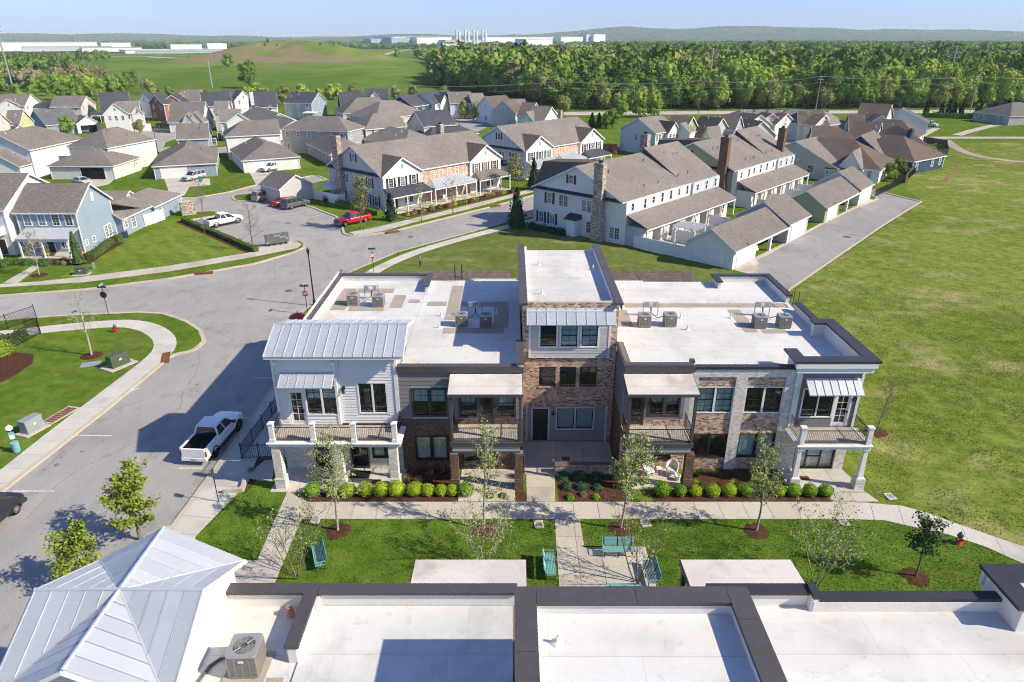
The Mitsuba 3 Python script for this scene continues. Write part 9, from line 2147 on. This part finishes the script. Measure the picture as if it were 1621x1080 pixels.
solo('lumber_stack', MB(frame((-66.2, 146.2), .35)).box(-1.2, 1.2, -.5, .5, .1, .55).box(-1.1, .9, -.4, .4, .551, .8), CEDAR, 'pile of timber and crates before the light blue garage', 'pile')
solo('lumber_stack', MB(frame((-92.6, 147.2), .0)).box(-1.9, 1.9, -.5, .5, .1, 1.3), WOOD, 'wooden crate stack beside the open cream garage', 'crate')
def ac_small(x, y, label): condenser(x, y, .0, label, .8, .85)
for x, y, lb in ((*loc(f3, -1.3, 9.9), 'dark condenser on the lawn at the white terrace gable'), (-57.5, 99.0, 'dark condenser beside the blue house')):
 k = thing('yard_condenser', lb, 'condenser'); f = frame((x, y), .5)
 part(k, 'cabinet', MB(f).box(-.42, .42, -.42, .42, .05, .9), SIGN_BLUE); part(k, 'top', MB(f).box(-.44, .44, -.44, .44, .9, .95), AC_DARK)
for i, (x, y) in enumerate(((-65.0, 88.7), (-60.5, 88.5))):
 k = thing('porch_chair', ('bright yellow', 'orange')[i] + ' chair on the porch of the blue house', 'chair'); f = frame((x + 2.4, y), .2, .14)
 part(k, 'seat', MB(f).box(-.28, .28, -.28, .28, .36, .42), (YELLOW, ORANGE)[i]); part(k, 'backrest', MB(f).hexa([(-.28, .24, .42), (.28, .24, .42), (.28, .3, .42), (-.28, .3, .42)], [(-.24, .42, 1.0), (.24, .42, 1.0), (.24, .47, 1.0), (-.24, .47, 1.0)]), (YELLOW, ORANGE)[i])
 for sx in (-.25, .25):
  for sy in (-.25, .25): part(k, 'leg', MB(f).box(sx - .03, sx + .03, sy - .03, sy + .03, 0, .36), (YELLOW, ORANGE)[i])
k = thing('porch_chair', 'red garden chair before the white half house at the left edge', 'chair'); f = frame((-69.8, 87.6), .4, .0)
part(k, 'seat', MB(f).box(-.3, .3, -.3, .3, .3, .38), PLASTIC_R); part(k, 'backrest', MB(f).hexa([(-.3, .25, .38), (.3, .25, .38), (.3, .31, .38), (-.3, .31, .38)], [(-.26, .5, 1.05), (.26, .5, 1.05), (.26, .55, 1.05), (-.26, .55, 1.05)]), PLASTIC_R)
for sx in (-.27, .27): part(k, 'leg', MB(f).box(sx - .03, sx + .03, -.3, .4, 0, .3), PLASTIC_R)
for i in range(4):
 solo('porch_chair', MB(f1 @ frame((11.0 + i * 1.7, -1.6), 0, .16)).box(-.3, .3, -.3, .3, .32, .4).box(-.3, .3, .22, .3, .4, 1.0), PLASTIC_W if i % 2 else WOOD, '%s porch chair of the brick terrace from the left' % ORD[i], 'chair', 'chairs on the brick terrace porches')
# valve and meter covers in the courtyard turf
for (x, y), lb in (((-12.06,33.78), 'small round valve cover at the corner of the courtyard lawn'), ((1.63,33.37), 'pale square valve cover left of the courtyard walk'), ((8.14,33.48), 'small cover by the front walk right of the terrace'), ((20.23,33.6), 'pale square meter cover in the right courtyard lawn'), ((24.36,36.12), 'pale square meter cover in the field grass')):
 k = thing('meter_cover', lb, 'cover', 'meter covers in the grass'); f = frame((x, y), .1)
 part(k, 'frame', MB(f).prism(Polygon([(-.24, -.3), (.24, -.3), (.24, .3), (-.24, .3)]).buffer(.04).difference(sbox(-.18, -.22, .18, .22)), 0, .07), CONC[2]); part(k, 'lid', MB(f).box(-.178, .178, -.218, .218, 0, .05), GALV)
# ------------------------------------------------------------------ poles, wires and the plants on the horizon
def pole(x, y, h, label, arms=1, mat=None, r=.16, name='utility_pole', group=None, armw=1.3):
 k = thing(name, label, 'utility pole', group); z = float(hgt(x, y)) if y > 330 else 0.0
 f = frame((x, y), 0, z)
 part(k, 'pole', MB(f).tube([(0, 0, -1), (0, 0, h)], [r, r * .6], 6), mat or WOOD)
 for i in range(arms):
  zz = h - .5 - i * (1.2 if arms < 3 else 2.6)
  part(k, 'crossarm', MB(f).box(-armw, armw, -.08, .08, zz - .08, zz + .08), mat or WOOD)
 return (x, y, z + h - .5)
PO = [pole(-60, 276, 12, 'wooden pole behind the white street row'), pole(19.1, 279.8, 12.5, 'wooden power pole at the highway above the second terrace'), pole(74, 284, 12.5, 'wooden power pole above the yellow willows'), pole(105.5, 286, 12.5, 'wooden power pole above the small house row'), pole(121.5, 287, 14, 'pale power pole right of the small house row', 2, GALV), pole(183.5, 287, 14, 'leaning gray power pole on the right before the wood', 1, GALV), pole(262, 287, 14, 'gray power pole at the far right edge', 1, GALV)]
for a, b, n in zip(PO[:-1], PO[1:], range(9)):
 for dx, dz in ((-1.2, 0), (1.2, 0), (0, -2.2)):
  pts = []
  for t in np.linspace(0, 1, 9):
   pts.append((a[0] + (b[0] - a[0]) * t + dx * 0, a[1] + (b[1] - a[1]) * t + dx, a[2] + (b[2] - a[2]) * t + dz - 4 * t * (1 - t) * abs(b[0] - a[0]) * .018))
  solo('power_line', MB().tube(pts, .03, 3), GALV, 'thin pale power line hung between the poles before the wood', 'power line', 'power lines along the highway')
for (x, y), h, lb in (((-265.5, 386.3), 36, 'tall pale steel pylon at the left edge of the scrub'), ((-178.3, 432), 15, 'slender lattice pylon in the meadow'), ((-14.6, 470), 22, 'pale pylon rising out of the left part of the wood'), ((95.5, 352), 23, 'pale pylon rising out of the wood above the small houses'), ((223, 372), 24, 'pale pylon rising out of the wood on the right')):
 pole(x, y, h, lb, 3, GALV, .45, 'pylon', None, 2.6)
def plant(label, boxes, name='factory', mat=None):
 k = thing(name, label, 'factory building'); 
 for i, (x0, x1, y0, y1, z0, z1, m) in enumerate(boxes):
  g = float(hgt((x0 + x1) / 2, y0))
  f = frame((x0, y0), .6); w = (x1 - x0) / .82; d = y1 - y0
  part(k, 'hall', MB(f).box(0, w, 0, d, g + z0 - 4, g + z1), m)
  if w > 60: part(k, 'roof_edge', MB(f).box(-.5, w + .5, -.6, 0, g + z1 - 1.2, g + z1 + .4), GALV)
 return k
PW = matte('plant_white', vary((0.74, 0.74, 0.74), .05, .02)); PB = matte('plant_blue', vary((.33, .42, .52), .06, .02)); PGR = matte('plant_gray', vary((.5, .52, .54), .06, .02))
plant('long low white plant with pale blue front on the left horizon', [(-1229, -1027, 1700, 1760, 0, 20, PW), (-1089, -945, 1650, 1710, -2, 10, PGR), (-928, -832, 1600, 1660, -2, 9, PW), (-1050, -994, 1900, 1960, 0, 17, PW), (-757, -594, 1450, 1540, -1, 7, PW), (-731, -600, 1440, 1448, -1, 5, PB), (-779, -740, 1900, 1950, 0, 15, PW), (-919, -854, 2000, 2050, 0, 12, PW)])
pk = plant('big white assembly plant with twin stacks on the horizon', [(-464, -392, 2450, 2510, 0, 26, PB), (-391, -309, 2420, 2510, 0, 29, PB), (-402, -215, 2520, 2680, 0, 32, PW), (-310, -207, 2430, 2510, 0, 30, PW), (-218, -84, 2440, 2500, 0, 22, PGR), (-99, 173, 2560, 2760, 0, 29, PW), (43, 125, 2250, 2310, 0, 26, PW), (177, 262, 2700, 2760, 0, 30, PW), (-207, -150, 2200, 2230, 0, 12, PW)])
part(pk, 'stack', MB().tube([(-178, 2400, 0), (-178, 2400, 52)], [4.2, 3.4], 8), PW)
part(pk, 'stack', MB().tube([(-169, 2400, 0), (-169, 2400, 49)], [4.2, 3.4], 8), PW)
part(pk, 'stack', MB().tube([(-150, 2400, 0), (-150, 2400, 52)], [4.2, 3.4], 8), PW)
part(pk, 'stack', MB().tube([(-140, 2400, 0), (-140, 2400, 49)], [4.2, 3.4], 8), PW)
part(pk, 'stack', MB().tube([(-123, 2400, 0), (-123, 2400, 52)], [4.2, 3.4], 8), PW)
part(pk, 'stack', MB().tube([(-113, 2400, 0), (-113, 2400, 49)], [4.2, 3.4], 8), PW)
part(pk, 'stack', MB().tube([(-95, 2400, 0), (-95, 2400, 52)], [4.2, 3.4], 8), PW)
part(pk, 'stack', MB().tube([(-85, 2400, 0), (-85, 2400, 49)], [4.2, 3.4], 8), PW)
plant('small white sheds in the clearing of the wood', [(26, 42, 1250, 1270, 0, 10, PW), (44, 71, 1230, 1250, 0, 10, PGR), (72, 95, 1220, 1244, 0, 10, PW)], 'shed_group')
plant('distant pale block on the far right of the plant', [(328, 367, 3300, 3360, 0, 40, PGR), (361, 417, 3300, 3380, 0, 42, PW)])
solo('silo', MB().lathe([(7, 0), (7, 9), (.5, 13), (.001, 13)], (120, 1350, float(hgt(120, 1350)) + 4), 12), SIDE['blue'], 'first blue silo from the left in the wood clearing', 'silo', 'blue silos')
solo('silo', MB().lathe([(7, 0), (7, 9), (.5, 13), (.001, 13)], (128, 1350, float(hgt(128, 1350)) + 4), 12), SIDE['blue'], 'second blue silo from the left in the wood clearing', 'silo', 'blue silos')
solo('silo', MB().lathe([(7, 0), (7, 9), (.5, 13), (.001, 13)], (135, 1350, float(hgt(135, 1350)) + 4), 12), SIDE['blue'], 'third blue silo from the left in the wood clearing', 'silo', 'blue silos')
solo('silo', MB().lathe([(7, 0), (7, 9), (.5, 13), (.001, 13)], (143, 1350, float(hgt(143, 1350)) + 4), 12), SIDE['blue'], 'fourth blue silo from the left in the wood clearing', 'silo', 'blue silos')
struct('clearing', MB().sheet(P_((-6.8,1058.49), (59.34,996.6), (91.23,1128.48), (127.07,1466.88), (25.49,1532.35)), 4.5), CONC_PALE[0], 'pale gravel yard in the clearing of the wood')
def drape(pts, w, mat, name, label, lift=.35):
 p = smooth_line(pts, 2); m = MB(); v = []
 for i, q in enumerate(p):
  t = p[min(i + 1, len(p) - 1)] - p[max(i - 1, 0)]; t /= np.linalg.norm(t); n = np.array((-t[1], t[0])) * w / 2
  for s in (-1, 1): a = q + n * s; v.append((a[0], a[1], float(hgt(*q)) + lift))
 n = len(p); m.add(v, [(2 * i, 2 * i + 1, 2 * i + 3, 2 * i + 2) for i in range(n - 1)]); struct(name, m, mat, label)
drape([(-775.23,1208.25), (-678.05,1300.03), (-462.6,1058.49), (-533.67,1300.03), (-796.55,2225.75), (-892.53,2758.95)], 14, CONC_PALE[1], 'plant_road', 'pale road climbing from the left plant past the spoil heap')
drape([(-237.82,1026.62), (-206.14,1092.37), (-249.04,1532.35), (-269.46,1971.32), (-259.01,2090.86)], 10, CONC[1], 'plant_road', 'pale track leading to the big plant', .5)
drape([(-379.39,540.99), (-353.19,536.65), (-334.92,528.15)], 4, CONC_PALE[1], 'plant_road', 'pale concrete channel in the meadow at the left')
